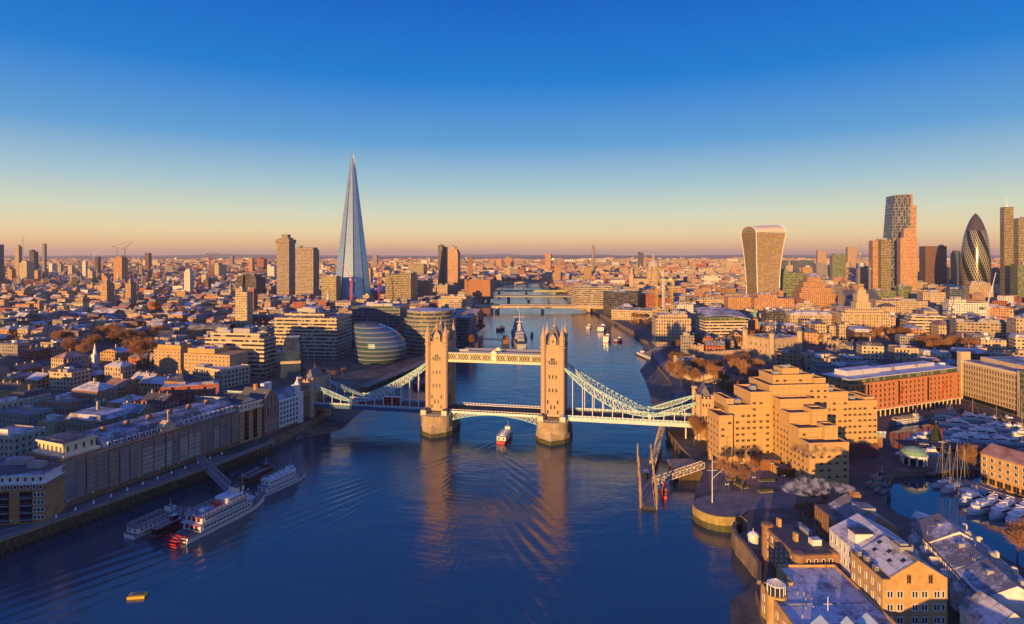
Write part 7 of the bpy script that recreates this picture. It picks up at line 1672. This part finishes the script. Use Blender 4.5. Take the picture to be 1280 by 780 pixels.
# far winter trees between the roofs, one mass
g = MB(); r = random.Random(9)
def far_clump(x, y, R_, h):
    for k in range(26):
        a, e = r.uniform(0, 6.28), r.uniform(.1, 1.5); p = Vector((x+R_*r.random()**.5*math.cos(a), y+R_*r.random()**.5*math.sin(a), G+h*r.uniform(.25,1))); s = R_*r.uniform(.2,.42)
        v = [p+Vector((r.uniform(-1,1), r.uniform(-1,1), r.uniform(-.7,1)))*s for _ in range(4)]; g.add(v, [(0,1,2),(0,2,3),(1,3,2)])
for _ in range(2600):
    y = 700+ r.random()**1.7*5200; x = r.uniform(-.87,.87)*y
    if near_water(x, y, 12) or not free(x, y, 5): continue
    far_clump(x, y, r.uniform(4,8)*(1+y/6000), r.uniform(8,13))
for cx_, cy_, w_, n_ in ((-1750,2700,500,160),(-1500,2050,260,90),(-900,1500,150,50),(-40,2380,120,40),(60,2300,90,30)):
    for _ in range(n_):
        x, y = cx_+r.gauss(0,w_), cy_+r.gauss(0,w_*.35)
        if not near_water(x, y, 8): far_clump(x, y, r.uniform(7,13), r.uniform(9,14))
struct('distant_trees', g, [TWIG], 'stuff')['label'] = 'far bare winter trees filling gaps between the roofs'

# ------------------------------------------------------------------ steam from the brown warehouse chimney
m = bpy.data.materials.new('steam'); m.use_nodes = True; n, l = m.node_tree.nodes, m.node_tree.links; n.clear()
o_ = n.new('ShaderNodeOutputMaterial'); v_ = n.new('ShaderNodeVolumePrincipled'); v_.inputs['Color'].default_value = (.95,.93,.92,1); v_.inputs['Anisotropy'].default_value = .2
ge = n.new('ShaderNodeNewGeometry'); nf = noise(n, l, ge.outputs['Position'], .42, 6, .62); mr = n.new('ShaderNodeMapRange'); mr.inputs['From Min'].default_value = .50; mr.inputs['From Max'].default_value = .70; mr.inputs['To Max'].default_value = 1.0; l.new(nf, mr.inputs['Value']); l.new(mr.outputs[0], v_.inputs['Density']); l.new(v_.outputs[0], o_.inputs['Volume'])
pth = [(119.4,207.5,28.0),(117,208.5,28.6),(113.5,210,28.2),(109,212,27.4),(104,214,26.6),(98,216,25.8)]; rad = [.9,1.5,2.1,2.8,3.5,1.4]; g = MB(); vs = []; nn = 14
for i, p in enumerate(pth):
    for k in range(nn):
        a = 2*math.pi*k/nn; rr = rad[i]*(1+.18*math.sin(3*a+i)); vs.append((p[0]+rr*.3*math.sin(a*1), p[1]+rr*math.cos(a), p[2]+rr*math.sin(a)))
g.add(vs, [(i*nn+k, i*nn+(k+1) % nn, (i+1)*nn+(k+1) % nn, (i+1)*nn+k)[::-1] for i in range(len(pth)-1) for k in range(nn)] + [tuple(range(nn)), tuple(range(len(vs)-1, len(vs)-nn-1, -1))])
import bmesh
_b = bmesh.new()
_o = struct('steam', g, [m], 'stuff', True); _b.from_mesh(_o.data); bmesh.ops.recalc_face_normals(_b, faces=_b.faces); _b.to_mesh(_o.data); _b.free(); _o['label'] = 'white steam drifting from the brown warehouse chimney'

# ------------------------------------------------------------------ small things on the quays
for k in range(12):
    f = k/11; x, y = -181+(-152+181)*f+.5, 234+(308-234)*f
    t = thing('parasol', f'folded white parasol on the south quay walk, {ORD[k]} from the brown brick block', 'parasol', (x+1.5, y, G), 0, 'folded parasols on the south quay'); MB().tube((0,0,0),(0,0,2.2),.06,.06,5).build('pole', [PALET], t); MB().lathe([(.5,.9),(.28,1.6),(.06,2.4)], 8).build('canopy', [WHITE], t)
for k in range(14):
    f = k/13; x, y = -195+(-142+195)*f, 216+(330-216)*f
    t = thing('street_lamp', f'black globe street lamp on the south quay edge, {ORD[k]} from the downstream end', 'lamp', (x+3, y-1, G), 0, 'lamps on the south quay'); MB().tube((0,0,0),(0,0,4),.08,.06,5).build('post', [BLACKP], t); MB().lathe([(.05,4),(.25,4.2),(.25,4.5),(.05,4.7)], 8).build('lamp_globe', [WHITE], t)
def car():
    t = thing('parked_car', 'car', 'car', (0,0,-60)); MB().prism([(-2.1,-.85),(2.1,-.85),(2.1,.85),(-2.1,.85)], .35, .95).build('body', [CARS[0]], t)
    MB().prism([(-1.5,-.8),(1.0,-.8),(1.0,.8),(-1.5,.8)], .95, 1.5, 0, 1, top=[(-1.1,-.65),(.5,-.65),(.5,.65),(-1.1,.65)]).build('cabin', [GLASSM, CARS[0]], t)
    for x in (-1.3,1.3):
        for y in (-.85,.85): MB().tube((x,y-.1,.33),(x,y+.1,.33),.33,.33,10).build('wheel', [BLACKP], t)
    return t
CARS = [plain('car_paint_'+nm, c, .3, var=.05) for nm, c in (('silver',(.4,.41,.43)),('black',(.03,.03,.035)),('white',(.7,.7,.68)),('red',(.4,.03,.03)))]
C0 = car(); CK = kids_of(C0); first = True; i = 0
for (pa, pb, n_, where) in ((P(1120,470), P(1158,458), 5, 'on the road behind the dock block'), (P(1220,474), P(1270,501), 7, 'on the road along the gridded dock office'), ((220,330), (300,312), 7, 'on the lane between hotel and docks'), ((-225,443), (-330,470), 6, 'on the street behind the brewhouse')):
    for k in range(n_):
        o = C0 if first else copy_tree(C0, None, CK); first = False; f = (k+.5)/n_
        a_ = math.atan2(pb[1]-pa[1], pb[0]-pa[0]); o.location = (pa[0]+(pb[0]-pa[0])*f-3.2*math.sin(a_)*(1 if k % 2 else -1), pa[1]+(pb[1]-pa[1])*f+3.2*math.cos(a_)*(1 if k % 2 else -1), G+.03); o.rotation_euler = (0,0,a_+(math.pi if k % 2 else 0))
        o['label'] = f'silver car {where}, {ORD[k]} from its left end'; o['group'] = 'cars '+where; o['category'] = 'car'
for k, (x, y) in enumerate(((93,258),(95,272),(97,286),(108,266),(116,256),(122,268),(110,284),(124,284))):
    t = thing('street_lamp', f'black twin-globe lamp on the hotel forecourt, {ORD[k]} in order from the river steps', 'lamp', (x, y, G), 0, 'lamps on the hotel forecourt'); MB().tube((0,0,0),(0,0,4.4),.09,.06,5).build('post', [BLACKP], t)
    for s_ in (-.5, .5): MB().lathe([(.05,4.3),(.26,4.5),(.26,4.8),(.05,5)], 8, 0, s_).build('lamp_globe', [WHITE], t)
HEDGE = plain('clipped_hedge', (.035,.05,.02), .9, scale=2, var=.5, bump=.6)
for k, (x, y, w, d) in enumerate(((104,276,9,2),(118,274,8,2),(112,262,7,2),(128,258,2,9),(103,268,2,6))):
    t = thing('hedge', f'dark clipped hedge bed on the hotel forecourt, {("widest one","second widest one","nearest the quay nose","furthest from the river","narrow one nearest the river")[k]}', 'hedge', (x, y, G), .1*k, 'hedges on the hotel forecourt'); MB().box(-w/2-.3,-d/2-.3,0,w/2+.3,d/2+.3,.4).build('kerb', [PALET], t); MB().prism([(-w/2,-d/2),(w/2,-d/2),(w/2,d/2),(-w/2,d/2)], .4, 1.3, top=[(-w/2+.2,-d/2+.2),(w/2-.2,-d/2+.2),(w/2-.2,d/2-.2),(-w/2+.2,d/2-.2)]).build('foliage', [HEDGE], t)
# ------------------------------------------------------------------ haze over the whole city
m = bpy.data.materials.new('haze'); m.use_nodes = True; n, l = m.node_tree.nodes, m.node_tree.links; n.clear()
o_ = n.new('ShaderNodeOutputMaterial'); v_ = n.new('ShaderNodeVolumePrincipled'); v_.inputs['Color'].default_value = (.97,.88,.80,1); v_.inputs['Anisotropy'].default_value = .2; v_.inputs['Density'].default_value = 3.6e-5; l.new(v_.outputs[0], o_.inputs['Volume'])
hz = MB().box(-46000, -900, -6, 46000, 46000, 352); o = struct('haze', hz, [m], 'stuff')
